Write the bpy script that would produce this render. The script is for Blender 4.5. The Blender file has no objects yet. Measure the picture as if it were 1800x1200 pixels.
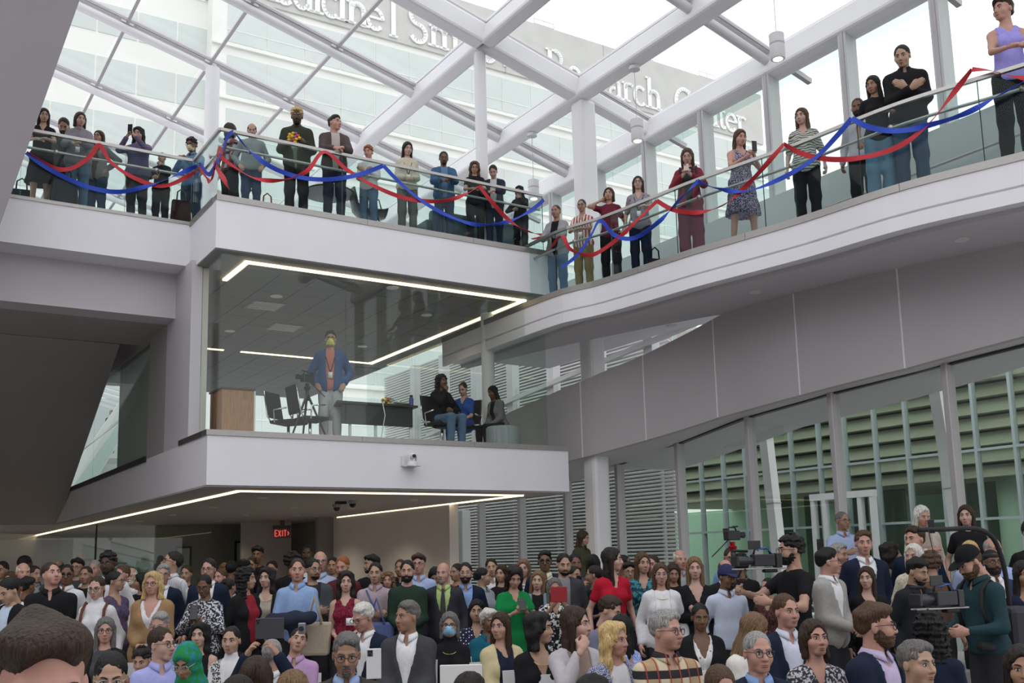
import bpy, math, random
import numpy as np
from mathutils import Matrix, Vector

# ------------------------------------------------------------------ camera, sky, exposure
scene = bpy.context.scene
C = scene.collection
F_PX, PPX, PPY, PITCH, ROLL, EYE = 1775.0, 900.0, 709.0, 0.1524, 0.0243, 1.72
cam_d = bpy.data.cameras.new('camera')
cam_d.sensor_width = 36.0
cam_d.lens = F_PX * 36.0 / 1800.0
cam_d.shift_y = (PPY - 600.0) / 1800.0
cam_d.clip_start = 0.05
cam_d.clip_end = 1000
cam = bpy.data.objects.new('camera', cam_d)
C.objects.link(cam)
cam.matrix_world = (Matrix.Translation((0, 0, EYE)) @ Matrix.Rotation(math.pi / 2 + PITCH, 4, 'X')
                    @ Matrix.Rotation(-ROLL, 4, 'Z'))
scene.camera = cam

world = bpy.data.worlds.new('overcast_sky')
scene.world = world
world.use_nodes = True
wn = world.node_tree.nodes
wn['Background'].inputs['Color'].default_value = (0.95, 0.97, 1.0, 1)
wn['Background'].inputs['Strength'].default_value = 1.7
scene.view_settings.view_transform = 'Standard'
scene.view_settings.look = 'None'
scene.view_settings.gamma = 1.0
scene.view_settings.use_curve_mapping = False
scene.view_settings.exposure = -0.13
scene.cycles.use_denoising = True
scene.cycles.transparent_max_bounces = 32
scene.cycles.max_bounces = 6
scene.cycles.diffuse_bounces = 3
scene.cycles.glossy_bounces = 3
scene.cycles.use_adaptive_sampling = True
scene.cycles.adaptive_threshold = 0.02

# ------------------------------------------------------------------ geometry helpers
def ray(x, y):
    """direction of the photograph's pixel (1800x1200 frame) in the world"""
    xr, zr = (x - PPX) / F_PX, -(y - PPY) / F_PX
    c, s = math.cos(ROLL), math.sin(ROLL)
    xc, zc = xr * c + zr * s, -xr * s + zr * c
    c, s = math.cos(PITCH), math.sin(PITCH)
    return np.array([xc, c - zc * s, s + zc * c])
EYEP = np.array([0, 0, EYE])
def at_z(x, y, z):
    d = ray(x, y); return EYEP + d * ((z - EYE) / d[2])
def at_Y(x, y, Y):
    d = ray(x, y); return EYEP + d * (Y / d[1])
def at_pl(x, y, q, n):
    d = ray(x, y); return EYEP + d * (np.dot(np.array(q) - EYEP, n) / np.dot(d, n))
ANG = 0.9985
U = np.array([math.sin(ANG), math.cos(ANG), 0.0])       # runs right and away: the deck's front
W = np.array([-math.cos(ANG), math.sin(ANG), 0.0])      # runs left and away: the deck's side
ZV = np.array([0, 0, 1.0])
A = at_z(381, 342, 7.1)                                  # front corner of the upper deck
A0 = np.array([A[0], A[1], 0.0])
def uw(s, t, z):
    return A0 + s * U + t * W + z * ZV
def st(q):
    return float(np.dot(q - A0, U)), float(np.dot(q - A0, W))

class MB:
    """collects polygons of one mesh object"""
    def __init__(self):
        self.v, self.f = [], []
    def add(self, vs, fs):
        n = len(self.v)
        self.v += [tuple(map(float, q)) for q in vs]
        self.f += [tuple(i + n for i in f) for f in fs]
        return self
    def hexa(self, b, t):
        """b, t: four corners each"""
        return self.add(list(b) + list(t), [(3, 2, 1, 0), (4, 5, 6, 7), (0, 1, 5, 4), (1, 2, 6, 5), (2, 3, 7, 6), (3, 0, 4, 7)])
    def box(self, x0, x1, y0, y1, z0, z1):
        return self.hexa([(x0, y0, z0), (x1, y0, z0), (x1, y1, z0), (x0, y1, z0)],
                         [(x0, y0, z1), (x1, y0, z1), (x1, y1, z1), (x0, y1, z1)])
    def ubox(self, s0, s1, t0, t1, z0, z1):
        return self.hexa([uw(s0, t0, z0), uw(s1, t0, z0), uw(s1, t1, z0), uw(s0, t1, z0)],
                         [uw(s0, t0, z1), uw(s1, t0, z1), uw(s1, t1, z1), uw(s0, t1, z1)])
    def bar(self, p, q, a, b, up=(0, 0, 1)):
        """box beam from p to q: width a across, height b along up"""
        p, q = np.array(p, float), np.array(q, float)
        d = q - p; d /= np.linalg.norm(d)
        x = np.cross(d, np.array(up, float)); x /= np.linalg.norm(x)
        y = np.cross(x, d)
        o = [-x * a / 2 - y * b / 2, x * a / 2 - y * b / 2, x * a / 2 + y * b / 2, -x * a / 2 + y * b / 2]
        return self.hexa([p + k for k in o], [q + k for k in o])
    def tube(self, pts, r, n=10, cap=True):
        pts = [np.array(p, float) for p in pts]
        rs = r if isinstance(r, (list, tuple)) else [r] * len(pts)
        base = len(self.v)
        up = np.array([0, 0, 1.0])
        d0 = pts[1] - pts[0]; d0 /= np.linalg.norm(d0)
        if abs(d0[2]) > .95: up = np.array([0, 1.0, 0])
        for i, p in enumerate(pts):
            d = pts[min(i + 1, len(pts) - 1)] - pts[max(i - 1, 0)]
            d = d / (np.linalg.norm(d) + 1e-9)
            x = np.cross(d, up); x /= (np.linalg.norm(x) + 1e-9)
            y = np.cross(x, d); up = y
            for k in range(n):
                a = 2 * math.pi * k / n
                self.v.append(tuple(p + rs[i] * (x * math.cos(a) + y * math.sin(a))))
        for i in range(len(pts) - 1):
            for k in range(n):
                k2 = (k + 1) % n
                self.f.append((base + i * n + k, base + i * n + k2, base + (i + 1) * n + k2, base + (i + 1) * n + k))
        if cap:
            self.f.append(tuple(base + k for k in range(n))[::-1])
            self.f.append(tuple(base + (len(pts) - 1) * n + k for k in range(n)))
        return self
    def lathe(self, prof, c=(0, 0, 0), n=20):
        """prof: (r, z) from bottom to top"""
        b = len(self.v)
        for r, z in prof:
            for k in range(n):
                a = 2 * math.pi * k / n
                self.v.append((c[0] + r * math.cos(a), c[1] + r * math.sin(a), c[2] + z))
        for i in range(len(prof) - 1):
            for k in range(n):
                k2 = (k + 1) % n
                self.f.append((b + i * n + k, b + i * n + k2, b + (i + 1) * n + k2, b + (i + 1) * n + k))
        self.f.append(tuple(b + k for k in range(n))[::-1])
        self.f.append(tuple(b + (len(prof) - 1) * n + k for k in range(n)))
        return self
    def prism(self, poly, off):
        """poly: 3D outline, off: thickness vector"""
        n = len(poly); off = np.array(off, float)
        vs = [np.array(p, float) for p in poly] + [np.array(p, float) + off for p in poly]
        return self.add(vs, [tuple(range(n))[::-1], tuple(range(n, 2 * n))] + [(i, (i + 1) % n, n + (i + 1) % n, n + i) for i in range(n)])
    def build(self, name, mat, parent=None, smooth=False, bevel=0):
        me = bpy.data.meshes.new(name)
        me.from_pydata(self.v, [], self.f)
        return mesh_obj(name, me, mat, parent, smooth, bevel)

def mesh_obj(name, me, mat, parent=None, smooth=False, bevel=0):
    for m in (mat if isinstance(mat, (list, tuple)) else [mat]):
        me.materials.append(m)
    if smooth:
        me.polygons.foreach_set('use_smooth', [True] * len(me.polygons))
        if smooth == 'auto':
            me.set_sharp_from_angle(angle=math.radians(38))
    me.validate()
    me.update()
    o = bpy.data.objects.new(name, me)
    C.objects.link(o)
    if parent is not None:
        o.parent = parent
    if bevel:
        b = o.modifiers.new('bevel', 'BEVEL'); b.width = bevel; b.segments = 2; b.limit_method = 'ANGLE'
    return o

def empty(name, loc=(0, 0, 0), rz=0.0, sc=1.0):
    o = bpy.data.objects.new(name, None)
    C.objects.link(o)
    o.location = [float(k) for k in loc]; o.rotation_euler = (0, 0, rz); o.scale = (sc, sc, sc)
    o.empty_display_size = .1
    return o
def tag(o, label, cat, group=None):
    o['label'] = label; o['category'] = cat
    if group: o['group'] = group
    return o
def struct(o):
    o['kind'] = 'structure'; return o

# ------------------------------------------------------------------ materials
MATS = {}
def nodes_of(name):
    m = bpy.data.materials.new(name); m.use_nodes = True
    nt = m.node_tree
    return m, nt, nt.nodes['Principled BSDF']
def coords(nt, scale=1.0, obj=True):
    tc = nt.nodes.new('ShaderNodeTexCoord'); mp = nt.nodes.new('ShaderNodeMapping')
    sc = scale if isinstance(scale, (tuple, list)) else (scale,) * 3
    mp.inputs['Scale'].default_value = sc
    nt.links.new(tc.outputs['Object' if obj else 'Generated'], mp.inputs['Vector'])
    return mp.outputs['Vector']
def ramp(nt, fac, stops, interp='LINEAR'):
    r = nt.nodes.new('ShaderNodeValToRGB'); r.color_ramp.interpolation = interp
    el = r.color_ramp.elements
    while len(el) < len(stops): el.new(0.5)
    for e, (p, c) in zip(el, stops):
        e.position = p; e.color = (c[0], c[1], c[2], 1)
    nt.links.new(fac, r.inputs['Fac'])
    return r.outputs['Color']
def noise(nt, vec, scale, detail=3, rough=.55):
    n = nt.nodes.new('ShaderNodeTexNoise')
    n.inputs['Scale'].default_value = scale; n.inputs['Detail'].default_value = detail; n.inputs['Roughness'].default_value = rough
    nt.links.new(vec, n.inputs['Vector'])
    return n.outputs['Fac']
def bump(nt, b, h, strength=.2, dist=.01):
    n = nt.nodes.new('ShaderNodeBump'); n.inputs['Strength'].default_value = strength; n.inputs['Distance'].default_value = dist
    nt.links.new(h, n.inputs['Height']); nt.links.new(n.outputs['Normal'], b.inputs['Normal'])
def mul(c, k):
    return tuple(min(1, x * k) for x in c[:3])
def paint(name, col, rough=.5, metal=0.0, var=.025, nscale=1.3, bstr=.05, spec=.5):
    if name in MATS: return MATS[name]
    m, nt, b = nodes_of(name)
    v = coords(nt)
    n = noise(nt, v, nscale, 4)
    nt.links.new(ramp(nt, n, [(.3, mul(col, 1 - var)), (.7, mul(col, 1 + var))]), b.inputs['Base Color'])
    b.inputs['Roughness'].default_value = rough; b.inputs['Metallic'].default_value = metal
    b.inputs['Specular IOR Level'].default_value = spec
    if bstr: bump(nt, b, noise(nt, v, nscale * 60, 3), bstr, .004)
    MATS[name] = m
    return m
def brushed(name, col, rough=.35):
    if name in MATS: return MATS[name]
    m, nt, b = nodes_of(name)
    n = noise(nt, coords(nt, (3, 3, 160)), 4, 2)
    nt.links.new(ramp(nt, n, [(.3, mul(col, .85)), (.7, mul(col, 1.1))]), b.inputs['Base Color'])
    b.inputs['Metallic'].default_value = 1; b.inputs['Roughness'].default_value = rough
    bump(nt, b, n, .05, .002)
    MATS[name] = m
    return m
def glow(name, col, strength):
    if name in MATS: return MATS[name]
    m, nt, b = nodes_of(name)
    b.inputs['Base Color'].default_value = (.8, .8, .8, 1)
    b.inputs['Emission Color'].default_value = (*col, 1); b.inputs['Emission Strength'].default_value = strength
    MATS[name] = m
    return m
def glass(name, tint=(.9, .96, .94), refl=.07, rough=0.0):
    """clear sheet: straight-through transmission plus a facing-dependent mirror"""
    if name in MATS: return MATS[name]
    m = bpy.data.materials.new(name); m.use_nodes = True
    nt = m.node_tree; nt.nodes.remove(nt.nodes['Principled BSDF'])
    out = nt.nodes['Material Output']
    t = nt.nodes.new('ShaderNodeBsdfTransparent')
    n = noise(nt, coords(nt), .7, 2)
    nt.links.new(ramp(nt, n, [(.3, mul(tint, .985)), (.7, tint)]), t.inputs['Color'])
    g = nt.nodes.new('ShaderNodeBsdfGlossy'); g.inputs['Roughness'].default_value = rough
    lw = nt.nodes.new('ShaderNodeLayerWeight'); lw.inputs['Blend'].default_value = .5
    p = nt.nodes.new('ShaderNodeMath'); p.operation = 'POWER'; p.inputs[1].default_value = 4
    nt.links.new(lw.outputs['Facing'], p.inputs[0])
    k = nt.nodes.new('ShaderNodeMath'); k.operation = 'MULTIPLY_ADD'; k.inputs[1].default_value = .35; k.inputs[2].default_value = refl
    nt.links.new(p.outputs[0], k.inputs[0])
    mx = nt.nodes.new('ShaderNodeMixShader')
    nt.links.new(k.outputs[0], mx.inputs[0]); nt.links.new(t.outputs[0], mx.inputs[1]); nt.links.new(g.outputs[0], mx.inputs[2])
    nt.links.new(mx.outputs[0], out.inputs['Surface'])
    MATS[name] = m
    return m
WHITE = paint('white_wall_paint', (.83, .81, .85), .55)  # white paint tinted with the lilac cast of the shade
SOFFIT = paint('shade_darkened_soffit_paint', (.42, .395, .40), .6)  # shade under the slabs is put into this darker colour
DARKP = paint('shade_darkened_wall_paint', (.36, .335, .335), .6)  # white walls darkened so the colour carries their shade
LILAC = paint('pale_lilac_grey_paint', (.58, .545, .58), .55)
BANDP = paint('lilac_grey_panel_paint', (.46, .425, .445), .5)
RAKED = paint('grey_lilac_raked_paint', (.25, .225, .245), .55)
STEELW = paint('white_steel_paint', (.80, .79, .81), .4)
STEEL = brushed('brushed_steel', (.40, .38, .365), .45)
ALU = paint('grey_aluminium', (.46, .43, .45), .42, .35)
DARKM = paint('dark_metal', (.035, .035, .04), .4, .3)
GL_RAIL = glass('rail_glass', (.88, .945, .93), .010)
GL_BOX = glass('room_glass', (.95, .98, .965), .022)
GL_ROOF = glass('roof_glass', (.985, .99, .985), .015)
GL_FAC = glass('facade_glass', (.955, .985, .965), .015)
LED = glow('warm_led', (1.0, .76, .46), 3.0)
DOWN = glow('downlight_glow', (1.0, .86, .66), 4.0)
# ------------------------------------------------------------------ the setting
def part(mb, name, mat, parent, smooth=False, bevel=0):
    return mb.build(name, mat, parent, smooth, bevel)
def curve_at(pts, t):
    """s along a plan curve given as (t, s) with t falling"""
    pts = sorted(pts); ts = [p[0] for p in pts]; ss = [p[1] for p in pts]
    # smooth (Catmull-Rom) interpolation
    if t <= ts[0]: return ss[0] + (t - ts[0]) * (ss[1] - ss[0]) / (ts[1] - ts[0])
    if t >= ts[-1]: return ss[-1] + (t - ts[-1]) * (ss[-1] - ss[-2]) / (ts[-1] - ts[-2])
    i = max(k for k in range(len(ts) - 1) if ts[k] <= t)
    m = lambda k: (ss[min(k + 1, len(ss) - 1)] - ss[max(k - 1, 0)]) / (ts[min(k + 1, len(ss) - 1)] - ts[max(k - 1, 0)])
    h = ts[i + 1] - ts[i]; x = (t - ts[i]) / h
    return ((2*x**3 - 3*x**2 + 1) * ss[i] + (x**3 - 2*x**2 + x) * h * m(i) + (-2*x**3 + 3*x**2) * ss[i + 1] + (x**3 - x**2) * h * m(i + 1))

def floor_mat():
    m, nt, b = nodes_of('terrazzo_floor')
    n = noise(nt, coords(nt), 60, 3)
    nt.links.new(ramp(nt, n, [(.3, (.30, .29, .28)), (.7, (.42, .41, .40))]), b.inputs['Base Color'])
    b.inputs['Roughness'].default_value = .4
    return m
struct(MB().box(-16, 26, -12, 40, -.2, 0).build('floor', floor_mat()))
def brick_mat(name, c1, c2, mortar, scale=3.0):
    m, nt, b = nodes_of(name)
    br = nt.nodes.new('ShaderNodeTexBrick')
    nt.links.new(coords(nt), br.inputs['Vector'])
    br.inputs['Color1'].default_value = (*c1, 1); br.inputs['Color2'].default_value = (*c2, 1); br.inputs['Mortar'].default_value = (*mortar, 1)
    br.inputs['Scale'].default_value = scale
    nt.links.new(br.outputs['Color'], b.inputs['Base Color']); b.inputs['Roughness'].default_value = .8
    return m
BRICK = brick_mat('red_brick', (.42, .16, .09), (.33, .12, .07), (.35, .3, .27))
# unseen far side of the atrium behind the photographer, added to limit the light
struct(MB().box(-15.5, 20, -9.3, -9, 0, 8.5).build('wall_back', paint('warm_grey_wall', (.5, .46, .45), .6)))
struct(MB().box(-15.5, -15.2, -9, 34, 0, 9.5).build('wall_left', paint('warm_grey_wall', (.5, .46, .45), .6)))

# ---- upper deck (third floor): slab, steel cap, ceiling of the room below
deck = struct(empty('balcony_deck', uw(0, 0, 6.28)))
def wpart(mb, name, mat, root, smooth=False, bevel=0):
    """part whose mesh is in world coordinates, under a root placed elsewhere"""
    o = mb.build(name, mat, None, smooth, bevel)
    o.parent = root
    o.matrix_parent_inverse = Matrix.Translation(-root.location)
    return o
DT = 12.5
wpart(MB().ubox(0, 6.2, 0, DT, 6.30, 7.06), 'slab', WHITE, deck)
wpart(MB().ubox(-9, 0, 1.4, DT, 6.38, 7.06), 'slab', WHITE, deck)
wpart(MB().ubox(0, 2.4, -.015, .16, 7.025, 7.115), 'steel_cap', STEEL, deck)
wpart(MB().ubox(2.405, 4.35, -.015, .16, 7.025, 7.115), 'steel_cap', STEEL, deck)
wpart(MB().ubox(4.355, 6.21, -.015, .16, 7.025, 7.115), 'steel_cap', STEEL, deck)
wpart(MB().ubox(-.015, .14, .16, 1.4, 7.025, 7.115), 'steel_cap', STEEL, deck)
wpart(MB().ubox(-9, .0, 1.385, 1.54, 7.05, 7.1), 'steel_cap', STEEL, deck)
# ---- second floor block
blk = struct(empty('second_floor_block', uw(0, 0, 2.83)))
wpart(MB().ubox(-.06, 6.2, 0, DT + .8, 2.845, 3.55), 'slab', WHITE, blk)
wpart(MB().ubox(-.06, 6.2, .03, DT + .8, 2.822, 2.85), 'soffit_shade_sheet', SOFFIT, blk)  # dark sheet that puts the soffit's shade into its colour
for s0, s1 in ((-.08, 2.3), (2.305, 4.3), (4.305, 6.22)):
    wpart(MB().ubox(s0, s1, -.02, .22, 3.55, 3.63), 'steel_cap', STEEL, blk)
wpart(MB().ubox(-.08, .16, .22, 1.5, 3.55, 3.63), 'steel_cap', paint('dark_side_cap', (.12, .11, .11), .4, .5), blk)  # side run of the cap, darker than the front run

# ---- the glazed room on the second floor
room = struct(empty('ceiling_room', uw(0, 0, 6.2)))
TILE = paint('grey_ceiling_tile', (.25, .25, .245), .8, nscale=40, var=.04, bstr=0)
wpart(MB().ubox(.02, 6.15, .02, DT - .3, 6.285, 6.299), 'tile_grid', paint('ceiling_grid_grey', (.26, .26, .26), .6), room)
ti = 0
for i in range(10):
    for j in range(20):
        s0, t0 = .06 + i * .61, .1 + j * .61
        hole = (abs(s0 + .3 - .62) < .32 and t0 < 7) or (abs(s0 + .3 - 5.63) < .3 and t0 < 7) or t0 < .66
        if hole: continue
        wpart(MB().ubox(s0, s0 + .597, t0, t0 + .597, 6.272, 6.288), 'ceiling_tile', TILE, room)
def led_line(pts, name, label, wd=.075, h=.03, gap=()):
    """pts: (s,t,z) corners; an aluminium channel with a glowing diffuser"""
    root = empty(name, uw(*pts[0])); tag(root, label, 'light strip')
    for (s0, t0, z), (s1, t1, _) in zip(pts, pts[1:]):
        lo_s, hi_s, lo_t, hi_t = min(s0, s1), max(s0, s1), min(t0, t1), max(t0, t1)
        if hi_s - lo_s < .01: bs, bt = (lo_s - wd / 2, lo_s + wd / 2), (lo_t - wd / 2, hi_t + wd / 2)
        else: bs, bt = (lo_s - wd / 2, hi_s + wd / 2), (lo_t - wd / 2, lo_t + wd / 2)
        wpart(MB().ubox(*bs, *bt, z, z + h), 'diffuser', LED, root)
    return root
led_line([(.6, 1.5, 6.255), (.6, .42, 6.255), (5.63, .42, 6.255), (5.63, 6.85, 6.255), (2.6, 6.85, 6.255)], 'ceiling_light_strip',
         'bright warm light strip bent around the ceiling of the glass room')
led_line([(2.15, 6.85, 6.255), (1.6, 6.85, 6.255)], 'ceiling_light_strip', 'short stub of warm light strip at the rear left of the glass room ceiling')
led_line([(.61, 22, 2.80), (.61, .66, 2.80), (5.63, .66, 2.80), (5.63, 8.75, 2.80)], 'ceiling_light_strip',
         'long warm light strip set in the soffit beneath the glass room', .07)
# room glazing: front, left return, right side
win1 = struct(empty('window_1', uw(.1, .1, 3.63)))
def fsplit(x, y): return st(at_pl(x, y, uw(0, .1, 0), W))[0]
cuts = [.11, fsplit(608, 600), fsplit(801, 640), 5.86]
for a_, b_ in zip(cuts, cuts[1:]):
    wpart(MB().ubox(a_ + .004, b_ - .004, .1, .115, 3.6, 6.3), 'pane', GL_BOX, win1)
wpart(MB().ubox(.1, .115, .12, 1.02, 3.6, 6.3), 'pane', GL_BOX, win1)
for a_, b_ in ((.12, 2.6), (2.6, 5.1), (5.1, 7.6)):
    wpart(MB().ubox(5.85, 5.865, a_ + .004, b_ - .004, 3.6, 6.3), 'pane', GL_BOX, win1)
# left return wall of the room and portal
pw = struct(empty('wall_portal', uw(0, 1.5, 3.6)))
HT = 1.95
wpart(MB().ubox(-9, .1, HT, HT + .5, 5.65, 6.38), 'header', LILAC, pw)
wpart(MB().ubox(-.06, .1, 1.02, HT + .5, 3.55, 6.38), 'jamb', LILAC, pw)
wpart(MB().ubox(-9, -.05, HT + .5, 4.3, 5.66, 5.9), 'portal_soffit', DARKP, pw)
wpart(MB().ubox(-.06, .1, HT + .5, 3.62, 3.55, 6.3), 'shaded_jamb', DARKP, pw)  # rest of the jamb wall, with its shade in the colour
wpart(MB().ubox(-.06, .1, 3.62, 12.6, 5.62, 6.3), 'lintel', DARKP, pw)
# inside wall of the room on the left with its pale panel
wl = struct(MB().ubox(.1, .2, 1.02, 6.8, 3.62, 6.27).build('wall_room_side', paint('warm_white_wall', (.66, .62, .56), .6)))
# window in the side wall looking on the escalator hall
win2 = struct(empty('window_2', uw(0, 3.7, 3.58)))
for a_, b_ in ((3.64, 6.2), (6.2, 8.8), (8.8, 11.4)):
    wpart(MB().ubox(.0, .015, a_ + .004, b_ - .004, 3.55, 5.62), 'pane', GL_RAIL, win2)
wpart(MB().ubox(-.09, .12, 3.62, 11.6, 3.5, 3.6), 'sill', DARKM, win2)
# sloping underside of the stair flight on the left
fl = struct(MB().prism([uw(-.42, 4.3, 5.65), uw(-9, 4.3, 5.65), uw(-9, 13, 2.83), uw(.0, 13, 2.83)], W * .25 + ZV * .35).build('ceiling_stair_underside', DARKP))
# raked wall in the near left corner
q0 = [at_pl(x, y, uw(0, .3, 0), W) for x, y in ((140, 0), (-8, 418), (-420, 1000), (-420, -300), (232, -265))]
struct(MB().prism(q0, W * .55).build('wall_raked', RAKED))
# ---- lobby under the block
LW = paint('lobby_wall_white', (.80, .78, .76), .6)
struct(MB().ubox(5.6, 5.8, 3.2, 9.0, 0, 2.822).build('wall_lobby_right', LW))
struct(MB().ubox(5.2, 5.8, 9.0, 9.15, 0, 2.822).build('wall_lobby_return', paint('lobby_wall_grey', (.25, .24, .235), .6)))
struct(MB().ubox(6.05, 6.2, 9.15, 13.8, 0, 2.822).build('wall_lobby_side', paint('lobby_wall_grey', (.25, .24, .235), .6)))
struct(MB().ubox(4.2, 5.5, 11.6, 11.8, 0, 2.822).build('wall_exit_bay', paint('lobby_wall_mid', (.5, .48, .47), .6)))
struct(MB().ubox(-9, 6.2, 24, 24.2, 0, 3.4).build('wall_lobby_far', LW))
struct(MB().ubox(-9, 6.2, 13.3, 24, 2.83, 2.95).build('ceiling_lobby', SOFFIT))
struct(MB().ubox(-9, -6.0, 17.8, 18, 0, 2.83).build('wall_brick', BRICK))
win3 = struct(empty('window_3', uw(0, 13, 0)))
for k in range(9):
    a_ = -6.6 + k * 1.25
    wpart(MB().ubox(a_ + .005, a_ + 1.245, 13.0, 13.015, 0, 2.82), 'pane', GL_BOX, win3)
for k in (2, 4, 6): wpart(MB().ubox(-6.6 + k * 1.25 - .02, -6.6 + k * 1.25 + .02, 12.98, 13.03, 0, 2.82), 'mullion', DARKM, win3)
# ---- walkway on the right (curved in plan)
WALK = [(3.5, 5.5), (1.0, 5.45), (-.96, 5.46), (-1.7, 5.66), (-2.9, 5.80), (-3.7, 5.88), (-4.5, 6.02), (-5.45, 6.18), (-6.9, 6.32), (-8.24, 6.71), (-10.5, 7.4), (-13, 8.3)]
BAND = [(3.5, 6.5), (.45, 6.74), (-.95, 7.12), (-2.35, 7.42), (-4.1, 7.5), (-5.7, 7.76), (-7.3, 8.18), (-9, 8.8), (-12, 10)]
def lerp_pts(pts, t):
    pts = sorted(pts); return float(np.interp(t, [p[0] for p in pts], [p[1] for p in pts]))
def band_zb(t): return lerp_pts([(3.2, 3.25), (.2, 3.5), (-1.14, 3.69), (-2.45, 3.89), (-4.2, 4.02), (-5.76, 4.16), (-7.3, 4.36), (-12, 4.7)], t)
def band_zt(t): return lerp_pts([(3.2, 4.48), (1.11, 4.76), (.17, 4.9), (-1.14, 5.18), (-2.43, 5.51), (-3, 5.62), (-12, 5.62)], t)
def soffit_rear(t): return lerp_pts([(3.2, 6.1), (.82, 6.5), (-.39, 6.78), (-1.43, 7.06), (-2.45, 7.40), (-3.2, 7.8)], t) if t > -3.2 else curve_at(BAND, t) + .3
wk = struct(empty('walkway', uw(5.8, -3, 5.5)))
tt = [3.2 - .3 * k for k in range(52)]
def ribbon(fn_a, fn_b, z0, z1, ts=tt):
    """solid between two plan curves"""
    m = MB(); n = len(ts)
    vs = []
    for t in ts:
        vs += [uw(fn_a(t), t, z0), uw(fn_b(t), t, z0), uw(fn_b(t), t, z1), uw(fn_a(t), t, z1)]
    fs = [(0, 1, 2, 3), tuple(4 * (n - 1) + k for k in (3, 2, 1, 0))]
    for i in range(n - 1):
        for k in range(4):
            k2 = (k + 1) % 4
            fs.append((4 * i + k, 4 * i + 4 + k, 4 * i + 4 + k2, 4 * i + k2))
    return m.add(vs, fs)
wf = lambda o: (lambda t: curve_at(WALK, t) + o)
bf = lambda o: (lambda t: curve_at(BAND, t) + o)
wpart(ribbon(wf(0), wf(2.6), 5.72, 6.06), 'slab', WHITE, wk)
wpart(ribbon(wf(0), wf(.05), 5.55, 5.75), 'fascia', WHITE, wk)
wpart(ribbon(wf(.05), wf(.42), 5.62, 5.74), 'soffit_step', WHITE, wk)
wpart(ribbon(wf(.42), soffit_rear, 5.56, 5.74), 'soffit', LILAC, wk)
for k, (a_, b_) in enumerate(((3.2, -.6), (-.6, -2.6), (-2.6, -4.6), (-4.6, -6.9), (-6.9, -9.3), (-9.3, -12))):
    n_ = int((a_ - b_) / .2) + 1
    wpart(ribbon(wf(-.015), wf(.15), 6.03, 6.125, list(np.linspace(a_ - .003, b_ + .003, n_))), 'steel_cap', STEEL, wk)
# inner parapet wall of the walkway with handrail
PAR = paint('parapet_grey_green', (.43, .45, .45), .5)
MULG = paint('grey_green_mullion', (.55, .57, .565), .45)
wpart(ribbon(lambda t: 8.45, lambda t: 8.7, 6.06, 7.62), 'parapet', PAR, wk)
hr = [uw(8.3, t, 7.02) for t in tt]
wpart(MB().tube(hr, .021, 8), 'handrail', STEEL, wk, True)
for t in np.arange(2, -12, -1.6):
    wpart(MB().tube([uw(8.45, t, 6.93), uw(8.33, t, 6.93), uw(8.3, t, 7.0)], .012, 6), 'rail_bracket', STEEL, wk, True)
    wpart(MB().tube([uw(8.46, t, 6.93), uw(8.43, t, 6.93)], .04, 12), 'bracket_plate', STEEL, wk, True)
# panelled ramp wall under the walkway
rw = struct(empty('wall_ramp', uw(7.5, -3, 3.5)))
joints = [3.2, .33, -1.0, -2.44, -4.1, -5.72, -7.4, -9.1, -11]
for a_, b_ in zip(joints, joints[1:]):
    ts = np.linspace(a_ - .006, b_ + .006, 7)
    vs, fs = [], []
    for t in ts:
        s_ = curve_at(BAND, t)
        vs += [uw(s_, t, band_zb(t)), uw(s_ + .12, t, band_zb(t)), uw(s_ + .12, t, band_zt(t)), uw(s_, t, band_zt(t))]
    n = len(ts)
    fs = [(0, 1, 2, 3), tuple(4 * (n - 1) + k for k in (3, 2, 1, 0))]
    for i in range(n - 1):
        for k in range(4):
            fs.append((4 * i + k, 4 * i + 4 + k, 4 * i + 4 + (k + 1) % 4, 4 * i + (k + 1) % 4))
    wpart(MB().add(vs, fs), 'panel', BANDP, rw)
for t in joints[1:-1]:
    s_ = curve_at(BAND, t)
    wpart(MB().hexa([uw(s_ - .004, t - .012, band_zb(t)), uw(s_ + .05, t - .012, band_zb(t)), uw(s_ + .05, t + .012, band_zb(t)), uw(s_ - .004, t + .012, band_zb(t))],
                    [uw(s_ - .004, t - .012, band_zt(t)), uw(s_ + .05, t - .012, band_zt(t)), uw(s_ + .05, t + .012, band_zt(t)), uw(s_ - .004, t + .012, band_zt(t))]), 'joint_strip', STEELW, rw)
# ramp slab behind the panels, window head underneath and the canopy outside
vs, fs = [], []
for t in tt:
    s_ = curve_at(BAND, t); zb = band_zb(t)
    vs += [uw(s_ + .02, t, zb + .01), uw(9.4 if t < .9 else 8.15, t, zb - .06), uw(9.4 if t < .9 else 8.15, t, zb + .22), uw(s_ + .02, t, zb + .22)]
n = len(tt)
fs = [(0, 1, 2, 3), tuple(4 * (n - 1) + k for k in (3, 2, 1, 0))]
for i in range(n - 1):
    for k in range(4): fs.append((4 * i + k, 4 * i + 4 + k, 4 * i + 4 + (k + 1) % 4, 4 * i + (k + 1) % 4))
wpart(MB().add(vs, fs), 'ramp_slab', LILAC, rw)
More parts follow.
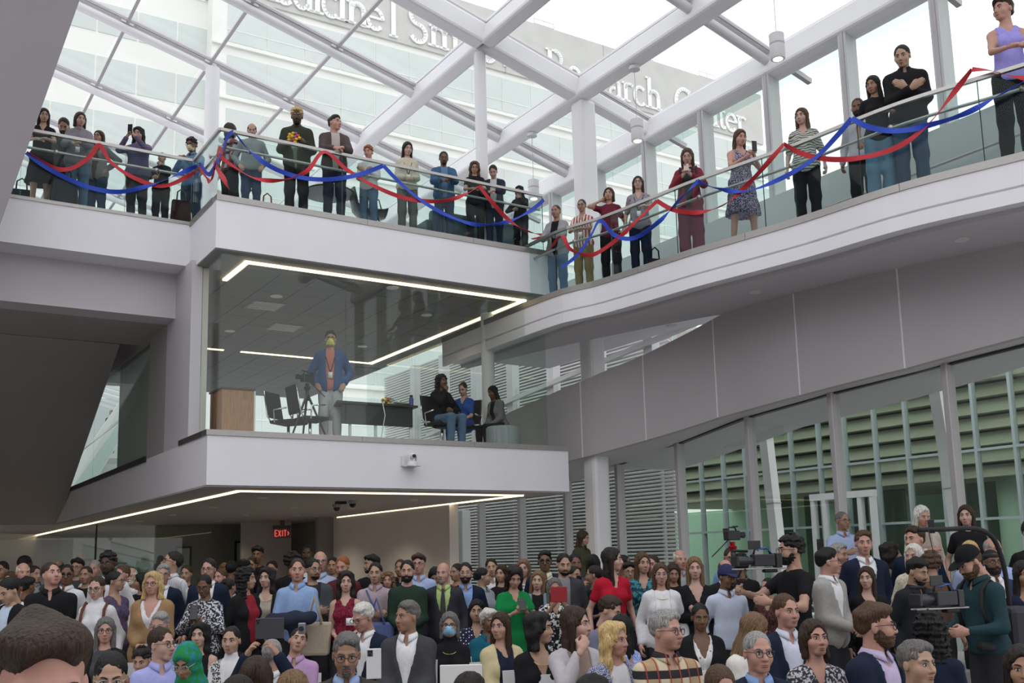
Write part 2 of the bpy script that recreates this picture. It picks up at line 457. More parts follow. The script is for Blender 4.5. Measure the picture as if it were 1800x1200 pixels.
# ---- ground facade under the ramp: mullions and panes
win4 = struct(empty('window_4', uw(7.9, -2, 0)))
FS = 7.92
mt = [.75 + 1.70 * k for k in range(6, -7, -1)]
fs_at = lambda t: max(FS, curve_at(BAND, t) + .38)
for t in mt:
    s_ = fs_at(t)
    wpart(MB().ubox(s_ - .09, s_ + .09, t - .045, t + .045, 0, band_zb(t) + .05), 'mullion', ALU, win4, bevel=.012)
for a_, b_ in zip(mt, mt[1:]):
    wpart(MB().hexa([uw(fs_at(a_), a_ - .05, 0), uw(fs_at(a_) + .015, a_ - .05, 0), uw(fs_at(b_) + .015, b_ + .05, 0), uw(fs_at(b_), b_ + .05, 0)],
                    [uw(fs_at(a_), a_ - .05, band_zb(a_)), uw(fs_at(a_) + .015, a_ - .05, band_zb(a_)), uw(fs_at(b_) + .015, b_ + .05, band_zb(b_)), uw(fs_at(b_), b_ + .05, band_zb(b_))]), 'pane', GL_FAC, win4)
    wpart(MB().bar(uw(fs_at(a_), a_ - .05, band_zb(a_) + .0), uw(fs_at(b_), b_ + .05, band_zb(b_)), .1, .05), 'head_channel', DARKM, win4)
# ---- second-floor facade seen past the ramp wall
win5 = struct(empty('window_5', uw(8.9, 4, 3.6)))
for t in [11 - 1.7 * k for k in range(8)]:
    wpart(MB().ubox(8.8, 9.0, t - .13, t + .13, band_zb(t) + .2, 7.2), 'mullion', STEELW, win5)
for a_ in [11 - 1.7 * k for k in range(8)]:
    wpart(MB().ubox(8.9, 8.915, a_ - 1.57, a_ - .13, 3.6, 5.75), 'pane', GL_FAC, win5)
wpart(MB().bar(uw(8.75, 10, 5.1), uw(8.75, -1, 6.0), .09, .10), 'sloping_rail', STEELW, win5)
# ---- glass roof
NS, NT, NZ = 7.08, .36, 10.52
def rp(s, t, dz=0.0): return uw(NS + s, NT + t, NZ - .256 * s + dz)
roof = struct(empty('ceiling', rp(0, 0)))
UPN = np.array([.256 * U[0], .256 * U[1], 1.0]); UPN /= np.linalg.norm(UPN)
sl = [-14.4, -12.6, -10.8, -9.05, -7.3, -5.63, -3.93, -2.15, -.08, 1.7]
tl = [-14.5, -11.8, -9, -6.2, -3.25, .02, 2.7, 5.35, 8.5, 11.4, 14.3, 17]
def rbeam(p, q, a, b, name, r=0):
    m = MB().bar(p, q, a, b, UPN)
    return wpart(m, name, STEELW, roof, bevel=.05 if r else .015)
rbeam(rp(1.7, -15), rp(1.7, 17), .36, .48, 'eave_beam', 1)
rbeam(rp(-.08, -15), rp(-.08, 17), .30, .42, 'main_beam', 1)
rbeam(rp(-2.15, -15), rp(-2.15, 17), .28, .40, 'main_beam', 1)
rbeam(rp(-14.4, .02), rp(-.05, .02), .32, .40, 'rafter', 1)
rbeam(rp(-.05, .02), rp(1.7, .02), .26, .30, 'rafter', 1)
for t in tl:
    if abs(t) < .1: continue
    wpart(MB().tube([rp(-14.4, t), rp(1.7, t)], .085, 12), 'rafter_tube', STEELW, roof, True)
for t in tl:
    o = .19 if abs(t) > .1 else .27
    wpart(MB().bar(rp(-14.4, t, o), rp(1.7, t, o), .13, .11, UPN), 'glazing_channel', STEELW, roof)
    for k in (-1, 1):
        wpart(MB().bar(rp(-14.4, t + k * .085, o - .02), rp(1.7, t + k * .085, o - .02), .014, .05, UPN), 'rail_line', ALU, roof)
for s in sl[:7]:
    wpart(MB().bar(rp(s, -15, .13), rp(s, 17, .13), .06, .07, UPN), 'glazing_bar', ALU, roof)
for s in (-.08, -2.15, 1.7):
    wpart(MB().bar(rp(s, -15, .285), rp(s, 17, .285), .10, .06, UPN), 'glazing_bar', STEELW, roof)
for t in tl[1:-1]:                       # clamp plates and outriggers at the eave
    wpart(MB().bar(rp(1.85, t, .16), rp(2.62, t, .16), .09, .09, UPN), 'outrigger', ALU, roof)
    for s in sl[3:]:
        wpart(MB().bar(rp(s - .12, t, .14), rp(s + .12, t, .14), .15, .10, UPN), 'clamp_plate', STEELW, roof)
for i, (s0, s1) in enumerate(zip(sl, sl[1:])):
    for t0, t1 in zip(tl, tl[1:]):
        m = MB().hexa([rp(s0 + .01, t0 + .01, .33), rp(s1 - .01, t0 + .01, .33), rp(s1 - .01, t1 - .01, .33), rp(s0 + .01, t1 - .01, .33)],
                      [rp(s0 + .01, t0 + .01, .345), rp(s1 - .01, t0 + .01, .345), rp(s1 - .01, t1 - .01, .345), rp(s0 + .01, t1 - .01, .345)])
        wpart(m, 'pane', GL_ROOF, roof)
GL_EAVE = glass('eave_glass', (.86, .93, .91), .04)
for t0, t1 in zip(tl, tl[1:]):
    m = MB().hexa([rp(1.72, t0 + .01, .30), rp(2.58, t0 + .01, .30), rp(2.58, t1 - .01, .30), rp(1.72, t1 - .01, .30)],
                  [rp(1.72, t0 + .01, .315), rp(2.58, t0 + .01, .315), rp(2.58, t1 - .01, .315), rp(1.72, t1 - .01, .315)])
    wpart(m, 'eave_pane', GL_EAVE, roof)
# columns
def column(name, s, t, z0, z1, r, n=24):
    m = MB().tube([uw(s, t, z0), uw(s, t, z1)], r, n)
    return struct(m.build(name, STEELW, None, 'auto'))
zr = lambda s: NZ - .256 * (s - NS)
column('column_round', 1.46, 5.55, 7.06, zr(1.46) - .05, .145)
column('column_round', 4.93, .60, 7.06, zr(4.93) - .15, .108)
sq = struct(MB().ubox(NS - .18, NS + .18, NT - .18, NT + .18, 0, zr(NS) - .18).build('column_square', STEELW, None, False, .07))
column('column_round', 5.55, 1.55, 3.6, 6.28, .12)
column('column_round', 5.2, 8.4, 3.6, 6.28, .15)
struct(MB().ubox(8.0, 8.25, 6.9, 7.2, 0, 2.9).build('column_square', STEELW, None, False, .03))
# upper facade above the walkway parapet
win6 = struct(empty('window_6', uw(8.78, -3, 7.6)))
ut = [.42 - 1.63 * k for k in range(-3, 10)]
for t in ut:
    wpart(MB().ubox(8.6, 8.86, t - .075, t + .075, 7.5, zr(8.78) - .1), 'mullion', MULG, win6)
    wpart(MB().ubox(8.585, 8.60, t - .03, t + .03, 7.5, zr(8.78) - .1), 'mullion_fin', ALU, win6)
for t in ut[:-1]:
    wpart(MB().ubox(8.72, 8.735, t - 1.55, t - .08, 7.6, zr(8.78) - .1), 'pane', GL_ROOF, win6)
# ------------------------------------------------------------------ outside
struct(MB().box(-200, 260, -120, 260, -.5, -.25).build('ground', paint('pale_paving', (.42, .42, .41), .8)))
CREAM = paint('hazed_cream_cladding', (.90, .90, .86), .6, nscale=.2, var=.03)  # lightened so the tower looks hazed behind the roof glass
SIGNG = paint('ribbed_grey_hazed_cladding', (.60, .59, .565), .7, nscale=.6, var=.05)  # haze over the sign band is put into this grey
WING = paint('hazed_office_glass', (.66, .71, .69), .12, var=.05, nscale=.25, spec=.5)  # window colour lightened with the same haze
BT = 62.0
tower = empty('office_tower', uw(45, BT, -.25)); tag(tower, 'cream office tower with window bands and lettering, seen through the glass roof', 'building')
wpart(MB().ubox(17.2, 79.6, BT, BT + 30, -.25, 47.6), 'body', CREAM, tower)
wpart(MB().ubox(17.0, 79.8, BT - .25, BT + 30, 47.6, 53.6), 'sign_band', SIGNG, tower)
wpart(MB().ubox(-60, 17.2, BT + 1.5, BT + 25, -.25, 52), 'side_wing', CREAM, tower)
for z in np.arange(47.9, 53.5, .28):
    pass
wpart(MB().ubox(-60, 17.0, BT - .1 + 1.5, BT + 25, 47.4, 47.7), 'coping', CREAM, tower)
wpart(MB().ubox(45, 45.05, BT - .27, BT, 47.6, 53.6), 'panel_joint', paint('joint_grey', (.33, .33, .32), .7), tower)
wpart(MB().ubox(57, 57.05, BT - .27, BT, 47.6, 53.6), 'panel_joint', MATS['joint_grey'], tower)
def win_mesh(name, wd, h):
    m = MB()
    m.hexa([uw(0, 0, 0), uw(wd, 0, 0), uw(wd, .1, 0), uw(0, .1, 0)], [uw(0, 0, h), uw(wd, 0, h), uw(wd, .1, h), uw(0, .1, h)])
    m.v = [tuple(np.array(q) - A0) for q in m.v]
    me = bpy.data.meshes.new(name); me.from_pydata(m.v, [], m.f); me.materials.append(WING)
    return me
def put(me, name, loc, root):
    o = bpy.data.objects.new(name, me); C.objects.link(o); o.parent = root
    o.matrix_parent_inverse = Matrix.Translation(-root.location); o.location = loc
    return o
wm1, wm2 = win_mesh('window', 3.17, 3.35), win_mesh('window', 2.85, 2.45)
for r in range(8):
    zb = 43.68 - 4.55 * r
    for k in range(19):
        if 2.6 < r + k * .02 < 0: continue
        put(wm1, 'window', uw(18.45 + 3.28 * k, BT - .06, zb), tower)
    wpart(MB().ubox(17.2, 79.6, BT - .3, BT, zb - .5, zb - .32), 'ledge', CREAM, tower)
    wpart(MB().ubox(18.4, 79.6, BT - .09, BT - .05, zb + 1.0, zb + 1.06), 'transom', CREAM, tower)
for r in range(9):
    for k in range(16):
        put(wm2, 'window', uw(14.95 - 3.02 * k, BT + 1.44, 42.55 - 4.42 * r), tower)
# sign lettering: strokes with slab ends
def arc(cx, cy, rx, ry, a0, a1, n=12):
    return [(cx + rx * math.cos(math.radians(a0 + (a1 - a0) * i / n)), cy + ry * math.sin(math.radians(a0 + (a1 - a0) * i / n))) for i in range(n + 1)]
XH, CH, T1, T2 = .62, 1.0, .13, .055
def ser(x, y, w=.17): return ([(x - w, y), (x + w, y)], T2)
GL = {
 'c': (.50, [(arc(.27, .31, .22, .29, 50, 310), .10)]),
 'e': (.54, [(arc(.27, .31, .22, .29, 5, 315), .10), ([(.06, .34), (.49, .34)], T2)]),
 'o': (.58, [(arc(.29, .31, .23, .29, 0, 360, 20), .10)]),
 'i': (.30, [([(.15, 0), (.15, .62)], T1), ser(.15, .03), ([(.02, .6), (.15, .6)], T2), (arc(.15, .83, .045, .045, 0, 360, 8), .09)]),
 'l': (.30, [([(.15, 0), (.15, 1.02)], T1), ser(.15, .03), ([(.02, 1.0), (.15, 1.0)], T2)]),
 '|': (.30, [([(.15, -.05), (.15, 1.12)], .12), ser(.15, -.03, .12), ser(.15, 1.1, .12)]),
 'n': (.66, [([(.15, 0), (.15, .62)], T1), ser(.15, .03), ([(.02, .6), (.15, .6)], T2), (arc(.33, .40, .17, .19, 170, 0, 8) + [(.50, 0)], T1), ser(.5, .03)]),
 'h': (.66, [([(.15, 0), (.15, 1.02)], T1), ser(.15, .03), ([(.02, 1.0), (.15, 1.0)], T2), (arc(.33, .40, .17, .19, 170, 0, 8) + [(.50, 0)], T1), ser(.5, .03)]),
 'm': (1.0, [([(.15, 0), (.15, .62)], T1), ser(.15, .03), ([(.02, .6), (.15, .6)], T2), (arc(.32, .40, .17, .19, 170, 0, 8) + [(.49, 0)], T1), ser(.49, .03, .14), (arc(.66, .40, .17, .19, 170, 0, 8) + [(.83, 0)], T1), ser(.83, .03, .14)]),
 'r': (.46, [([(.15, 0), (.15, .62)], T1), ser(.15, .03), ([(.02, .6), (.15, .6)], T2), (arc(.32, .40, .17, .2, 175, 50, 7), .08)]),
 's': (.46, [(arc(.23, .45, .15, .15, 40, 265, 9) + arc(.23, .16, .16, .15, 85, -150, 9), .085)]),
 'S': (.62, [(arc(.30, .75, .21, .23, 35, 265, 10) + arc(.31, .26, .23, .25, 85, -150, 10), .12)]),
 'C': (.80, [(arc(.42, .5, .36, .48, 48, 312, 16), .12), ([(.66, .70), (.66, .98)], T2)]),
 'R': (.78, [([(.17, 0), (.17, .97)], T1), ser(.17, .03), ([(.03, .95), (.38, .95)], T2), (arc(.36, .72, .22, .23, 90, -90, 10), .11), ([(.17, .49), (.36, .49)], T2), ([(.38, .48), (.68, .02)], .12), ser(.68, .03, .1)]),
 'M': (1.05, [([(.17, 0), (.17, .97)], .08), ser(.17, .03), ([(.17, .95), (.52, .05)], T1), ([(.52, .05), (.86, .95)], .06), ([(.86, 0), (.86, .97)], T1), ser(.86, .03), ([(.03, .95), (.2, .95)], T2), ([(.83, .95), (1.0, .95)], T2)]),
 'a': (.52, [(arc(.24, .43, .17, .17, 160, 0, 8) + [(.41, .02), (.5, .02)], .11), (arc(.22, .17, .16, .15, 80, 330, 10), .09)]),
 'd': (.62, [(arc(.26, .31, .20, .29, 30, 330, 12), .10), ([(.46, 0), (.46, 1.02)], T1), ([(.34, 1.0), (.46, 1.0)], T2), ([(.46, .02), (.58, .02)], T2)]),
 't': (.38, [([(.16, .85), (.16, .12), (.22, .04), (.34, .06)], .10), ([(.02, .6), (.34, .6)], T2)]),
 'w': (.88, [([(.1, .62), (.28, .02)], .11), ([(.28, .02), (.45, .6)], .06), ([(.45, .6), (.62, .02)], .11), ([(.62, .02), (.79, .62)], .06), ser(.1, .6, .1), ser(.45, .6, .1), ser(.79, .6, .1)]),
}
SIGNW = paint('white_sign_letters', (.97, .97, .95), .4)
def letter(ch, s0, size):
    m = MB()
    for pts, wd in GL[ch][1]:
        for i, (a, b) in enumerate(zip(pts, pts[1:])):
            a, b = np.array(a), np.array(b); d = b - a; L = np.linalg.norm(d)
            if L < 1e-6: continue
            d /= L; nn = np.array([-d[1], d[0]]) * wd / 2; e = d * (.012 if len(pts) > 2 else 0)
            q = [a - e - nn, b + e - nn, b + e + nn, a - e + nn]
            lo = [uw(s0 + p[0] * size, BT - .30, 48.05 + p[1] * size) for p in q]
            hi = [p - W * .14 for p in lo]
            m.hexa(lo, hi)
    return wpart(m, 'sign_letter', SIGNW, tower)
def word(txt, s0, s1, size=3.35):
    adv = [GL[c][0] for c in txt]; k = (s1 - s0) / (sum(adv) * size)
    x = s0
    for c, a_ in zip(txt, adv):
        letter(c, x, size); x += a_ * size * k
word('Medicine', 19.2, 32.0); word('|', 32.65, 33.65); word('Smilow', 34.6, 47.0); word('Research', 49.6, 64.6); word('Center', 66.4, 76.9)
# rooftop guard rails
for s0 in (49, 62, 71):
    rr = MB()
    for k in range(3): rr.bar(uw(s0 + k * 1.2, BT + .5, 53.6), uw(s0 + k * 1.2, BT + .5, 54.7), .05, .05, W)
    rr.bar(uw(s0, BT + .5, 54.65), uw(s0 + 2.4, BT + .5, 54.65), .05, .05); rr.bar(uw(s0, BT + .5, 54.15), uw(s0 + 2.4, BT + .5, 54.15), .05, .05)
    wpart(rr, 'guard_rail', paint('pale_rail', (.6, .6, .6), .5), tower)

# louvre screen outside the facade
scr = empty('louver_screen', uw(11.2, 6, -.25)); tag(scr, 'screen of grey horizontal metal louvers outside the facade', 'louver screen')
LOUV = paint('pale_grey_louver', (.84, .82, .82), .45)
LS = 11.2
LT = st(at_pl(1188, 880, uw(LS, 0, 0), U))[1]
sm = MB().hexa([(0, 0, 0)] * 4, [(0, 0, 0)] * 4)
sv = []
for t in (LT, LT + 15):
    for ds, dz in ((0, .02), (.085, 0), (.085, .010), (0, .056)):
        sv.append(ds * U + t * W + dz * ZV)
sme = bpy.data.meshes.new('slat'); sme.from_pydata([tuple(q) for q in sv], [], [(0, 1, 2, 3), (7, 6, 5, 4), (0, 4, 5, 1), (1, 5, 6, 2), (2, 6, 7, 3), (3, 7, 4, 0)]); sme.materials.append(LOUV)
for k in range(94):
    put(sme, 'slat', A0 + LS * U + (.1 + .086 * k) * ZV, scr)
for t in [LT + .6 + 2.1 * k for k in range(7)]:
    wpart(MB().ubox(LS + .12, LS + .20, t - .03, t + .03, -.25, 8.2), 'post', ALU, scr)
struct(MB().ubox(LS + .9, LS + 1.1, LT + 1.3, LT + 15, -.25, 8.2).build('wall_slat_backing', paint('dark_slat_backing', (.06, .06, .06), .8)))  # added dark wall that keeps the gaps between slats dark

# glass office block across the courtyard
CS = 18.0
blk2 = empty('courtyard_building', uw(CS, 0, -.25)); tag(blk2, 'green glass office block with beige louver bands across the courtyard', 'building')
OLIVE = paint('olive_beige_band', (.50, .47, .39), .6, nscale=.8)
GREENW = paint('pale_green_interior', (.42, .62, .48), .7)
DKG = paint('dark_green_interior', (.10, .15, .12), .7)
GL_GRN = glass('green_glass', (.925, .972, .932), .02)
def cz(x, y): return at_pl(x, y, uw(CS, 0, 0), U)
zc = lambda x, y: cz(x, y)[2]
bands = [zc(1440, y) for y in (861, 838, 812, 787, 762, 737, 712)]
for i, (z0, z1) in enumerate(zip(bands, bands[1:])):
    o_ = MB().hexa([uw(CS + .5, -16, z0), uw(CS + .9, -16, z0), uw(CS + .9, 14, z0), uw(CS + .5, 14, z0)],
                   [uw(CS + .75, -16, z1 - .06), uw(CS + .9, -16, z1 - .06), uw(CS + .9, 14, z1 - .06), uw(CS + .75, 14, z1 - .06)])
    wpart(o_, 'louver_band', OLIVE, blk2)
wpart(MB().ubox(CS + .9, CS + 1, -16, 14, bands[0], 9), 'backing', DKG, blk2)  # dark sheet standing in for the shade in the gaps between bands
wpart(MB().ubox(CS + .4, CS + 1, -16, 14, bands[-1], 9), 'upper_wall', OLIVE, blk2)
wpart(MB().ubox(CS + .9, CS + 8, -16, 14, bands[0], bands[0] + .2), 'slab', OLIVE, blk2)
wpart(MB().ubox(CS + 6, CS + 6.2, -16, 24, -.25, bands[0]), 'rear_wall', GREENW, blk2)
wpart(MB().ubox(CS, CS + 6, -16, 14, -.3, -.2), 'ground_slab', GREENW, blk2)
for (x0, x1) in ((1240, 1262), (1300, 1316), (1366, 1384), (1425, 1447), (1575, 1600), (1700, 1718), (1756, 1775)):
    t0, t1 = st(cz(x0, 930))[1], st(cz(x1, 930))[1]
    wpart(MB().ubox(CS + 2.2, CS + 2.3, min(t0, t1) - 1.0, max(t0, t1) - .6, -.25, bands[0]), 'partition', DKG, blk2)
for x in (1410, 1725):
    t = st(cz(x, 900))[1]
    wpart(MB().tube([uw(CS + 1.4, t, -.25), uw(CS + 1.4, t, bands[0])], .38, 18), 'round_pillar', paint('pale_green_pillar', (.55, .68, .58), .6), blk2, True)
GLOWG = glow('office_tube_light', (.75, 1.0, .6), 2.2)
for (x, y) in ((1250, 905), (1250, 914), (1290, 905), (1300, 915), (1265, 925)):
    p = cz(x, y); s_, t = st(p)
    wpart(MB().ubox(CS + 4, CS + 4.1, t - 1.2, t - .3, p[2] + .1, p[2] + .15), 'light_tube', GLOWG, blk2)
mx = [1160, 1197, 1233, 1272, 1311, 1350, 1393, 1443, 1489, 1543, 1599, 1658, 1721, 1790, 1870, 1960, 2070]
mts = [st(cz(x, 800))[1] for x in mx]
GRN_MULL = paint('pale_blue_grey_mullion', (.52, .60, .62), .4, .3)
zt1, zt2 = zc(1440, 822), zc(1440, 926)
for t in mts:
    wpart(MB().ubox(CS - .12, CS + .04, t - .035, t + .035, -.25, 9), 'mullion', GRN_MULL, blk2)
for z in (zt1, zt2, zt1 + 2.4):
    wpart(MB().ubox(CS - .1, CS + .02, mts[-1], mts[0], z - .03, z + .03), 'transom', GRN_MULL, blk2)
for a_, b_ in zip(mts, mts[1:]):
    for z0, z1 in ((-.2, zt2 - .03), (zt2 + .03, zt1 - .03), (zt1 + .03, zt1 + 2.37)):
        wpart(MB().ubox(CS, CS + .015, b_ + .035, a_ - .035, z0, z1), 'pane', GL_GRN, blk2)
# white framed glass doors of the block
d0, d1 = st(cz(1457, 900))[1], st(cz(1562, 900))[1]; dz = zc(1510, 873)
door = empty('entrance_door', uw(CS - .5, (d0 + d1) / 2, -.25)); tag(door, 'white framed double glass door of the building across the courtyard', 'door')
for t in (d0, d0 - (d0 - d1) * .2, (d0 + d1) / 2, d1 + (d0 - d1) * .2, d1):
    wpart(MB().ubox(CS - .65, CS - .5, t - .06, t + .06, -.25, dz), 'jamb', STEELW, door)
wpart(MB().ubox(CS - .66, CS - .49, d1 - .07, d0 + .07, dz - .05, dz + .12), 'head', STEELW, door)
wpart(MB().ubox(CS - .58, CS - .56, d1, d0, -.2, dz - .05), 'pane', GL_FAC, door)
# white exterior columns and the low glass rail on the terrace
for (xa, ya, xb, yb, ss, wd) in ((1346, 766, 1368, 960, 10.2, .19), (1650, 700, 1682, 905, 9.9, .19)):
    p, q = at_pl(xa, ya, uw(ss, 0, 0), U), at_pl(xb, yb, uw(ss, 0, 0), U)
    d = (q - p) / (q[2] - p[2])
    c = empty('terrace_column', p + d * (-.25 - p[2]))
    tag(c, 'slim white steel column outside beside the %s mullion' % ('third visible' if xa < 1500 else 'rightmost'), 'column')
    wpart(MB().bar(p + d * (-.25 - p[2]), p + d * (5.0 - p[2]), wd, wd, W), 'shaft', STEELW, c)
    k = p + d * (2.62 - p[2])
    wpart(MB().bar(k - d * .01, k + d * .01, wd + .02, wd + .02, W), 'splice_plate', ALU, c)
rail = empty('terrace_rail', uw(11, 0, -.25)); tag(rail, 'low glass terrace rail with white top bar outside the windows', 'railing')
wpart(MB().bar(uw(11, 8, 1.02), uw(11, -9, 1.02), .06, .05), 'top_bar', STEELW, rail)
wpart(MB().bar(uw(11, 8, .72), uw(11, -9, .72), .03, .03), 'lower_bar', STEELW, rail)
for k in range(9): wpart(MB().ubox(10.99, 11.01, 8 - 1.9 * k - 1.86, 8 - 1.9 * k, -.1, 1.0), 'pane', GL_RAIL, rail)
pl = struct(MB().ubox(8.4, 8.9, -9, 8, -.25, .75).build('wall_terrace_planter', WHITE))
# ------------------------------------------------------------------ people: smooth implicit bodies turned into meshes; the three behind the glass wall are added to brighten the stair hall
def smin(a, b, k):
    h = np.clip(.5 + .5 * (b - a) / k, 0, 1)
    return b + (a - b) * h - k * h * (1 - h)
def smax(a, b, k): return -smin(-a, -b, k)
def caps(P, a, b, ra, rb):
    a, b = np.asarray(a, np.float32), np.asarray(b, np.float32)
    pa = P - a; ba = b - a
    h = np.clip(pa @ ba / (ba @ ba), 0, 1)
    return np.sqrt(((pa - h[..., None] * ba) ** 2).sum(-1)) - (ra + (rb - ra) * h)
def ell(P, c, r):
    q = (P - np.asarray(c, np.float32)) / np.asarray(r, np.float32)
    k0 = np.sqrt((q ** 2).sum(-1)) + 1e-6
    k1 = np.sqrt(((q / np.asarray(r, np.float32)) ** 2).sum(-1)) + 1e-6
    return k0 * (k0 - 1) / k1
def surfnet(fn, lo, hi, h):
    lo, hi = np.asarray(lo, np.float32), np.asarray(hi, np.float32)
    n = np.ceil((hi - lo) / h).astype(int) + 1
    ax = [lo[i] + h * np.arange(n[i], dtype=np.float32) for i in range(3)]
    P = np.stack(np.meshgrid(*ax, indexing='ij'), -1)
    F = fn(P)
    F[0] = F[-1] = 1; F[:, 0] = F[:, -1] = 1; F[:, :, 0] = F[:, :, -1] = 1
    S = F < 0
    def cn(X, i, j, k): return X[i:X.shape[0] - 1 + i, j:X.shape[1] - 1 + j, k:X.shape[2] - 1 + k]
    cor = [(i, j, k) for i in (0, 1) for j in (0, 1) for k in (0, 1)]
    allS = [cn(S, *c) for c in cor]
    act = np.logical_or.reduce(allS) & ~np.logical_and.reduce(allS)
    idx = -np.ones(act.shape, int); ii = np.argwhere(act); idx[act] = np.arange(len(ii))
    acc = np.zeros((len(ii), 3), np.float32); cnt = np.zeros(len(ii), np.float32)
    vals = {c: cn(F, *c)[act] for c in cor}
    for a in cor:
        for d in range(3):
            if a[d]: continue
            b = list(a); b[d] = 1; b = tuple(b)
            va, vb = vals[a], vals[b]
            m = (va < 0) != (vb < 0)
            t = np.where(m, va / (va - vb + 1e-12), 0)
            p = np.tile(np.array(a, np.float32), (len(ii), 1)); p[:, d] = t
            acc[m] += p[m]; cnt[m] += 1
    V = lo + h * (ii + acc / np.maximum(cnt, 1)[:, None])
    Q = []
    for d in range(3):
        e1, e2 = [(1, 2), (2, 0), (0, 1)][d]
        sl0 = [slice(1, -1)] * 3; sl0[d] = slice(0, -1); sl1 = list(sl0); sl1[d] = slice(1, None)
        A_, B_ = S[tuple(sl0)], S[tuple(sl1)]
        cr = np.argwhere(A_ != B_)
        if not len(cr): continue
        flip = A_[tuple(cr.T)]
        base = cr + 1; base[:, d] -= 1
        def cid(o1, o2):
            q = base.copy(); q[:, e1] += o1; q[:, e2] += o2
            return idx[tuple(q.T)]
        q = np.stack([cid(-1, -1), cid(0, -1), cid(0, 0), cid(-1, 0)], 1)
        q[~flip] = q[~flip][:, ::-1]
        Q.append(q)
    Q = np.concatenate(Q) if Q else np.zeros((0, 4), int)
    return V.astype(np.float32), Q[(Q >= 0).all(1)]
def mk_mesh(name, V, Q, midx=None):
    me = bpy.data.meshes.new(name)
    n, m = len(V), len(Q)
    me.vertices.add(n); me.vertices.foreach_set('co', np.asarray(V, np.float32).ravel())
    me.loops.add(4 * m); me.loops.foreach_set('vertex_index', np.asarray(Q, np.int32).ravel())
    me.polygons.add(m); me.polygons.foreach_set('loop_start', np.arange(0, 4 * m, 4, dtype=np.int32))
    me.polygons.foreach_set('use_smooth', np.ones(m, bool))
    if midx is not None: me.polygons.foreach_set('material_index', np.asarray(midx, np.int32))
    me.update(calc_edges=True)
    return me
def join(parts):
    """parts: (V, Q, material index)"""
    Vs, Qs, Ms, n = [], [], [], 0
    for V, Q, m in parts:
        Vs.append(V); Qs.append(Q + n); Ms.append(np.full(len(Q), m)); n += len(V)
    return np.concatenate(Vs), np.concatenate(Qs), np.concatenate(Ms)
def wob(P, f, s=0.0):
    x, y, z = P[..., 0], P[..., 1], P[..., 2]
    return np.sin(f * x + 1.3 * s + .6 * np.sin(f * .7 * z)) * np.sin(f * .9 * y + 2.1 * s + .5 * np.sin(f * .6 * x)) + np.sin(f * 1.1 * z + s + np.sin(f * .5 * y + s))
def ellip_mesh(c, r, nu=8, nv=6):
    V, Q = [], []
    for j in range(nv + 1):
        a = math.pi * j / nv
        for i in range(nu):
            b = 2 * math.pi * i / nu
            V.append((c[0] + r[0] * math.sin(a) * math.cos(b), c[1] + r[1] * math.sin(a) * math.sin(b), c[2] + r[2] * math.cos(a)))
    for j in range(nv):
        for i in range(nu):
            Q.append((j * nu + i, (j + 1) * nu + i, (j + 1) * nu + (i + 1) % nu, j * nu + (i + 1) % nu))
    return np.array(V, np.float32), np.array(Q)
def tube_arr(pts, rs, n=6):
    m = MB().tube(pts, list(rs) if not np.isscalar(rs) else rs, n, cap=False)
    return np.array(m.v, np.float32), np.array(m.f)

# ---- heads (centred between the ears, face towards -Y)
def head_fn(v):
    jw, ch, nz, fat = v
    def fn(P):
        P = P * np.float32(1)
        Q = np.concatenate([np.abs(P[..., :1]), P[..., 1:]], -1)
        d = ell(P, (0, .014, .034), (.0745, .095, .090))
        d = smin(d, ell(P, (0, -.016, -.038), (.060 * jw, .076, .074)), .03)
        d = smin(d, caps(Q, (.0, -.064, -.094 + ch), (.018, -.062, -.092 + ch), .017, .015), .03)
        d = smin(d, ell(Q, (.036 + .004 * fat, -.052, -.030), (.028 + .006 * fat, .03, .03 + .006 * fat)), .025)
        d = smin(d, caps(Q, (.012, -.079, .027), (.047, -.066, .024), .010, .009), .016)
        d = smax(d, -ell(Q, (.031, -.104, .003), (.019, .021, .012)), .012)
        d = smin(d, caps(P, (0, -.083, .018), (0, -.106 - nz, -.030), .008, .0125), .012)
        d = smin(d, ell(Q, (.0115, -.096, -.034), (.009, .012, .008)), .008)
        d = smin(d, ell(P, (0, -.084, -.0665), (.024, .013, .012)), .012)
        d = smin(d, ell(Q, (.0775, .014, -.008), (.009, .019, .030)), .008)
        d = smin(d, caps(P, (0, .02, -.05), (0, .036, -.165), .050 + .006 * fat, .054 + .008 * fat), .03)
        return d
    return fn
HEADS = {}
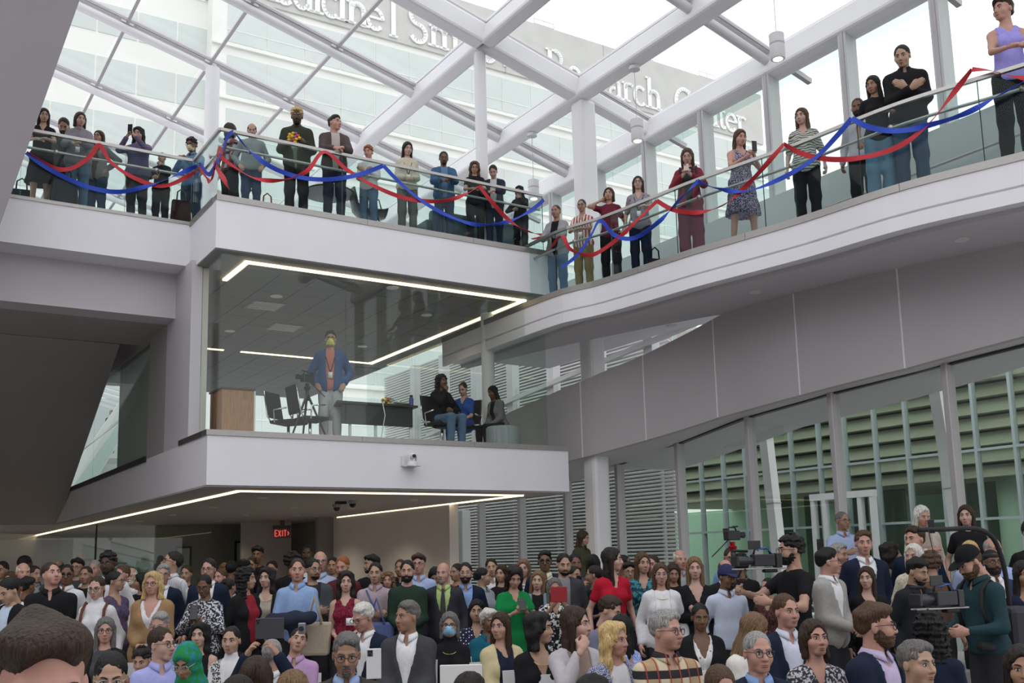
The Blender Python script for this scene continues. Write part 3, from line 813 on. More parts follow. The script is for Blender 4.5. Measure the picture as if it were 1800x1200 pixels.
def head_arrays(v, h):
    k = (v, h)
    if k not in HEADS:
        V, Q = surfnet(head_fn(v), (-.105, -.14, -.175), (.105, .13, .14), h)
        parts = [(V, Q, 0)]
        for s in (-1, 1):
            parts.append((*ellip_mesh((s * .031, -.0795, .003), (.0138, .0085, .0072)), 1))
            parts.append((*ellip_mesh((s * .031, -.0850, .003), (.0068, .0050, .0068), 6, 4), 2))
            lid = [(s * (.031 + .0155 * math.cos(a)), -.0865 + .006 * abs(math.cos(a)), .003 + .0085 * math.sin(a)) for a in np.linspace(.1, math.pi - .1, 6)]
            parts.append((*tube_arr(lid, .0022, 4), 2))
            br = [(s * (.012 + .036 * a), -.0925 + .018 * a * a, .0225 + .008 * math.sin(2.4 * a)) for a in np.linspace(0, 1, 5)]
            parts.append((*tube_arr(br, [.0038, .0045, .0042, .0034, .002], 5), 3))
            parts.append((*ellip_mesh((s * .006, -.103 - v[2], -.0405), (.004, .004, .002), 5, 4), 2))
        up = [(.026 * a, -.0965 + .012 * a * a, -.0625 + .0025 * abs(a) - .003 * a * a) for a in np.linspace(-1, 1, 7)]
        lo = [(.023 * a, -.0955 + .012 * a * a, -.0715 + .005 * a * a) for a in np.linspace(-1, 1, 7)]
        parts.append((*tube_arr(up, [.001, .0034, .0042, .0038, .0042, .0034, .001], 5), 4))
        parts.append((*tube_arr(lo, [.001, .0038, .005, .0054, .005, .0038, .001], 5), 4))
        HEADS[k] = join(parts)
    return HEADS[k]
# ---- hands: wrist at the origin, fingers along +Y, palm down, thumb on +X
def hand_fn(curl):
    def fn(P):
        d = ell(P, (0, .05, 0), (.043, .052, .0165))
        d = smin(d, caps(P, (0, -.03, 0), (0, .02, 0), .026, .026), .02)
        for x, L, o in ((-.031, .052, .082), (-.0105, .068, .092), (.0105, .072, .094), (.031, .062, .088)):
            a = np.array([x, o, 0.0]); ang = curl * .5
            b = a + L * .42 * np.array([x * 1.2, math.cos(ang), -math.sin(ang)]); ang += curl * .7
            c = b + L * .33 * np.array([0, math.cos(ang), -math.sin(ang)]); ang += curl * .5
            e = c + L * .28 * np.array([0, math.cos(ang), -math.sin(ang)])
            f = smin(smin(caps(P, a, b, .0098, .009), caps(P, b, c, .009, .008), .004), caps(P, c, e, .008, .007), .004)
            d = smin(d, f, .006)
        f = smin(caps(P, (.03, .025, -.003), (.055, .055, -.012 - .01 * curl), .014, .011), caps(P, (.055, .055, -.012 - .01 * curl), (.056 - .012 * curl, .088, -.022 - .015 * curl), .011, .008), .005)
        return smin(d, f, .01)
    return fn
HANDS = {}
def hand_arrays(curl, h):
    k = (curl, h)
    if k not in HANDS: HANDS[k] = surfnet(hand_fn(curl), (-.06, -.065, -.11), (.085, .185, .035), h)
    return HANDS[k]

# ---- hair, beards, headwear in head space (shared meshes)
def face_cut(P, top=.072, wid=.066, low=-.14):
    d = ell(P, (0, -.113, top - .092), (wid, .070, .094))
    if low < -.15: d = np.minimum(d, ell(P, (0, -.120, -.09), (wid, .075, -low - .05)))
    return d
def hair_fn(style):
    def strands(P, f=46, a=.0035):
        th = np.arctan2(P[..., 0], P[..., 1] + .02)
        return a * np.sin(f * th + 14 * P[..., 2] + 2 * np.sin(30 * P[..., 2])) * np.clip(.2 + np.hypot(P[..., 0], P[..., 1]) * 12, 0, 1)
    def fn(P):
        x, y, z = P[..., 0], P[..., 1], P[..., 2]
        ax = np.abs(x); Q = np.stack([ax, y, z], -1)
        cran = ell(P, (0, .025, .036), (.082, .104, .099)) + strands(P)
        nape = lambda a, b: (a - b * np.clip(y, -.02, .1)) - z
        if style in ('short', 'crew', 'side', 'quiff', 'wavy', 'curlytop', 'afro', 'thin'):
            if style == 'crew': cran = ell(P, (0, .020, .035), (.078, .099, .0945)) + strands(P, 60, .0012)
            if style == 'thin': cran = ell(P, (0, .016, .033), (.0795, .101, .094)) + strands(P, 60, .0015)
            if style == 'side': cran = smin(cran, ell(P, (.02, -.014, .094), (.058, .07, .034)), .03) + .0015 * wob(P, 120)
            if style == 'quiff': cran = smin(cran, ell(P, (.0, -.022, .098), (.056, .052, .042)), .035) + .003 * wob(P, 60)
            if style == 'wavy': cran = smin(cran, ell(P, (0, -.006, .09), (.076, .088, .052)), .03) + .005 * wob(P, 55)
            if style == 'curlytop': cran = smin(cran, ell(P, (0, .004, .078), (.079, .092, .062)), .03) + .006 * wob(P, 100) + .004 * wob(P, 170, 1.3)
            if style == 'afro': cran = ell(P, (0, .012, .055), (.105, .118, .112)) + .008 * wob(P, 95)
            d = smax(cran, -face_cut(P, .092 if style != 'thin' else .106), .022)
            return smax(d, nape(.006, .75), .022)
        if style == 'fringe':                       # bald on top
            c = ell(P, (0, .018, .03), (.080, .102, .095)) + strands(P, 60, .0012)
            d = smax(c, -ell(P, (0, -.05, .125), (.10, .125, .085)), .01)
            d = smax(d, -face_cut(P, .11), .012)
            return smax(d, nape(.0, .75), .016)
        L = {'long': .36, 'longwavy': .36, 'verylong': .44, 'shoulder': .22, 'bob': .135, 'curlylong': .34, 'wavybob': .17, 'longback': .36}.get(style)
        if L:
            wv = .006 * wob(P, 45) if 'wavy' in style else (.006 * wob(P, 85) + .006 * wob(P, 150, 1.7) if 'curly' in style else 0)
            vol = .012 if 'curly' in style else (.008 if 'wavy' in style else 0)
            cr = ell(P, (0, .016, .037), (.085 + vol, .107 + vol, .100 + vol * .5)) + strands(P)
            side = caps(Q, (.074, .006, .02), (.080 + vol, (-.012 if L > .25 else .01), -L + .02), .024 + vol, .022 + vol)
            back = ell(P, (0, .056, -L / 2 + .03), (.088 + vol, .052, L / 2 + .05))
            d = smin(smin(cr, side, .03), back, .03) + strands(P, 40, .004) + wv
            d = smax(d, -face_cut(P, .088, .070, -.24), .012)
            d = smax(d, -ell(P, (0, -.10, -.25), (.075, .12, .16)), .01)
            return smax(d, -L - z, .01)
        if style in ('bun', 'pony', 'up'):
            d = smax(ell(P, (0, .022, .036), (.079, .101, .0955)) + strands(P, 60, .0015), -face_cut(P, .094), .020)
            d = smax(d, nape(-.004, .9), .02)
            if style == 'bun': d = smin(d, ell(P, (0, .10, .085), (.042, .04, .042)) + .003 * wob(P, 80), .012)
            if style == 'up': d = smin(d, ell(P, (0, .105, .02), (.05, .04, .055)) + .004 * wob(P, 80), .015)
            if style == 'pony': d = smin(d, smin(caps(P, (0, .10, .04), (0, .135, -.05), .022, .03), caps(P, (0, .135, -.05), (0, .10, -.24), .03, .012), .02) + strands(P), .012)
            return d
        if style == 'hijab':
            d = smin(ell(P, (0, .015, .03), (.092, .112, .108)), caps(P, (0, .01, -.06), (0, .0, -.20), .088, .12), .05)
            d = d + .004 * np.sin(70 * (z + .4 * ax) + 20 * y)
            return smax(d, -ell(P, (0, -.12, -.012), (.055, .07, .088)), .012)
        if style == 'cap':
            d = smax(ell(P, (0, .014, .035), (.085, .108, .105)), .028 - z, .006)
            d = np.minimum(d, smax(ell(P, (0, -.09, .036), (.075, .10, .030)), np.maximum(np.abs(z - .043 - .9 * np.minimum(0, (y + .09)) * .25) - .005, y + .06), .004))
            return d
        if style == 'headband':
            return np.maximum(ell(P, (0, .014, .035), (.084, .107, .100)), np.abs(z - .068) - .016)
        if style == 'beard' or style == 'goatee' or style == 'stubble':
            o = {'beard': .010, 'goatee': .007, 'stubble': .0028}[style]
            d = smin(ell(P, (0, -.016, -.038), (.060 + o, .076 + o, .074 + o)), caps(Q, (0, -.064, -.094), (.018, -.062, -.094), .018 + o, .015 + o), .03)
            d = smin(d, ell(P, (0, -.086, -.056), (.026, .010 + o * .5, .010)), .01) + .0015 * wob(P, 220)
            d = np.maximum(d, z + .047 - .95 * np.clip(y + .055, 0, .09) - (.0 if style != 'goatee' else 0))
            d = np.maximum(d, y - .022)
            d = smax(d, -ell(P, (0, -.100, -.068), (.021, .022, .0085)), .004)
            if style == 'goatee': d = np.maximum(d, ax - .026)
            return d
        if style == 'mask':
            d = smin(ell(P, (0, -.020, -.042), (.066, .088, .072)), ell(P, (0, -.095, -.035), (.018, .024, .03)), .03)
            d = np.maximum(d, np.maximum(z + .012 - .02 * np.clip(1 - ax / .05, 0, 1) , -.103 - z))
            return np.maximum(d, y + .022)
    return fn
HAIRBOX = {'hijab': ((-.17, -.16, -.30), (.17, .17, .16)), 'mask': ((-.1, -.15, -.13), (.1, .0, .04))}
HAIRS = {}
def hair_mesh(style):
    if style not in HAIRS:
        lo, hi = HAIRBOX.get(style, ((-.14, -.155, -.47 if any(k in style for k in ('long', 'shoulder', 'bob', 'curlylong', 'pony')) else -.14), (.14, .19, .19)))
        if style == 'cap': lo, hi = (-.11, -.22, -.02), (.11, .15, .16)
        h = .0085 if hi[2] - lo[2] > .4 else .0068
        if style in ('beard', 'goatee', 'stubble', 'mask'): h = .005
        HAIRS[style] = mk_mesh('hair_' + style, *surfnet(hair_fn(style), lo, hi, h))
    return HAIRS[style]
def small_mesh(key, fn):
    if key not in HAIRS:
        m = fn(); me = bpy.data.meshes.new(key); me.from_pydata(m.v, [], m.f)
        me.polygons.foreach_set('use_smooth', [True] * len(me.polygons)); me.update()
        HAIRS[key] = me
    return HAIRS[key]
def glasses_mb(square=False):
    m = MB()
    for s in (-1, 1):
        e = .7 if square else 1
        ring = [(s * (.0335 + .0245 * np.sign(math.cos(a)) * abs(math.cos(a)) ** e), -.103 + .010 * max(0, s * math.cos(a)), .0 + .020 * np.sign(math.sin(a)) * abs(math.sin(a)) ** e) for a in np.linspace(0, 2 * math.pi, 15)]
        m.tube(ring, .0023, 5)
        m.tube([(s * .058, -.094, .008), (s * .078, -.05, .010), (s * .084, .012, .006)], .0021, 5)
    m.tube([(-.0095, -.104, .006), (0, -.107, .009), (.0095, -.104, .006)], .0022, 5)
    return m
def sunlens_mb():
    m = MB()
    for s in (-1, 1):
        ring = [(s * (.0335 + .0235 * math.cos(a)), -.1025 + .010 * max(0, s * math.cos(a)), .019 * math.sin(a)) for a in np.linspace(0, 2 * math.pi, 13)[:-1]]
        m.add(ring + [(p[0], p[1] - .003, p[2]) for p in ring], [tuple(range(12)), tuple(range(23, 11, -1))] + [(i, (i + 1) % 12, 12 + (i + 1) % 12, 12 + i) for i in range(12)])
    return m
def ear_loop_mb(s):
    return MB().tube([(s * .066, -.03, -.03), (s * .078, .0, .015), (s * .084, .028, .004), (s * .083, .030, -.022), (s * .076, .0, -.05), (s * .06, -.03, -.085)], .0016, 4)

# ---- figure geometry (standing height 1.76, facing -Y)
def ik(S, T, hint, L1=.285, L2=.262):
    S, T = np.array(S, float), np.array(T, float)
    d = T - S; D = np.linalg.norm(d)
    if D > (L1 + L2) * .995: T = S + d / D * (L1 + L2) * .995; d = T - S; D = np.linalg.norm(d)
    n = d / D; a = (L1 * L1 - L2 * L2 + D * D) / (2 * D); h = math.sqrt(max(0, L1 * L1 - a * a))
    hn = np.array(hint, float); hn -= n * (hn @ n); hn /= np.linalg.norm(hn) + 1e-9
    return S + n * a + hn * h, T
# wrists (x, y, z) of the +X and -X arm, elbow hints, finger direction, palm normal, curl
POSES = {
 'down':   (((.245, -.02, .90), (-.245, -.02, .90)), ((.3, 1, 0), (-.3, 1, 0)), .9),
 'hips':   (((.19, -.03, 1.02), (-.19, -.03, 1.02)), ((1, .6, 0), (-1, .6, 0)), .9),
 'pocket': (((.20, -.06, .96), (-.20, -.06, .96)), ((.8, 1, 0), (-.8, 1, 0)), .9),
 'cross':  (((.0, -.205, 1.19), (.03, -.24, 1.16)), ((.7, .3, -1), (-.7, .3, -1)), .5),
 'clasp':  (((.055, -.235, 1.03), (-.055, -.235, 1.03)), ((.6, .7, -1), (-.6, .7, -1)), 1.0),
 'phone':  (((.055, -.30, 1.25), (-.055, -.30, 1.25)), ((.8, .2, -1), (-.8, .2, -1)), 1.2),
 'face':   (((.07, -.33, 1.45), (-.07, -.33, 1.45)), ((.8, 0, -1), (-.8, 0, -1)), 1.1),
 'up':     (((.13, -.34, 1.66), (-.13, -.34, 1.66)), ((.8, -.3, -1), (-.8, -.3, -1)), 1.0),
 'rail':   (((.06, -.38, 1.10), (-.07, -.36, 1.09)), ((.8, .3, -.8), (-.8, .3, -.8)), .7),
 'rail1':  (((.10, -.40, 1.11), (-.23, -.02, .92)), ((.8, .3, -.8), (-.3, 1, 0)), .7),
 'chin':   (((.045, -.17, 1.40), (-.09, -.23, 1.13)), ((.7, -.3, -1), (-1, .2, -.5)), 1.2),
 'ear':    (((.20, -.03, .95), (-.13, -.07, 1.52)), ((.5, 1, 0), (-.8, -.4, -1)), 1.0),
 'cam':    (((.20, -.36, 1.22), (-.06, -.46, 1.30)), ((.8, .2, -1), (-.8, .2, -1)), 1.2),
 'lap':    (((.07, -.30, 1.02), (-.07, -.30, 1.02)), ((.6, .7, -.5), (-.6, .7, -.5)), .8),
 'onearm': (((.245, -.02, .90), (-.08, -.34, 1.22)), ((.3, 1, 0), (-.8, .2, -1)), 1.1),
 'mouth':  (((.05, -.22, 1.12), (-.04, -.17, 1.46)), ((1, .2, -.5), (-.7, -.3, -1)), 1.2),
 'hold':   (((.12, -.28, 1.12), (-.12, -.28, 1.12)), ((.5, .5, -1), (-.5, .5, -1)), 1.2),
}
SKIN = {'pale': (.62, .40, .32), 'fair': (.55, .335, .25), 'rosy': (.60, .34, .27), 'tan': (.42, .245, .165), 'olive': (.46, .29, .20), 'brown': (.22, .115, .07), 'dark': (.095, .048, .03), 'asian': (.54, .35, .245)}
HAIRC = {'black': (.009, .008, .008), 'dark': (.016, .011, .009), 'brown': (.036, .020, .012), 'mid': (.075, .040, .021), 'light': (.17, .10, .05), 'blond': (.48, .33, .16), 'gold': (.55, .38, .17), 'ginger': (.26, .085, .028), 'grey': (.27, .26, .25), 'white': (.58, .56, .52), 'salt': (.13, .12, .115)}
def skin_mats(tone, hair):
    k = 'skin_' + tone
    if k not in MATS:
        m, nt, b = nodes_of(k); c = mul(SKIN[tone], .80)
        n = noise(nt, coords(nt), 22, 3)
        nt.links.new(ramp(nt, n, [(.3, mul(c, .92)), (.7, (min(1, c[0] * 1.08), c[1] * 1.0, c[2] * .98))]), b.inputs['Base Color'])
        b.inputs['Roughness'].default_value = .48; b.inputs['Specular IOR Level'].default_value = .35
        MATS[k] = m
        paint('lip_' + tone, (c[0] * .72, c[1] * .40, c[2] * .42), .4)
    return [MATS[k], paint('eye_white', (.66, .64, .62), .3), paint('eye_dark', (.012, .009, .008), .25), hair_mat(hair), MATS['lip_' + tone]]
def hair_mat(col):
    k = 'hair_' + col
    if k not in MATS:
        m, nt, b = nodes_of(k); c = HAIRC[col]
        n = noise(nt, coords(nt, (140, 140, 9)), 1.0, 3)
        nt.links.new(ramp(nt, n, [(.3, mul(c, .5)), (.72, mul(c, 1.7))]), b.inputs['Base Color'])
        b.inputs['Roughness'].default_value = .5; b.inputs['Specular IOR Level'].default_value = .3
        bump(nt, b, n, .9, .01)
        MATS[k] = m
    return MATS[k]
def cloth(col, pat='plain', c2=(.9, .9, .9), sc=1.0):
    k = 'cloth_%s_%02d_%02d_%02d_%02d_%02d' % ((pat,) + tuple(int(99 * x) for x in col) + (int(99 * c2[0]), int(sc * 10)))
    if k in MATS: return MATS[k]
    m, nt, b = nodes_of(k)
    v = coords(nt); n = noise(nt, v, 30, 4)
    base = ramp(nt, n, [(.3, mul(col, .92)), (.7, mul(col, 1.07))])
    L = nt.links
    def wave(direction, scale, dist=0):
        w = nt.nodes.new('ShaderNodeTexWave'); w.bands_direction = direction; w.inputs['Scale'].default_value = scale
        w.inputs['Distortion'].default_value = dist
        L.new(v, w.inputs['Vector']); return w.outputs['Fac']
    def mixc(fac, a, bcol):
        mx = nt.nodes.new('ShaderNodeMix'); mx.data_type = 'RGBA'
        L.new(fac, mx.inputs[0]); L.new(a, mx.inputs[6])
        if isinstance(bcol, tuple): mx.inputs[7].default_value = (*bcol, 1)
        else: L.new(bcol, mx.inputs[7])
        return mx.outputs[2]
    one = (1, 1, 1); zero = (0, 0, 0)
    col_out = base
    if pat == 'stripe': col_out = mixc(ramp(nt, wave('X', 12 * sc), [(.55, zero), (.62, one)]), base, c2)
    elif pat == 'hstripe': col_out = mixc(ramp(nt, wave('Z', 8 * sc, 1.5), [(.45, zero), (.55, one)]), base, c2)
    elif pat == 'wavestripe': col_out = mixc(ramp(nt, wave('Z', 9 * sc, 7), [(.45, zero), (.55, one)]), base, c2)
    elif pat == 'plaid':
        a_ = ramp(nt, wave('X', 2.2 * sc), [(.70, zero), (.76, one)]); b_ = ramp(nt, wave('Z', 2.2 * sc), [(.70, zero), (.76, one)])
        col_out = mixc(b_, mixc(a_, base, c2), (.03, .03, .035))
        col_out = mixc(ramp(nt, wave('X', 4.4 * sc), [(.96, zero), (.985, one)]), col_out, (.35, .05, .04))
    elif pat in ('floral', 'dots', 'tweed', 'hound'):
        vo = nt.nodes.new('ShaderNodeTexVoronoi'); vo.inputs['Scale'].default_value = {'floral': 38, 'dots': 34, 'tweed': 170, 'hound': 75}[pat] * sc
        if pat == 'dots': vo.inputs['Randomness'].default_value = .25
        L.new(v, vo.inputs['Vector'])
        th = {'floral': .42, 'dots': .24, 'tweed': .45, 'hound': .5}[pat]
        if pat == 'floral':
            n2 = noise(nt, v, 48 * sc, 3)
            f_ = ramp(nt, n2, [(.50, zero), (.55, one)])
        else: f_ = ramp(nt, vo.outputs['Distance'], [(th, one), (th + .06, zero)])
        col_out = mixc(f_, base, c2)
    L.new(col_out, b.inputs['Base Color'])
    b.inputs['Roughness'].default_value = .85; b.inputs['Specular IOR Level'].default_value = .15
    bump(nt, b, noise(nt, coords(nt, (1, 1, .5)), 9, 4), .22, .02)
    MATS[k] = m
    return m
def bend(V, lean, z0, twist=0):
    if abs(lean) < 1e-4: return V
    w = np.clip((V[:, 2] - (z0 - .05)) / .22, 0, 1); a = lean * (w * w * (3 - 2 * w))
    c, s = np.cos(a), np.sin(a); y, z = V[:, 1], V[:, 2] - z0
    return np.stack([V[:, 0], y * c - z * s, z0 + y * s + z * c], 1).astype(np.float32)

class Fig:
    """geometry of one figure in its own space"""
    def __init__(self, pose='down', seated=False, fem=False, wide=1.0, belly=0.0, lean=0.0, legs=None, pose_x=None):
        self.dz = -.45 if seated else 0.0
        self.pel = .95 + self.dz; self.seated = seated; self.fem = fem; wide = wide * .94; self.w = wide; self.belly = belly; self.lean = lean
        sw = (.140 if fem else .163) * (1 + (wide - 1) * .6)
        wr, hn, self.curl = (pose_x or POSES[pose])
        self.arms = []
        for i, sg in enumerate((1, -1)):
            S = np.array([sg * sw, .012, 1.388]); E_, T_ = ik(S, wr[i], hn[i])
            dz = np.array([0, 0, self.dz])
            self.arms.append((S + dz, E_ + dz, T_ + dz))
        if seated:
            lx = .11
            self.leg = [((sg * .095, .0, .53), (sg * lx, -.42, .52), (sg * lx, -.40, .10)) for sg in (1, -1)]
        elif legs == 'wide':
            self.leg = [((sg * .09, .01, .92), (sg * .14, -.01, .50), (sg * .17, .03, .09)) for sg in (1, -1)]
        elif legs == 'cross':
            self.leg = [((.09, .01, .92), (.08, -.03, .50), (.02, .02, .09)), ((-.09, .01, .92), (-.06, .01, .50), (-.05, .06, .09))]
        else:
            self.leg = [((sg * .088, .01, .92), (sg * .095, -.015, .50), (sg * .10, .03, .09)) for sg in (1, -1)]
    def torso(self, P, o=0.0, loose=0.0):
        w = self.w; P = P - np.array([0, 0, self.dz], np.float32)
        hipw = .165 if self.fem else .155
        d = ell(P, (0, .008, 1.30), ((.140 if self.fem else .155) * w + o, .105 * (.7 + .3 * w) + o, .17 + o))
        d = smin(d, ell(P, (0, .004, 1.10), ((.125 if self.fem else .140) * w + o + loose, .093 * (.6 + .4 * w) + o + loose, .18 + o)), .06)
        d = smin(d, ell(P, (0, .012, .955), (hipw * w + o + loose, .112 * (.6 + .4 * w) + o + loose * .8, .13 + o)), .06)
        Q = np.concatenate([np.abs(P[..., :1]), P[..., 1:]], -1)
        sw = (.140 if self.fem else .163) * (1 + (w - 1) * .6)
        d = smin(d, caps(Q, (0, .018, 1.415), (sw - .012, .014, 1.385), .054 + o, .048 + o), .05)
        d = smin(d, caps(Q, (0, .022, 1.452), (sw * .62, .02, 1.41), .044 + o * .8, .034 + o * .8), .03)
        if self.fem: d = smin(d, ell(Q, (.070, -.068, 1.265), (.058 + o, .052 + o, .056 + o)), .04)
        if self.belly: d = smin(d, ell(P, (0, -.035, 1.08), (.135 * w + o, (.10 + .05 * self.belly) + o, .15 + o)), .06)
        return d
    def armd(self, P, o=0.0, frac=1.0):
        """frac: 0..1 along the whole arm"""
        d = None
        for S, E_, T_ in self.arms:
            f = min(1, frac / .52); e = S + (E_ - S) * f
            r = .9 if self.fem else 1.0
            a = caps(P, S, e, .050 * r * self.w ** .5 + o, (.050 - .011 * f) * r * self.w ** .5 + o)
            if frac > .52:
                g = (frac - .52) / .48; a = smin(a, caps(P, E_, E_ + (T_ - E_) * g, .039 * r + o, (.039 - .013 * g) * r + o), .02)
            d = a if d is None else np.minimum(d, a)
        return d
    def legd(self, P, o=0.0, frac=1.0, wide=0.0):
        d = None
        for H, K, N in self.leg:
            H, K, N = np.array(H), np.array(K), np.array(N)
            a = caps(P, H, K, .085 * self.w ** .5 + o, .056 + o + wide * .6)
            if frac > .5: a = smin(a, caps(P, K, K + (N - K) * (frac - .5) * 2, .054 + o + wide * .6, .036 + o + wide), .03)
            d = a if d is None else smin(d, a, .02)
        return d
    def box(self, top=1.56, bot=0.0, m=.06):
        pts = np.concatenate([np.array(a) for a in self.arms] + [np.array(l) for l in self.leg])
        lo = np.minimum(pts.min(0), (-.24 * self.w, -.22, 0)) - .09; hi = np.maximum(pts.max(0), (.24 * self.w, .17, 0)) + .09
        lo[2] = bot - m; hi[2] = max(top + self.dz, max(a[2][2] for a in self.arms) + .06) + m
        return lo, hi
# ------------------------------------------------------------------ garments and figures
def garment(fig, kind, lod, seed):
    """returns (V, Q) of a garment in figure space"""
    dz = fig.dz; h = (.018, .023, .031)[lod]
    K = {  # offset, loose, sleeve, hem, neck V start, V slope, V max half width
     'tee': (.012, .012, .27, .86, 1.44, .3, .03), 'polo': (.013, .015, .30, .86, 1.37, .22, .03), 'shirt': (.012, .014, .97, .90, 1.38, .30, .035),
     'sweater': (.017, .016, .96, .87, 1.45, .3, .02), 'turtle': (.012, .010, .96, .88, 9, 0, 0), 'vneck': (.014, .012, .95, .87, 1.27, .42, .075),
     'blouse': (.013, .022, .40, .84, 1.33, .36, .05), 'tank': (.009, .008, 0, .88, 1.36, .6, .085), 'blazer': (.030, .020, .95, .74, 1.06, .27, .080),
     'cardigan': (.024, .018, .94, .76, .70, .14, .075), 'coat': (.034, .03, .94, .62, 1.16, .40, .10), 'jacket': (.028, .026, .95, .84, 1.40, .5, .04),
     'dress': (.012, .006, .27, .48, 1.33, .38, .06), 'sundress': (.010, .006, 0, .50, 1.33, .6, .085), 'vest': (.022, .012, 0, .84, 1.16, .3, .07),
     'openjacket': (.028, .024, .95, .82, .5, .10, .062), 'longdress': (.014, .008, .95, .2, 1.40, .3, .04),
    }[kind]
    o, loose, sl, hem, v0, vs, vm = K
    if fig.seated: hem = max(hem, .84)
    skirt = kind in ('dress', 'sundress', 'longdress', 'coat') and not fig.seated
    def fn(P):
        d = fig.torso(P, o, loose)
        if sl: d = smin(d, fig.armd(P, o * .75 + .003, sl), .03)
        else: d = smax(d, -fig.armd(P, .012, .3), .02) if kind in ('tank', 'sundress') else d
        x, y, z = P[..., 0], P[..., 1], P[..., 2] - dz
        if skirt:
            q = np.clip((1.02 - z) / (1.02 - hem), 0, 1)
            fl = .17 if kind != 'coat' else .15
            rx, ry = .150 * fig.w + (fl - .09) * q + o, .112 + (fl - .07) * q + o
            k = (np.sqrt((x / rx) ** 2 + ((y - .01) / ry) ** 2) - 1) * .12 + .006 * q * np.sin(14 * np.arctan2(y, x))
            d = smin(d, np.maximum(k, z - 1.0), .05)
        d = d + .0032 * wob(P, 26, seed) * np.clip((1.45 - z) * 3, 0, 1)
        d = np.maximum(d, hem - z)
        ax = np.abs(x)
        if kind == 'turtle':
            d = smin(d, np.maximum(caps(P - np.array([0, 0, dz], np.float32), (0, .024, 1.42), (0, .006, 1.56), .062, .058), z - 1.535), .012)
        else:
            nz = 1.505 if kind not in ('tank', 'sundress') else 1.49
            d = smax(d, -ell(P, (0, .012, nz + dz), (.068 if kind not in ('tank', 'sundress', 'blouse', 'dress') else .085, .078, .058)), .006)
            wv = np.clip((z - v0) * vs, 0, vm)
            if kind in ('blazer', 'coat'): wv = np.maximum(wv, np.clip((1.02 - z) * .12, 0, .05))
            if kind in ('blazer', 'coat', 'vest'):
                e = ax - wv
                d = d - .007 * np.clip(1 - np.abs(e - .022) / .022, 0, 1) * (y < 0) * np.clip((z - v0) * 8, 0, 1) * (z < 1.46)
            cut = np.maximum(np.where(wv > .001, ax - wv, 1), y - .0)
            d = np.maximum(d, -cut)
        return d
    lo, hi = fig.box(1.56, max(0, hem + dz))
    V, Q = surfnet(fn, lo, hi, h)
    return bend(V, fig.lean, fig.pel), Q
def trousers(fig, lod, legvis, wide=0.0, frac=1.0):
    h = .026 if legvis else (.04, .05, .06)[lod]
    def fn(P):
        d = smin(fig.legd(P, .012, frac, .012 + wide), fig.torso(P, .006), .04) + .003 * wob(P, 24, 2)
        return np.maximum(d, P[..., 2] - (fig.pel + .10))
    lo, hi = fig.box(1.1, 0); hi[2] = fig.pel + .14
    V, Q = surfnet(fn, lo, hi, h)
    return bend(V, fig.lean, fig.pel), Q
def shoes(fig, hs=.02):
    parts = []
    for H, K, N in fig.leg:
        def fn(P):
            d = smin(caps(P, (N[0], N[1] + .01, .05), (N[0], N[1] - .16, .035), .046, .036), caps(P, (N[0], N[1], .05), N, .045, .042), .02)
            return np.maximum(d, -P[..., 2] + .002)
        V, Q = surfnet(fn, (N[0] - .08, N[1] - .24, -.02), (N[0] + .08, N[1] + .1, .15), hs)
        parts.append((V, Q, 0))
    return join(parts)[:2]
def skinbody(fig, lod, bare_legs, sl_long):
    h = (.022, .028, .038)[lod] if not sl_long else (.030, .036, .042)[lod]
    dzv = np.array([0, 0, fig.dz], np.float32)
    def fn(P):
        d = smin(fig.torso(P), fig.armd(P), .03)
        d = smin(d, caps(P - dzv, (0, .024, 1.42), (0, .006, 1.575), .054, .049), .03)
        if bare_legs: d = smin(d, fig.legd(P), .03)
        else: d = np.maximum(d, (fig.pel - .06) - P[..., 2])
        return d
    lo, hi = fig.box(1.60, 0 if bare_legs else fig.pel - .12)
    V, Q = surfnet(fn, lo, hi, h)
    return bend(V, fig.lean, fig.pel), Q
def collar_mb():
    m = MB(); n = 22; rows = []
    for k in range(n + 1):
        a = math.radians(-90 + 14 + (332 * k / n)); c, s = math.cos(a), math.sin(a)
        f = abs(k / n - .5) * 2; zf = 1.512 - .024 * f ** 3
        rows.append([(.061 * c, .016 + .066 * s, zf), (.068 * c, .016 + .074 * s, zf + .004), (.092 * c, .014 + .102 * s, zf - .034 - .020 * f ** 6), (.087 * c, .014 + .097 * s, zf - .038 - .020 * f ** 6)])
    vs = [p for r in rows for p in r]
    fs = [(4 * i + j, 4 * i + 4 + j, 4 * i + 4 + (j + 1) % 4, 4 * i + (j + 1) % 4) for i in range(n) for j in range(4)]
    return m.add(vs, fs + [(0, 1, 2, 3), (4 * n + 3, 4 * n + 2, 4 * n + 1, 4 * n)])
def tie_mb():
    m = MB()
    z = [1.455, 1.43, 1.35, 1.22, 1.10, 1.03, .99]; wd = [.018, .014, .024, .032, .038, .040, .004]; y = [-.075, -.092, -.118, -.128, -.126, -.124, -.122]
    vs = []
    for a, b, c in zip(z, wd, y): vs += [(-b, c, a), (b, c, a), (b, c - .007, a), (-b, c - .007, a)]
    return m.add(vs, [(4 * i + j, 4 * i + 4 + j, 4 * i + 4 + (j + 1) % 4, 4 * i + (j + 1) % 4) for i in range(6) for j in range(4)] + [(0, 1, 2, 3), (27, 26, 25, 24)])
def lanyard_mb():
    m = MB()
    for s in (-1, 1):
        pts = [(s * .07, .03, 1.465), (s * .085, -.05, 1.42), (s * .06, -.118, 1.32), (s * .02, -.142, 1.17), (0, -.143, 1.12)]
        m.tube(pts, .006, 4)
    return m
def badge_mb(): return MB().box(-.033, .033, -.152, -.147, 1.03, 1.12)
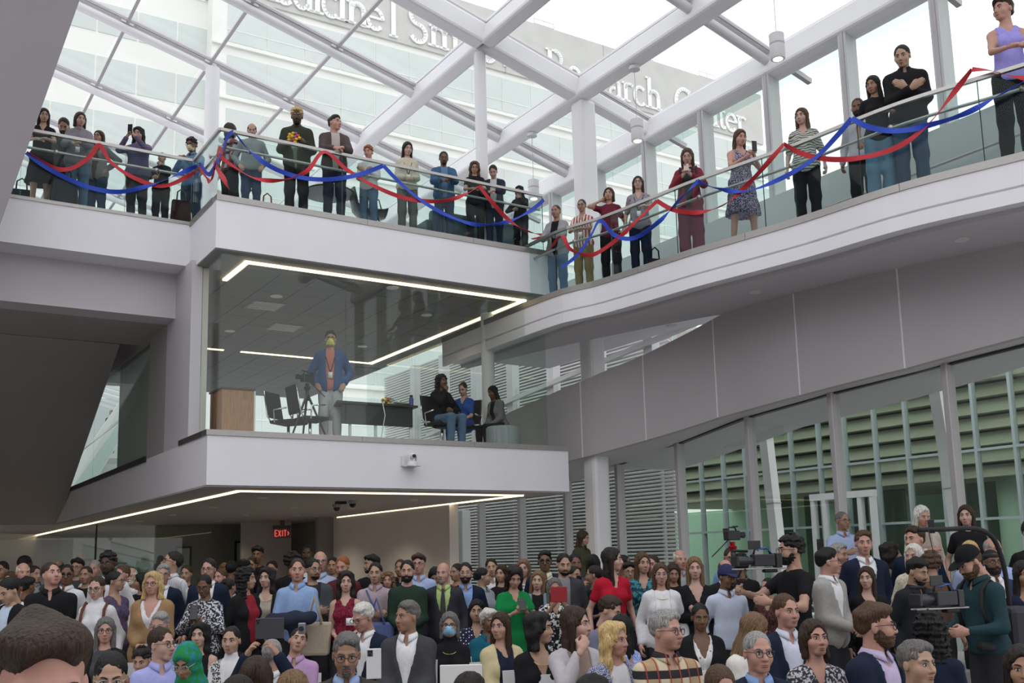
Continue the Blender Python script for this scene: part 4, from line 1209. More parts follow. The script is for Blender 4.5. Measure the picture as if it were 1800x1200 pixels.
def strap_mb(s):
    m = MB()
    m.tube([(s * .11, .10, 1.30), (s * .115, .07, 1.42), (s * .118, .0, 1.478), (s * .118, -.085, 1.41), (s * .125, -.125, 1.28), (s * .135, -.09, 1.12)], .016, 6)
    return m
def xbody_mb(sg=1): return MB().tube([(-sg * .14, .09, 1.28), (-sg * .125, .04, 1.45), (-sg * .10, -.06, 1.44), (0, -.145, 1.25), (sg * .15, -.12, 1.02), (sg * .19, .0, .95)], .011, 6)
def necklace_mb(): return MB().tube([(.058 * math.sin(a) * (1 + .2 * (1 - math.cos(a))), .01 - .075 * (1 - math.cos(a)) * .75, 1.462 - .075 * (1 - math.cos(a)) * .6) for a in np.linspace(-math.pi, math.pi, 17)], .003, 5)
PALM = {'cross': (0, 1, .1), 'rail': (0, .2, -1), 'rail1': (0, .2, -1), 'lap': (0, .3, -1), 'clasp': (0, .8, -.5), 'chin': (0, 1, 0), 'mouth': (0, 1, 0), 'hips': (0, 1, 0), 'pocket': (0, 1, 0)}
VAR = [(1.0, 0, 0, 0), (1.07, -.002, .003, .3), (.93, .003, -.002, 0), (1.02, -.004, .005, 0), (.97, 0, .0, .2), (1.14, .002, .002, 1.0)]
NP = [0]
def person(label, target, z0, yaw=0, hy=0, hp=0, hr=0, pose='down', seated=False, fem=False, wide=1.0, belly=0.0, lean=0.0,
           hair='short', hc='dark', skin='fair', top=('tee', (.05, .05, .05)), bottom=('trousers', (.03, .03, .035)), extra=(), lod=1, legvis=False,
           legs=None, var=None, group=None, age='', kmin=.80, kmax=1.16, pose_x=None, fix=None):
    """target: world point of the crown of the head; z0: floor under the feet"""
    NP[0] += 1; seed = NP[0]; rnd = random.Random(seed * 7 + 1)
    fig = Fig(pose, seated, fem, wide, belly, math.radians(lean), legs, pose_x)
    v = VAR[var if var is not None else (2 if fem else rnd.choice((0, 1, 3, 4)))]
    if belly > .5 or wide > 1.12: v = VAR[5]
    hs = .97 if fem else 1.0
    piv = np.array([0, .012, 1.535 + fig.dz])
    Lm = Matrix.Translation((0, 0, fig.pel)) @ Matrix.Rotation(math.radians(lean), 4, 'X') @ Matrix.Translation((0, 0, -fig.pel))
    H = Lm @ Matrix.Translation(piv) @ Matrix.Rotation(math.radians(hy), 4, 'Z') @ Matrix.Rotation(math.radians(hp), 4, 'X') @ Matrix.Rotation(math.radians(hr), 4, 'Y') @ Matrix.Translation((0, -.014, .097)) @ Matrix.Scale(hs, 4)
    crown = H @ Vector((0, .012, .13))
    k = (target[2] - z0) / crown.z
    if not (kmin <= k <= kmax):
        print('PERSON SCALE %.2f  %s' % (k, label)); k = min(max(k, kmin), kmax)
    if fix: k = fix
    off = Matrix.Rotation(math.radians(yaw), 3, 'Z') @ Vector((crown.x, crown.y, 0)) * k
    root = empty('person', (target[0] - off.x, target[1] - off.y, z0), math.radians(yaw), k)
    tag(root, label, 'person', group)
    sm = skin_mats(skin, hc)
    kind = top[0]
    inner = {'blazer': 'shirt', 'coat': 'vneck', 'cardigan': 'tee', 'vest': 'shirt', 'openjacket': 'tee'}.get(kind)
    long_sl = kind in ('shirt', 'sweater', 'turtle', 'vneck', 'blazer', 'cardigan', 'coat', 'jacket', 'openjacket', 'longdress', 'vest')
    bare = kind in ('dress', 'sundress') or (bottom and bottom[0] == 'shorts')
    # skin: body, head and hands in one mesh
    hv, hq, hm = head_arrays(v, (.0066, .0097, .0124)[lod])
    Hn = np.array(H); hvx = hv @ Hn[:3, :3].T.astype(np.float32) + Hn[:3, 3].astype(np.float32)
    parts = [(*skinbody(fig, lod, bare, long_sl), 0), (hvx, hq, None)]
    hp_world = []
    hvh, hqh = hand_arrays(fig.curl, (.0080, .0108, .0132)[lod])
    for i, (S, E_, T_) in enumerate(fig.arms):
        sg = 1 if i == 0 else -1
        f = (T_ - E_) / np.linalg.norm(T_ - E_)
        if pose in ('face', 'up', 'phone'): f = f + np.array([-sg * .25, -.1, .35])
        if pose in ('rail', 'clasp', 'lap'): f = f + np.array([-sg * .5, -.1, -.15])
        f /= np.linalg.norm(f)
        pn = np.array(PALM.get(pose, (-sg, 0, 0)), float); pn = pn - f * (pn @ f); pn /= np.linalg.norm(pn) + 1e-9
        Z_ = -pn; X_ = np.cross(f, Z_); R_ = np.stack([X_, f, Z_], 1)
        V = hvh.copy(); q = hqh
        if sg < 0: V = V * np.array([-1, 1, 1], np.float32); q = q[:, ::-1]
        V = (V * (.93 if fem else 1.0)) @ R_.T.astype(np.float32) + (T_ + f * .012).astype(np.float32)
        parts.append((bend(V.astype(np.float32), fig.lean, fig.pel), q, 0))
        c = bend((T_ + f * .10)[None].astype(np.float32), fig.lean, fig.pel)[0]
        hp_world.append(c)
    Vs, Qs, Ms, n = [], [], [], 0
    for V, q, m in parts:
        Vs.append(V); Qs.append(q + n); Ms.append(hm if m is None else np.full(len(q), m)); n += len(V)
    bo = mesh_link('body', mk_mesh('body', np.concatenate(Vs), np.concatenate(Qs), np.concatenate(Ms)), sm, root)
    # clothes
    def gobj(nm, VQ, mat): return mesh_link(nm, mk_mesh(nm, *VQ), [mat], root)
    GN = {'tee': 't_shirt', 'polo': 'polo_shirt', 'shirt': 'shirt', 'sweater': 'sweater', 'turtle': 'turtleneck', 'vneck': 'v_neck_top', 'blouse': 'blouse', 'tank': 'tank_top', 'openjacket': 'jacket', 'sundress': 'dress', 'longdress': 'dress'}
    tm = cloth(*top[1:]) if isinstance(top[1], tuple) else top[1]
    main_g = inner_g = gobj(GN.get(kind, kind), garment(fig, kind, lod, seed), tm)
    opts = dict(e if isinstance(e, tuple) else (e, True) for e in extra)
    if inner:
        ic = opts.get('inner', (.75, .75, .77)); ik_ = opts.get('innerkind', inner)
        inner_g = gobj(GN.get(ik_, ik_), garment(fig, ik_, lod, seed + .5), cloth(*ic) if isinstance(ic[0], tuple) else cloth(ic))
    if bottom and kind not in ('dress', 'sundress', 'longdress'):
        if bottom[0] == 'skirt':
            pass
        gobj('trousers', trousers(fig, lod, legvis, bottom[2] if len(bottom) > 2 else 0.0), cloth(bottom[1]))
    if legvis or lod == 0 or not seated:
        gobj('shoes', shoes(fig, .02 if legvis else .032), paint('shoe_dark', (.03, .028, .028), .5))
    def bodypart(key, fn, mat, nm, under=None):
        me = small_mesh(key, fn)
        o = bpy.data.objects.new(nm, me); C.objects.link(o); o.parent = under or root
        if under is not None and under.data.name.startswith(('lanyard',)): setmat(o, mat); return o
        o.matrix_parent_inverse = Matrix(); o.matrix_local = Lm @ Matrix.Translation((0, 0, fig.dz)) @ Matrix.Diagonal((fig.w ** .5, 1, 1, 1))
        setmat(o, mat); return o
    def headpart(me, mat, nm, under=None):
        o = bpy.data.objects.new(nm, me); C.objects.link(o); o.parent = under or root
        if under is None: o.matrix_local = H
        setmat(o, mat); return o
    if kind in ('shirt', 'polo') or (inner == 'shirt' and opts.get('innerkind', 'shirt') == 'shirt') or kind == 'jacket':
        cm = tm if kind in ('shirt', 'polo', 'jacket') else cloth(*opts['inner']) if isinstance(opts.get('inner', (0,))[0], tuple) else cloth(opts.get('inner', (.75, .75, .77)))
        bodypart('collar', collar_mb, cm, 'collar', inner_g)
    if 'tie' in opts: bodypart('tie', tie_mb, cloth(opts['tie']) if isinstance(opts['tie'], tuple) else cloth((.03, .03, .06)), 'tie')
    if 'lanyard' in opts:
        ly = bodypart('lanyard', lanyard_mb, cloth(opts['lanyard'] if isinstance(opts['lanyard'], tuple) else (.03, .03, .04)), 'lanyard')
        bodypart('badge', badge_mb, paint('white_badge', (.8, .8, .8), .4), 'badge', ly)
    if 'straps' in opts:
        for sg in (-1, 1): bodypart('strap%d' % sg, lambda: strap_mb(sg), cloth(opts['straps'] if isinstance(opts['straps'], tuple) else (.03, .03, .03)), 'backpack_strap')
    if 'xbody' in opts: bodypart('xbody', xbody_mb, cloth(opts['xbody'] if isinstance(opts['xbody'], tuple) else (.02, .02, .02)), 'bag_strap')
    if 'necklace' in opts: bodypart('necklace', necklace_mb, paint('gold_chain', (.8, .58, .22), .3, 1.0), 'necklace')
    # head dress
    if hair and hair != 'bald': headpart(hair_mesh(hair), hair_mat(hc) if hair not in ('hijab', 'cap') else opts.get('hatmat', cloth((.03, .03, .04))), 'hair' if hair not in ('hijab', 'cap') else {'hijab': 'headscarf', 'cap': 'cap'}[hair])
    if hair == 'cap' : headpart(hair_mesh('fringe'), hair_mat(hc), 'hair')
    for bk in ('beard', 'goatee', 'stubble'):
        if bk in opts: headpart(hair_mesh(bk), hair_mat(opts[bk] if isinstance(opts[bk], str) else hc), 'beard')
    if 'headband' in opts: headpart(hair_mesh('headband'), cloth((.03, .03, .035)), 'headband')
    if 'glasses' in opts: headpart(small_mesh('glasses', glasses_mb), paint('glasses_dark', (.02, .018, .018), .3) if opts['glasses'] is True else paint('glasses_wire', (.45, .43, .40), .3, .8), 'glasses')
    if 'shades' in opts:
        gl = headpart(small_mesh('glasses', glasses_mb), paint('glasses_dark', (.02, .018, .018), .3), 'glasses'); headpart(small_mesh('sunlens', sunlens_mb), paint('sun_lens', (.015, .015, .02), .15), 'lens', gl)
    if 'mask' in opts:
        mk = headpart(hair_mesh('mask'), cloth(opts['mask']), 'face_mask'); [headpart(small_mesh('earloop%d' % sg, lambda: ear_loop_mb(sg)), cloth((.8, .8, .8)), 'ear_loop', mk) for sg in (-1, 1)]
    if 'earrings' in opts:
        for sg in (-1, 1): headpart(small_mesh('earring%d' % sg, lambda: MB().lathe([(.002, 0), (.011, .006), (.013, .014), (.008, .022), (.002, .026)], (sg * .084, .006, -.07), 10)), paint('orange_bead', (.65, .15, .03), .4), 'earring')
    if 'watch' in opts:
        S_, E_, T2 = fig.arms[1]; f = (T2 - E_) / np.linalg.norm(T2 - E_); c = T2 - f * .015
        a_ = np.cross(f, (0, 0, 1)); a_ /= np.linalg.norm(a_); b_ = np.cross(a_, f)
        wv_ = MB().tube([c + .034 * (a_ * math.cos(t) + b_ * math.sin(t)) for t in np.linspace(0, 2 * math.pi, 15)], .009, 6).build('watch_strap', MATS['eye_dark'], root, True)
        o_ = c - a_ * .04 if (c - a_ * .04)[1] < (c + a_ * .04)[1] else c + a_ * .04
        MB().box(o_[0] - .02, o_[0] + .02, o_[1] - .008, o_[1] + .008, o_[2] - .022, o_[2] + .022).build('watch_face', paint('phone_screen', (.03, .035, .05), .1), wv_, False, .004)
    if 'emblem' in opts:
        MB().tube([(-.03, -.155, 1.27), (0, -.15, 1.18), (.03, -.155, 1.27)], .007, 5).build('emblem', paint('yellow_print', (.6, .5, .05), .6), main_g)
    rm = Matrix.LocRotScale(root.location, root.rotation_euler, root.scale)
    root['_hands'] = 0; del root['_hands']
    return root, [np.array(rm @ Vector(c)) for c in hp_world], rm @ H
def setmat(o, mat):
    me = o.data
    if not len(me.materials): me.materials.append(mat)
    if me.materials[0] is not mat:
        o.material_slots[0].link = 'OBJECT'; o.material_slots[0].material = mat
def mesh_link(nm, me, mats, root):
    for m in mats: me.materials.append(m)
    o = bpy.data.objects.new(nm, me); C.objects.link(o); o.parent = root
    return o
# ------------------------------------------------------------------ the audience
BLK, NAVY, WHT, LBL, GRY, DGR, BRN = (.014, .014, .016), (.013, .019, .040), (.66, .65, .67), (.27, .39, .64), (.22, .22, .23), (.06, .06, .065), (.10, .065, .045)
CROWD = []
def G(px, y, Y, label, z0=0.0, **kw): CROWD.append([px, y, Y * (1.15 if Y > 3 else 1), label, z0, kw])
T_ = True
# -- far left, standing
G(78, 1083, 1.75, 'brown-haired man closest to the camera, only the top of his head showing', yaw=25, hy=10, hp=11, hair='wavy', hc='brown', skin='rosy', top=('shirt', (.3, .3, .35)), lod=0)
G(9, 1017, 8.4, 'young man with black hair looking down at the left edge in a plaid shirt', yaw=-20, hp=25, hair='short', hc='black', skin='asian', top=('openjacket', BLK), extra=(('inner', (.5, .6, .75)),))
G(28, 1015, 10.0, 'dark-skinned woman with orange earrings behind the boy at the left edge', fem=T_, hair='up', hc='black', skin='brown', top=('blouse', WHT), extra=('earrings',))
G(41, 988, 11.6, 'bald older man looking right behind the man in the black polo', hy=40, hair='fringe', hc='white', skin='rosy', top=('shirt', GRY))
G(45, 976, 14.0, 'dark-haired head showing above the bald older man at left', hy=150, hair='short', hc='black', skin='dark', top=('tee', DGR))
G(48, 1014, 10.9, 'person with short black hair half hidden left of the black polo shirt', hy=160, hair='wavy', hc='black', skin='brown', top=('tee', BLK))
G(4, 986, 13.2, 'dark-haired man in the back row at the far left edge', hair='short', hc='black', skin='tan', top=('tee', DGR))
G(19, 1004, 12.4, 'woman with reddish brown hair partly hidden at the far left', fem=T_, hair='bob', hc='mid', skin='fair', top=('tee', DGR))
G(61, 994, 13.2, 'brown-haired man behind the black polo shirt, face turned away', hy=60, hair='short', hc='brown', skin='fair', top=('shirt', GRY))
G(88, 988, 9.0, 'heavy-set young man in a black polo with crossed arms and smartwatch', yaw=15, hy=35, hp=-14, pose='cross', wide=1.22, belly=.6, hair='short', hc='brown', skin='rosy', top=('polo', BLK), extra=('watch',))
G(101, 983, 12.3, 'balding brown-skinned man with blue glints on his glasses at left', hair='fringe', hc='black', skin='brown', top=('shirt', DGR), extra=('glasses',))
G(118, 991, 10.9, 'man in sunglasses and white shirt right of the black polo', hy=20, hair='crew', hc='black', skin='brown', top=('shirt', WHT), extra=('shades',))
G(137, 981, 13.3, 'man with wavy dark hair and glasses in the rear left crowd', hair='wavy', hc='dark', skin='fair', top=('tee', DGR), extra=('glasses',))
G(152, 994, 12.2, 'short-haired tanned man directly behind the white turtleneck at left', hair='crew', hc='brown', skin='tan', top=('tee', BLK))
G(167, 984, 13.2, 'grey-haired man hidden behind the tall man with curly black hair', hair='short', hc='grey', skin='fair', top=('shirt', WHT))
G(189, 970, 10.4, 'tall black man with curly flat top and glasses in the left crowd', hr=-6, hair='curlytop', hc='black', skin='dark', top=('shirt', WHT), extra=('glasses', 'stubble'))
G(170, 1012, 8.8, 'smiling woman in white turtleneck with brown backpack straps and glasses', fem=T_, hp=10, hair='pony', hc='brown', skin='pale', top=('turtle', WHT), extra=('glasses', ('straps', (.13, .05, .03))), pose='down')
G(203, 1003, 10.1, 'woman in profile with dark hair in a bun and glasses', fem=T_, yaw=60, hy=25, hair='up', hc='black', skin='olive', top=('blouse', (.12, .04, .06), 'floral', (.05, .1, .2)), extra=('glasses',))
G(216, 993, 11.8, 'grey-brown-haired man looking left near the exit glass wall', hy=-20, hair='short', hc='mid', skin='rosy', top=('shirt', WHT))
G(231, 997, 12.4, 'older man with white beard left of the tan coat', hair='fringe', hc='white', skin='rosy', top=('jacket', (.15, .14, .10)), extra=('beard',))
G(250, 1006, 11.6, 'woman with dark hair turned away left of the blond woman in tan', hy=-70, fem=T_, hair='bob', hc='black', skin='tan', top=('tee', BLK))
G(287, 991, 10.9, 'grey-haired man in dark blazer behind the woman in the tan coat', hy=20, hair='side', hc='grey', skin='fair', top=('blazer', NAVY), extra=('glasses',))
G(270, 1004, 8.8, 'blond woman in a tan wool coat with white scarf and glasses', fem=T_, pose='clasp', hair='wavybob', hc='blond', skin='rosy', wide=1.1, top=('coat', (.30, .185, .095)), extra=('glasses', ('inner', WHT)))
G(308, 969, 10.9, 'tall dark-haired man in glasses and striped white shirt gazing left', yaw=-25, hy=-30, hp=-12, hair='short', hc='dark', skin='fair', top=('shirt', WHT, 'stripe', (.5, .5, .55)), extra=('glasses',))
G(328, 993, 12.8, 'round-faced person behind the man in glasses and navy blazer', hair='short', hc='brown', skin='olive', top=('tee', BLK))
G(367, 981, 10.5, 'man in round glasses, navy blazer and tie at left centre', hair='short', hc='black', skin='rosy', top=('blazer', NAVY), extra=('glasses', ('tie', (.03, .04, .09))))
G(358, 1010, 9.2, 'woman in black and white floral blouse reading her phone', fem=T_, hp=18, pose='phone', hair='up', hc='black', skin='brown', top=('sweater', (.03, .03, .04), 'floral', (.6, .6, .65)), extra=('glasses',))
G(388, 999, 12.4, 'man with reddish face and beard behind the navy blazer and tie', hy=-20, hair='short', hc='mid', skin='rosy', top=('tee', WHT), extra=('stubble',))
G(403, 1016, 11.0, 'woman with tied dark hair between two black jackets at left', fem=T_, hy=150, hair='bun', hc='dark', skin='tan', top=('tee', BLK))
G(408, 985, 13.0, 'short black hair seen from behind, left of the curly-haired woman', hy=170, hair='short', hc='black', skin='brown', top=('tee', BLK))
G(432, 997, 9.4, 'woman with curly black hair in profile wearing a black coat and red top', fem=T_, yaw=60, hy=20, hair='curlylong', hc='black', skin='olive', top=('cardigan', BLK), extra=(('inner', (.25, .02, .03)),))
G(470, 996, 9.9, 'smiling woman with long dark hair, black jacket and beige top', fem=T_, hy=-12, hair='longwavy', hc='dark', skin='pale', top=('cardigan', BLK), extra=(('inner', (.5, .42, .34)), ('innerkind', 'tank'), 'necklace'))
G(453, 960, 15.0, 'dark-haired person highest in the back under the exit area', hair='wavy', hc='black', skin='brown', top=('tee', BLK))
G(431, 981, 14.2, 'black-haired head in the shade behind the curly-haired woman', hy=140, hair='short', hc='black', skin='tan', top=('tee', BLK))
G(442, 979, 14.8, 'person with glasses in the shade below the picture frame', hair='short', hc='black', skin='tan', top=('tee', BLK), extra=('glasses',))
G(478, 985, 13.3, 'dark silhouette just below the exit sign', hair='short', hc='black', skin='tan', top=('tee', BLK))
G(395, 989, 14.5, 'person with light brown hair far back beneath the lobby ceiling', hy=40, hair='bob', hc='light', skin='fair', top=('tee', BLK))
G(523, 980, 9.5, 'man in a light blue button-down shirt with navy coat over his arm', hy=12, pose='hold', hair='thin', hc='brown', skin='rosy', top=('shirt', LBL), extra=('coatarm',))
G(550, 981, 10.4, 'man with dark beard and glasses in a grey blazer looking right', yaw=15, hy=25, hair='short', hc='black', skin='olive', top=('blazer', (.06, .065, .075)), extra=('glasses', 'stubble', ('inner', (.03, .03, .03)), ('innerkind', 'tee')), pose='cross')
G(563, 968, 11.4, 'tall balding man with rimless glasses in a pale blue shirt', hy=15, hair='fringe', hc='grey', skin='rosy', top=('shirt', (.42, .5, .7)), extra=('glasses',))
G(541, 957, 13.6, 'dark silhouette standing in the doorway left of the white wall', hair='crew', hc='black', skin='dark', top=('blazer', BLK))
G(514, 973, 12.6, 'curly black hair behind the man in the light blue shirt', hy=100, hair='afro', hc='black', skin='dark', top=('tee', BLK))
G(585, 979, 13.2, 'dark-haired man at the corner of the white lobby wall', hair='short', hc='black', skin='tan', top=('tee', BLK))
G(608, 1003, 9.4, 'woman in sleeveless dark red lace top with name tag and cream tote bag', fem=T_, hy=12, pose='clasp', hair='longwavy', hc='dark', skin='pale', top=('tank', (.22, .02, .045), 'floral', (.10, .01, .02)), extra=('tag',))
G(601, 977, 11.3, 'red-bearded man in maroon behind the woman with the name tag', hy=-10, hp=12, hair='short', hc='ginger', skin='rosy', top=('tee', (.10, .02, .025)), extra=('beard',))
G(660, 988, 10.2, 'man in lilac shirt with crossed arms and blue sling bag', pose='cross', hair='short', hc='black', skin='asian', top=('polo', (.42, .33, .37)), extra=(('xbody', (.10, .13, .28)),))
G(654, 975, 12.4, 'man with thick black hair looking left behind the lilac shirt', hy=-60, hair='wavy', hc='black', skin='olive', top=('tee', BLK), extra=('stubble',))
G(682, 1005, 11.9, 'person with curly blond hair hidden between lilac and green shirts', fem=T_, hair='curlylong', hc='light', skin='fair', top=('tee', BLK))
G(704, 982, 12.6, 'balding man in dark jacket in front of the white lobby wall', hy=-10, hair='thin', hc='brown', skin='tan', top=('jacket', BLK))
G(716, 984, 10.0, 'black-bearded man in a dark green henley with clasped hands', pose='clasp', hair='short', hc='black', skin='fair', top=('sweater', (.022, .042, .030)), extra=('beard',))
G(736, 973, 11.3, 'man with wavy brown hair, round glasses and blue shirt against white wall', hy=-6, hair='wavy', hc='brown', skin='rosy', top=('shirt', (.36, .44, .66)), extra=('glasses',))
G(764, 998, 11.4, 'dark-haired woman with lowered head left of the bald man in tie', fem=T_, hp=30, hair='bob', hc='black', skin='olive', top=('tee', BLK))
G(779, 988, 10.2, 'bald man with goatee, dark suit, lime shirt and patterned tie', hy=-14, hair='bald', hc='grey', skin='rosy', top=('blazer', (.035, .035, .045)), extra=('goatee', ('tie', (.05, .05, .055)), ('inner', (.42, .55, .22))))
G(803, 990, 12.0, 'dark-haired man hidden between the two men in jackets', hy=-40, hair='short', hc='dark', skin='tan', top=('tee', (.3, .1, .04)))
G(818, 988, 10.4, 'bearded man in wire glasses, navy blazer and open blue shirt', hair='short', hc='dark', skin='fair', top=('blazer', NAVY), extra=('beard', ('glasses', 1), ('inner', (.25, .38, .68))))
G(848, 997, 10.9, 'woman in profile with curly dark hair tied up and grey jacket', fem=T_, yaw=50, hy=40, hair='up', hc='black', skin='olive', top=('jacket', (.30, .32, .36)))
G(862, 981, 12.1, 'man with black hair in front of the louvered window', hr=-6, hair='short', hc='black', skin='asian', top=('shirt', WHT))
G(882, 992, 11.4, 'laughing woman with brown hair behind the green dress', fem=T_, hy=-25, hair='shoulder', hc='brown', skin='fair', top=('tee', BLK))
G(905, 995, 9.3, 'woman in a bright green dress looking down at her phone', fem=T_, yaw=15, hp=25, pose='phone', hair='longwavy', hc='dark', skin='fair', top=('dress', (.008, .20, .055)))
G(920, 982, 11.2, 'woman with long fair hair behind the green dress', fem=T_, hy=-8, hair='long', hc='light', skin='pale', top=('tee', (.2, .2, .22), 'hstripe', (.6, .6, .6)))
G(957, 967, 10.9, 'dark-skinned man in tinted glasses and navy suit by the louvers', hair='side', hc='black', skin='brown', top=('blazer', NAVY), extra=('shades', ('inner', (.7, .68, .5))))
G(947, 1002, 9.9, 'blond woman in a faded denim jacket', fem=T_, hy=-8, hr=6, hair='long', hc='light', skin='pale', top=('openjacket', (.18, .23, .29)), extra=(('inner', BLK),))
G(991, 971, 9.9, 'man with short beard in grey bomber jacket looking down', hp=12, hy=10, hair='thin', hc='black', skin='asian', top=('openjacket', (.045, .05, .052)), extra=('stubble', ('inner', (.2, .21, .24))))
G(974, 1015, 8.9, 'woman with greying hair holding a red phone case before her face', fem=T_, yaw=5, pose='face', hair='shoulder', hc='salt', skin='tan', top=('blouse', BLK, 'floral', (.6, .6, .6), .6))
G(1010, 973, 11.2, 'black-haired bearded man behind the bomber jacket', hy=10, hair='short', hc='black', skin='brown', top=('shirt', DGR), extra=('beard',))
G(1008, 994, 10.5, 'dark-haired woman in a black mask right of the red phone case', fem=T_, hy=40, hair='bun', hc='black', skin='olive', top=('tee', BLK), extra=(('mask', BLK),))
G(1026, 932, 14.4, 'woman with long brown hair in an olive coat standing higher by the column', z0=.42, fem=T_, yaw=50, hy=15, hp=12, hair='long', hc='brown', skin='fair', top=('jacket', (.05, .05, .03)))
G(1044, 993, 10.3, 'woman with dark ponytail and bracelets, hand raised to her mouth', fem=T_, yaw=-60, hy=-40, pose='mouth', hair='pony', hc='dark', skin='tan', top=('tee', (.02, .02, .04)))
G(1042, 974, 11.6, 'head with wavy black hair left of the woman in red', fem=T_, hy=170, hair='bob', hc='black', skin='tan', top=('tee', BLK))
G(1074, 962, 9.4, 'woman in a red wrap dress turning her head to the right', fem=T_, yaw=15, hy=60, hair='long', hc='dark', skin='pale', top=('dress', (.42, .012, .03)), pose='down')
G(1096, 975, 11.8, 'dark face just behind the woman in red', hy=60, hair='short', hc='black', skin='brown', top=('tee', BLK))
G(1106, 988, 11.0, 'dark-haired man in glasses low behind the red dress', hair='wavy', hc='black', skin='olive', top=('tee', BLK), extra=('glasses',))
G(1128, 970, 9.9, 'woman with brown hair in a teal paisley blouse', fem=T_, hy=15, hair='long', hc='mid', skin='fair', top=('blouse', (.015, .05, .07), 'floral', (.06, .22, .28), .5))
G(1147, 975, 11.5, 'brown-haired man behind the paisley blouse', hy=-30, hair='short', hc='brown', skin='rosy', top=('tee', BLK))
G(1160, 989, 9.0, 'woman in white cardigan and top with wire glasses', fem=T_, wide=1.08, hair='long', hc='mid', skin='rosy', top=('cardigan', WHT), extra=(('inner', (.74, .73, .75)), ('glasses', 1), 'necklace'))
G(1183, 990, 10.5, 'woman with wavy brown hair looking down behind the white cardigan', fem=T_, hp=14, hair='shoulder', hc='brown', skin='tan', top=('tee', BLK))
G(1194, 965, 11.2, 'bald older man in front of the tall window', hy=15, hair='fringe', hc='white', skin='rosy', top=('shirt', (.3, .32, .35)))
G(1220, 978, 9.1, 'woman with long light brown hair in a black buttoned cardigan', fem=T_, hy=-6, hair='long', hc='light', skin='pale', top=('vneck', BLK), pose='cross')
# -- right of the crowd, standing
G(1283, 962, 11.9, 'man in glasses standing under the tripod camera', hp=10, hair='thin', hc='brown', skin='rosy', top=('shirt', (.2, .3, .55)), extra=('glasses',))
G(1274, 983, 10.2, 'balding man in dark jacket directly behind the navy baseball cap', hy=20, hair='fringe', hc='mid', skin='rosy', top=('blazer', BLK))
G(1278, 992, 8.5, 'man in a navy baseball cap and striped pale blue shirt', yaw=10, hy=20, hp=8, hair='cap', hc='black', skin='brown', top=('shirt', (.42, .47, .62), 'stripe', (.62, .65, .75), 3), extra=('goatee', ('hatmat', cloth((.03, .035, .09)))))
G(1303, 977, 10.9, 'head with bushy black hair behind the shoulder camera', hy=160, hair='afro', hc='black', skin='brown', top=('tee', BLK))
G(1390, 940, 8.0, 'black-bearded cameraman in a black t-shirt aiming a shoulder camera left', yaw=-70, hy=-15, pose='cam', hair='curlytop', hc='black', skin='fair', top=('tee', BLK), extra=('beard', 'glasses'), wide=1.08)
G(1349, 1015, 9.3, 'woman with dark hair in profile below the shoulder camera', fem=T_, yaw=-30, hy=-25, hair='up', hc='black', skin='olive', top=('blouse', (.05, .02, .02), 'floral', (.12, .05, .05)))
G(1479, 898, 11.8, 'bald man with sunglasses and light blue shirt standing above the crowd', z0=.42, hy=20, hair='thin', hc='salt', skin='tan', top=('shirt', (.34, .42, .62)), extra=('glasses',), pose='onearm')
G(1452, 963, 8.4, 'man in light grey blazer and glasses facing right', yaw=40, hy=45, hair='quiff', hc='black', skin='rosy', top=('blazer', (.36, .345, .33)), extra=('glasses',), pose='clasp')
G(1472, 955, 9.9, 'grey-haired man in a pink shirt behind the light grey blazer', hy=40, hair='side', hc='grey', skin='rosy', top=('shirt', (.62, .40, .37)))
G(1516, 932, 9.8, 'young man with wavy brown hair in a navy suit by the window', hy=-8, hair='side', hc='mid', skin='rosy', top=('blazer', NAVY))
G(1522, 995, 8.5, 'young woman with long brown hair in a black top glancing left', fem=T_, hy=-30, hair='long', hc='brown', skin='pale', top=('vneck', BLK))
G(1563, 953, 10.2, 'smiling woman with dark wavy hair in profile and taupe top', fem=T_, yaw=40, hy=40, hair='wavybob', hc='dark', skin='fair', top=('blouse', (.28, .23, .20)))
G(1607, 925, 9.9, 'dark-haired man in navy suit facing left behind the white-haired woman', yaw=-25, hy=-35, hair='quiff', hc='brown', skin='rosy', top=('blazer', NAVY))
G(1605, 955, 9.1, 'woman with pale blond hair and cream lace top facing away', fem=T_, yaw=-15, hy=-30, hair='shoulder', hc='white', skin='fair', top=('blouse', (.6, .55, .45), 'floral', (.45, .4, .3)))
G(1636, 973, 8.8, 'head with reddish curly hair behind the frowning man', fem=T_, hy=160, hair='afro', hc='mid', skin='fair', top=('tee', BRN))
G(1614, 981, 7.9, 'frowning young man with thick black hair and beard in black vest', yaw=20, hy=15, hp=14, hair='wavy', hc='black', skin='olive', top=('jacket', (.016, .018, .022)), extra=('stubble', ('xbody', BLK)))
G(1620, 888, 10.6, 'woman with long white hair and beige jacket holding up a phone', z0=.42, fem=T_, hy=10, hp=10, pose='onearm', hair='verylong', hc='white', skin='rosy', top=('openjacket', (.55, .46, .40)), extra=(('inner', (.4, .33, .28)),))
G(1697, 887, 10.2, 'smiling young woman with long dark hair in a black t-shirt by the window', z0=.42, fem=T_, yaw=-15, hy=-20, hair='long', hc='brown', skin='pale', top=('tee', BLK))
G(1690, 961, 7.0, 'cameraman in black cap and teal shirt bending over a camera rig', yaw=-70, hy=-10, hp=24, pose='hold', hair='cap', hc='mid', skin='rosy', top=('shirt', (.020, .050, .060)), extra=('beard', 'straps', ('hatmat', cloth((.012, .012, .014)))), wide=1.05, lean=6)
G(1704, 950, 9.7, 'blond woman peeking out behind the black cap', fem=T_, hy=-5, hair='shoulder', hc='gold', skin='fair', top=('shirt', (.35, .42, .62)))
G(1743, 944, 9.6, 'bald grey man behind the man with the headband', hy=10, hair='fringe', hc='grey', skin='rosy', top=('shirt', (.33, .42, .68)))
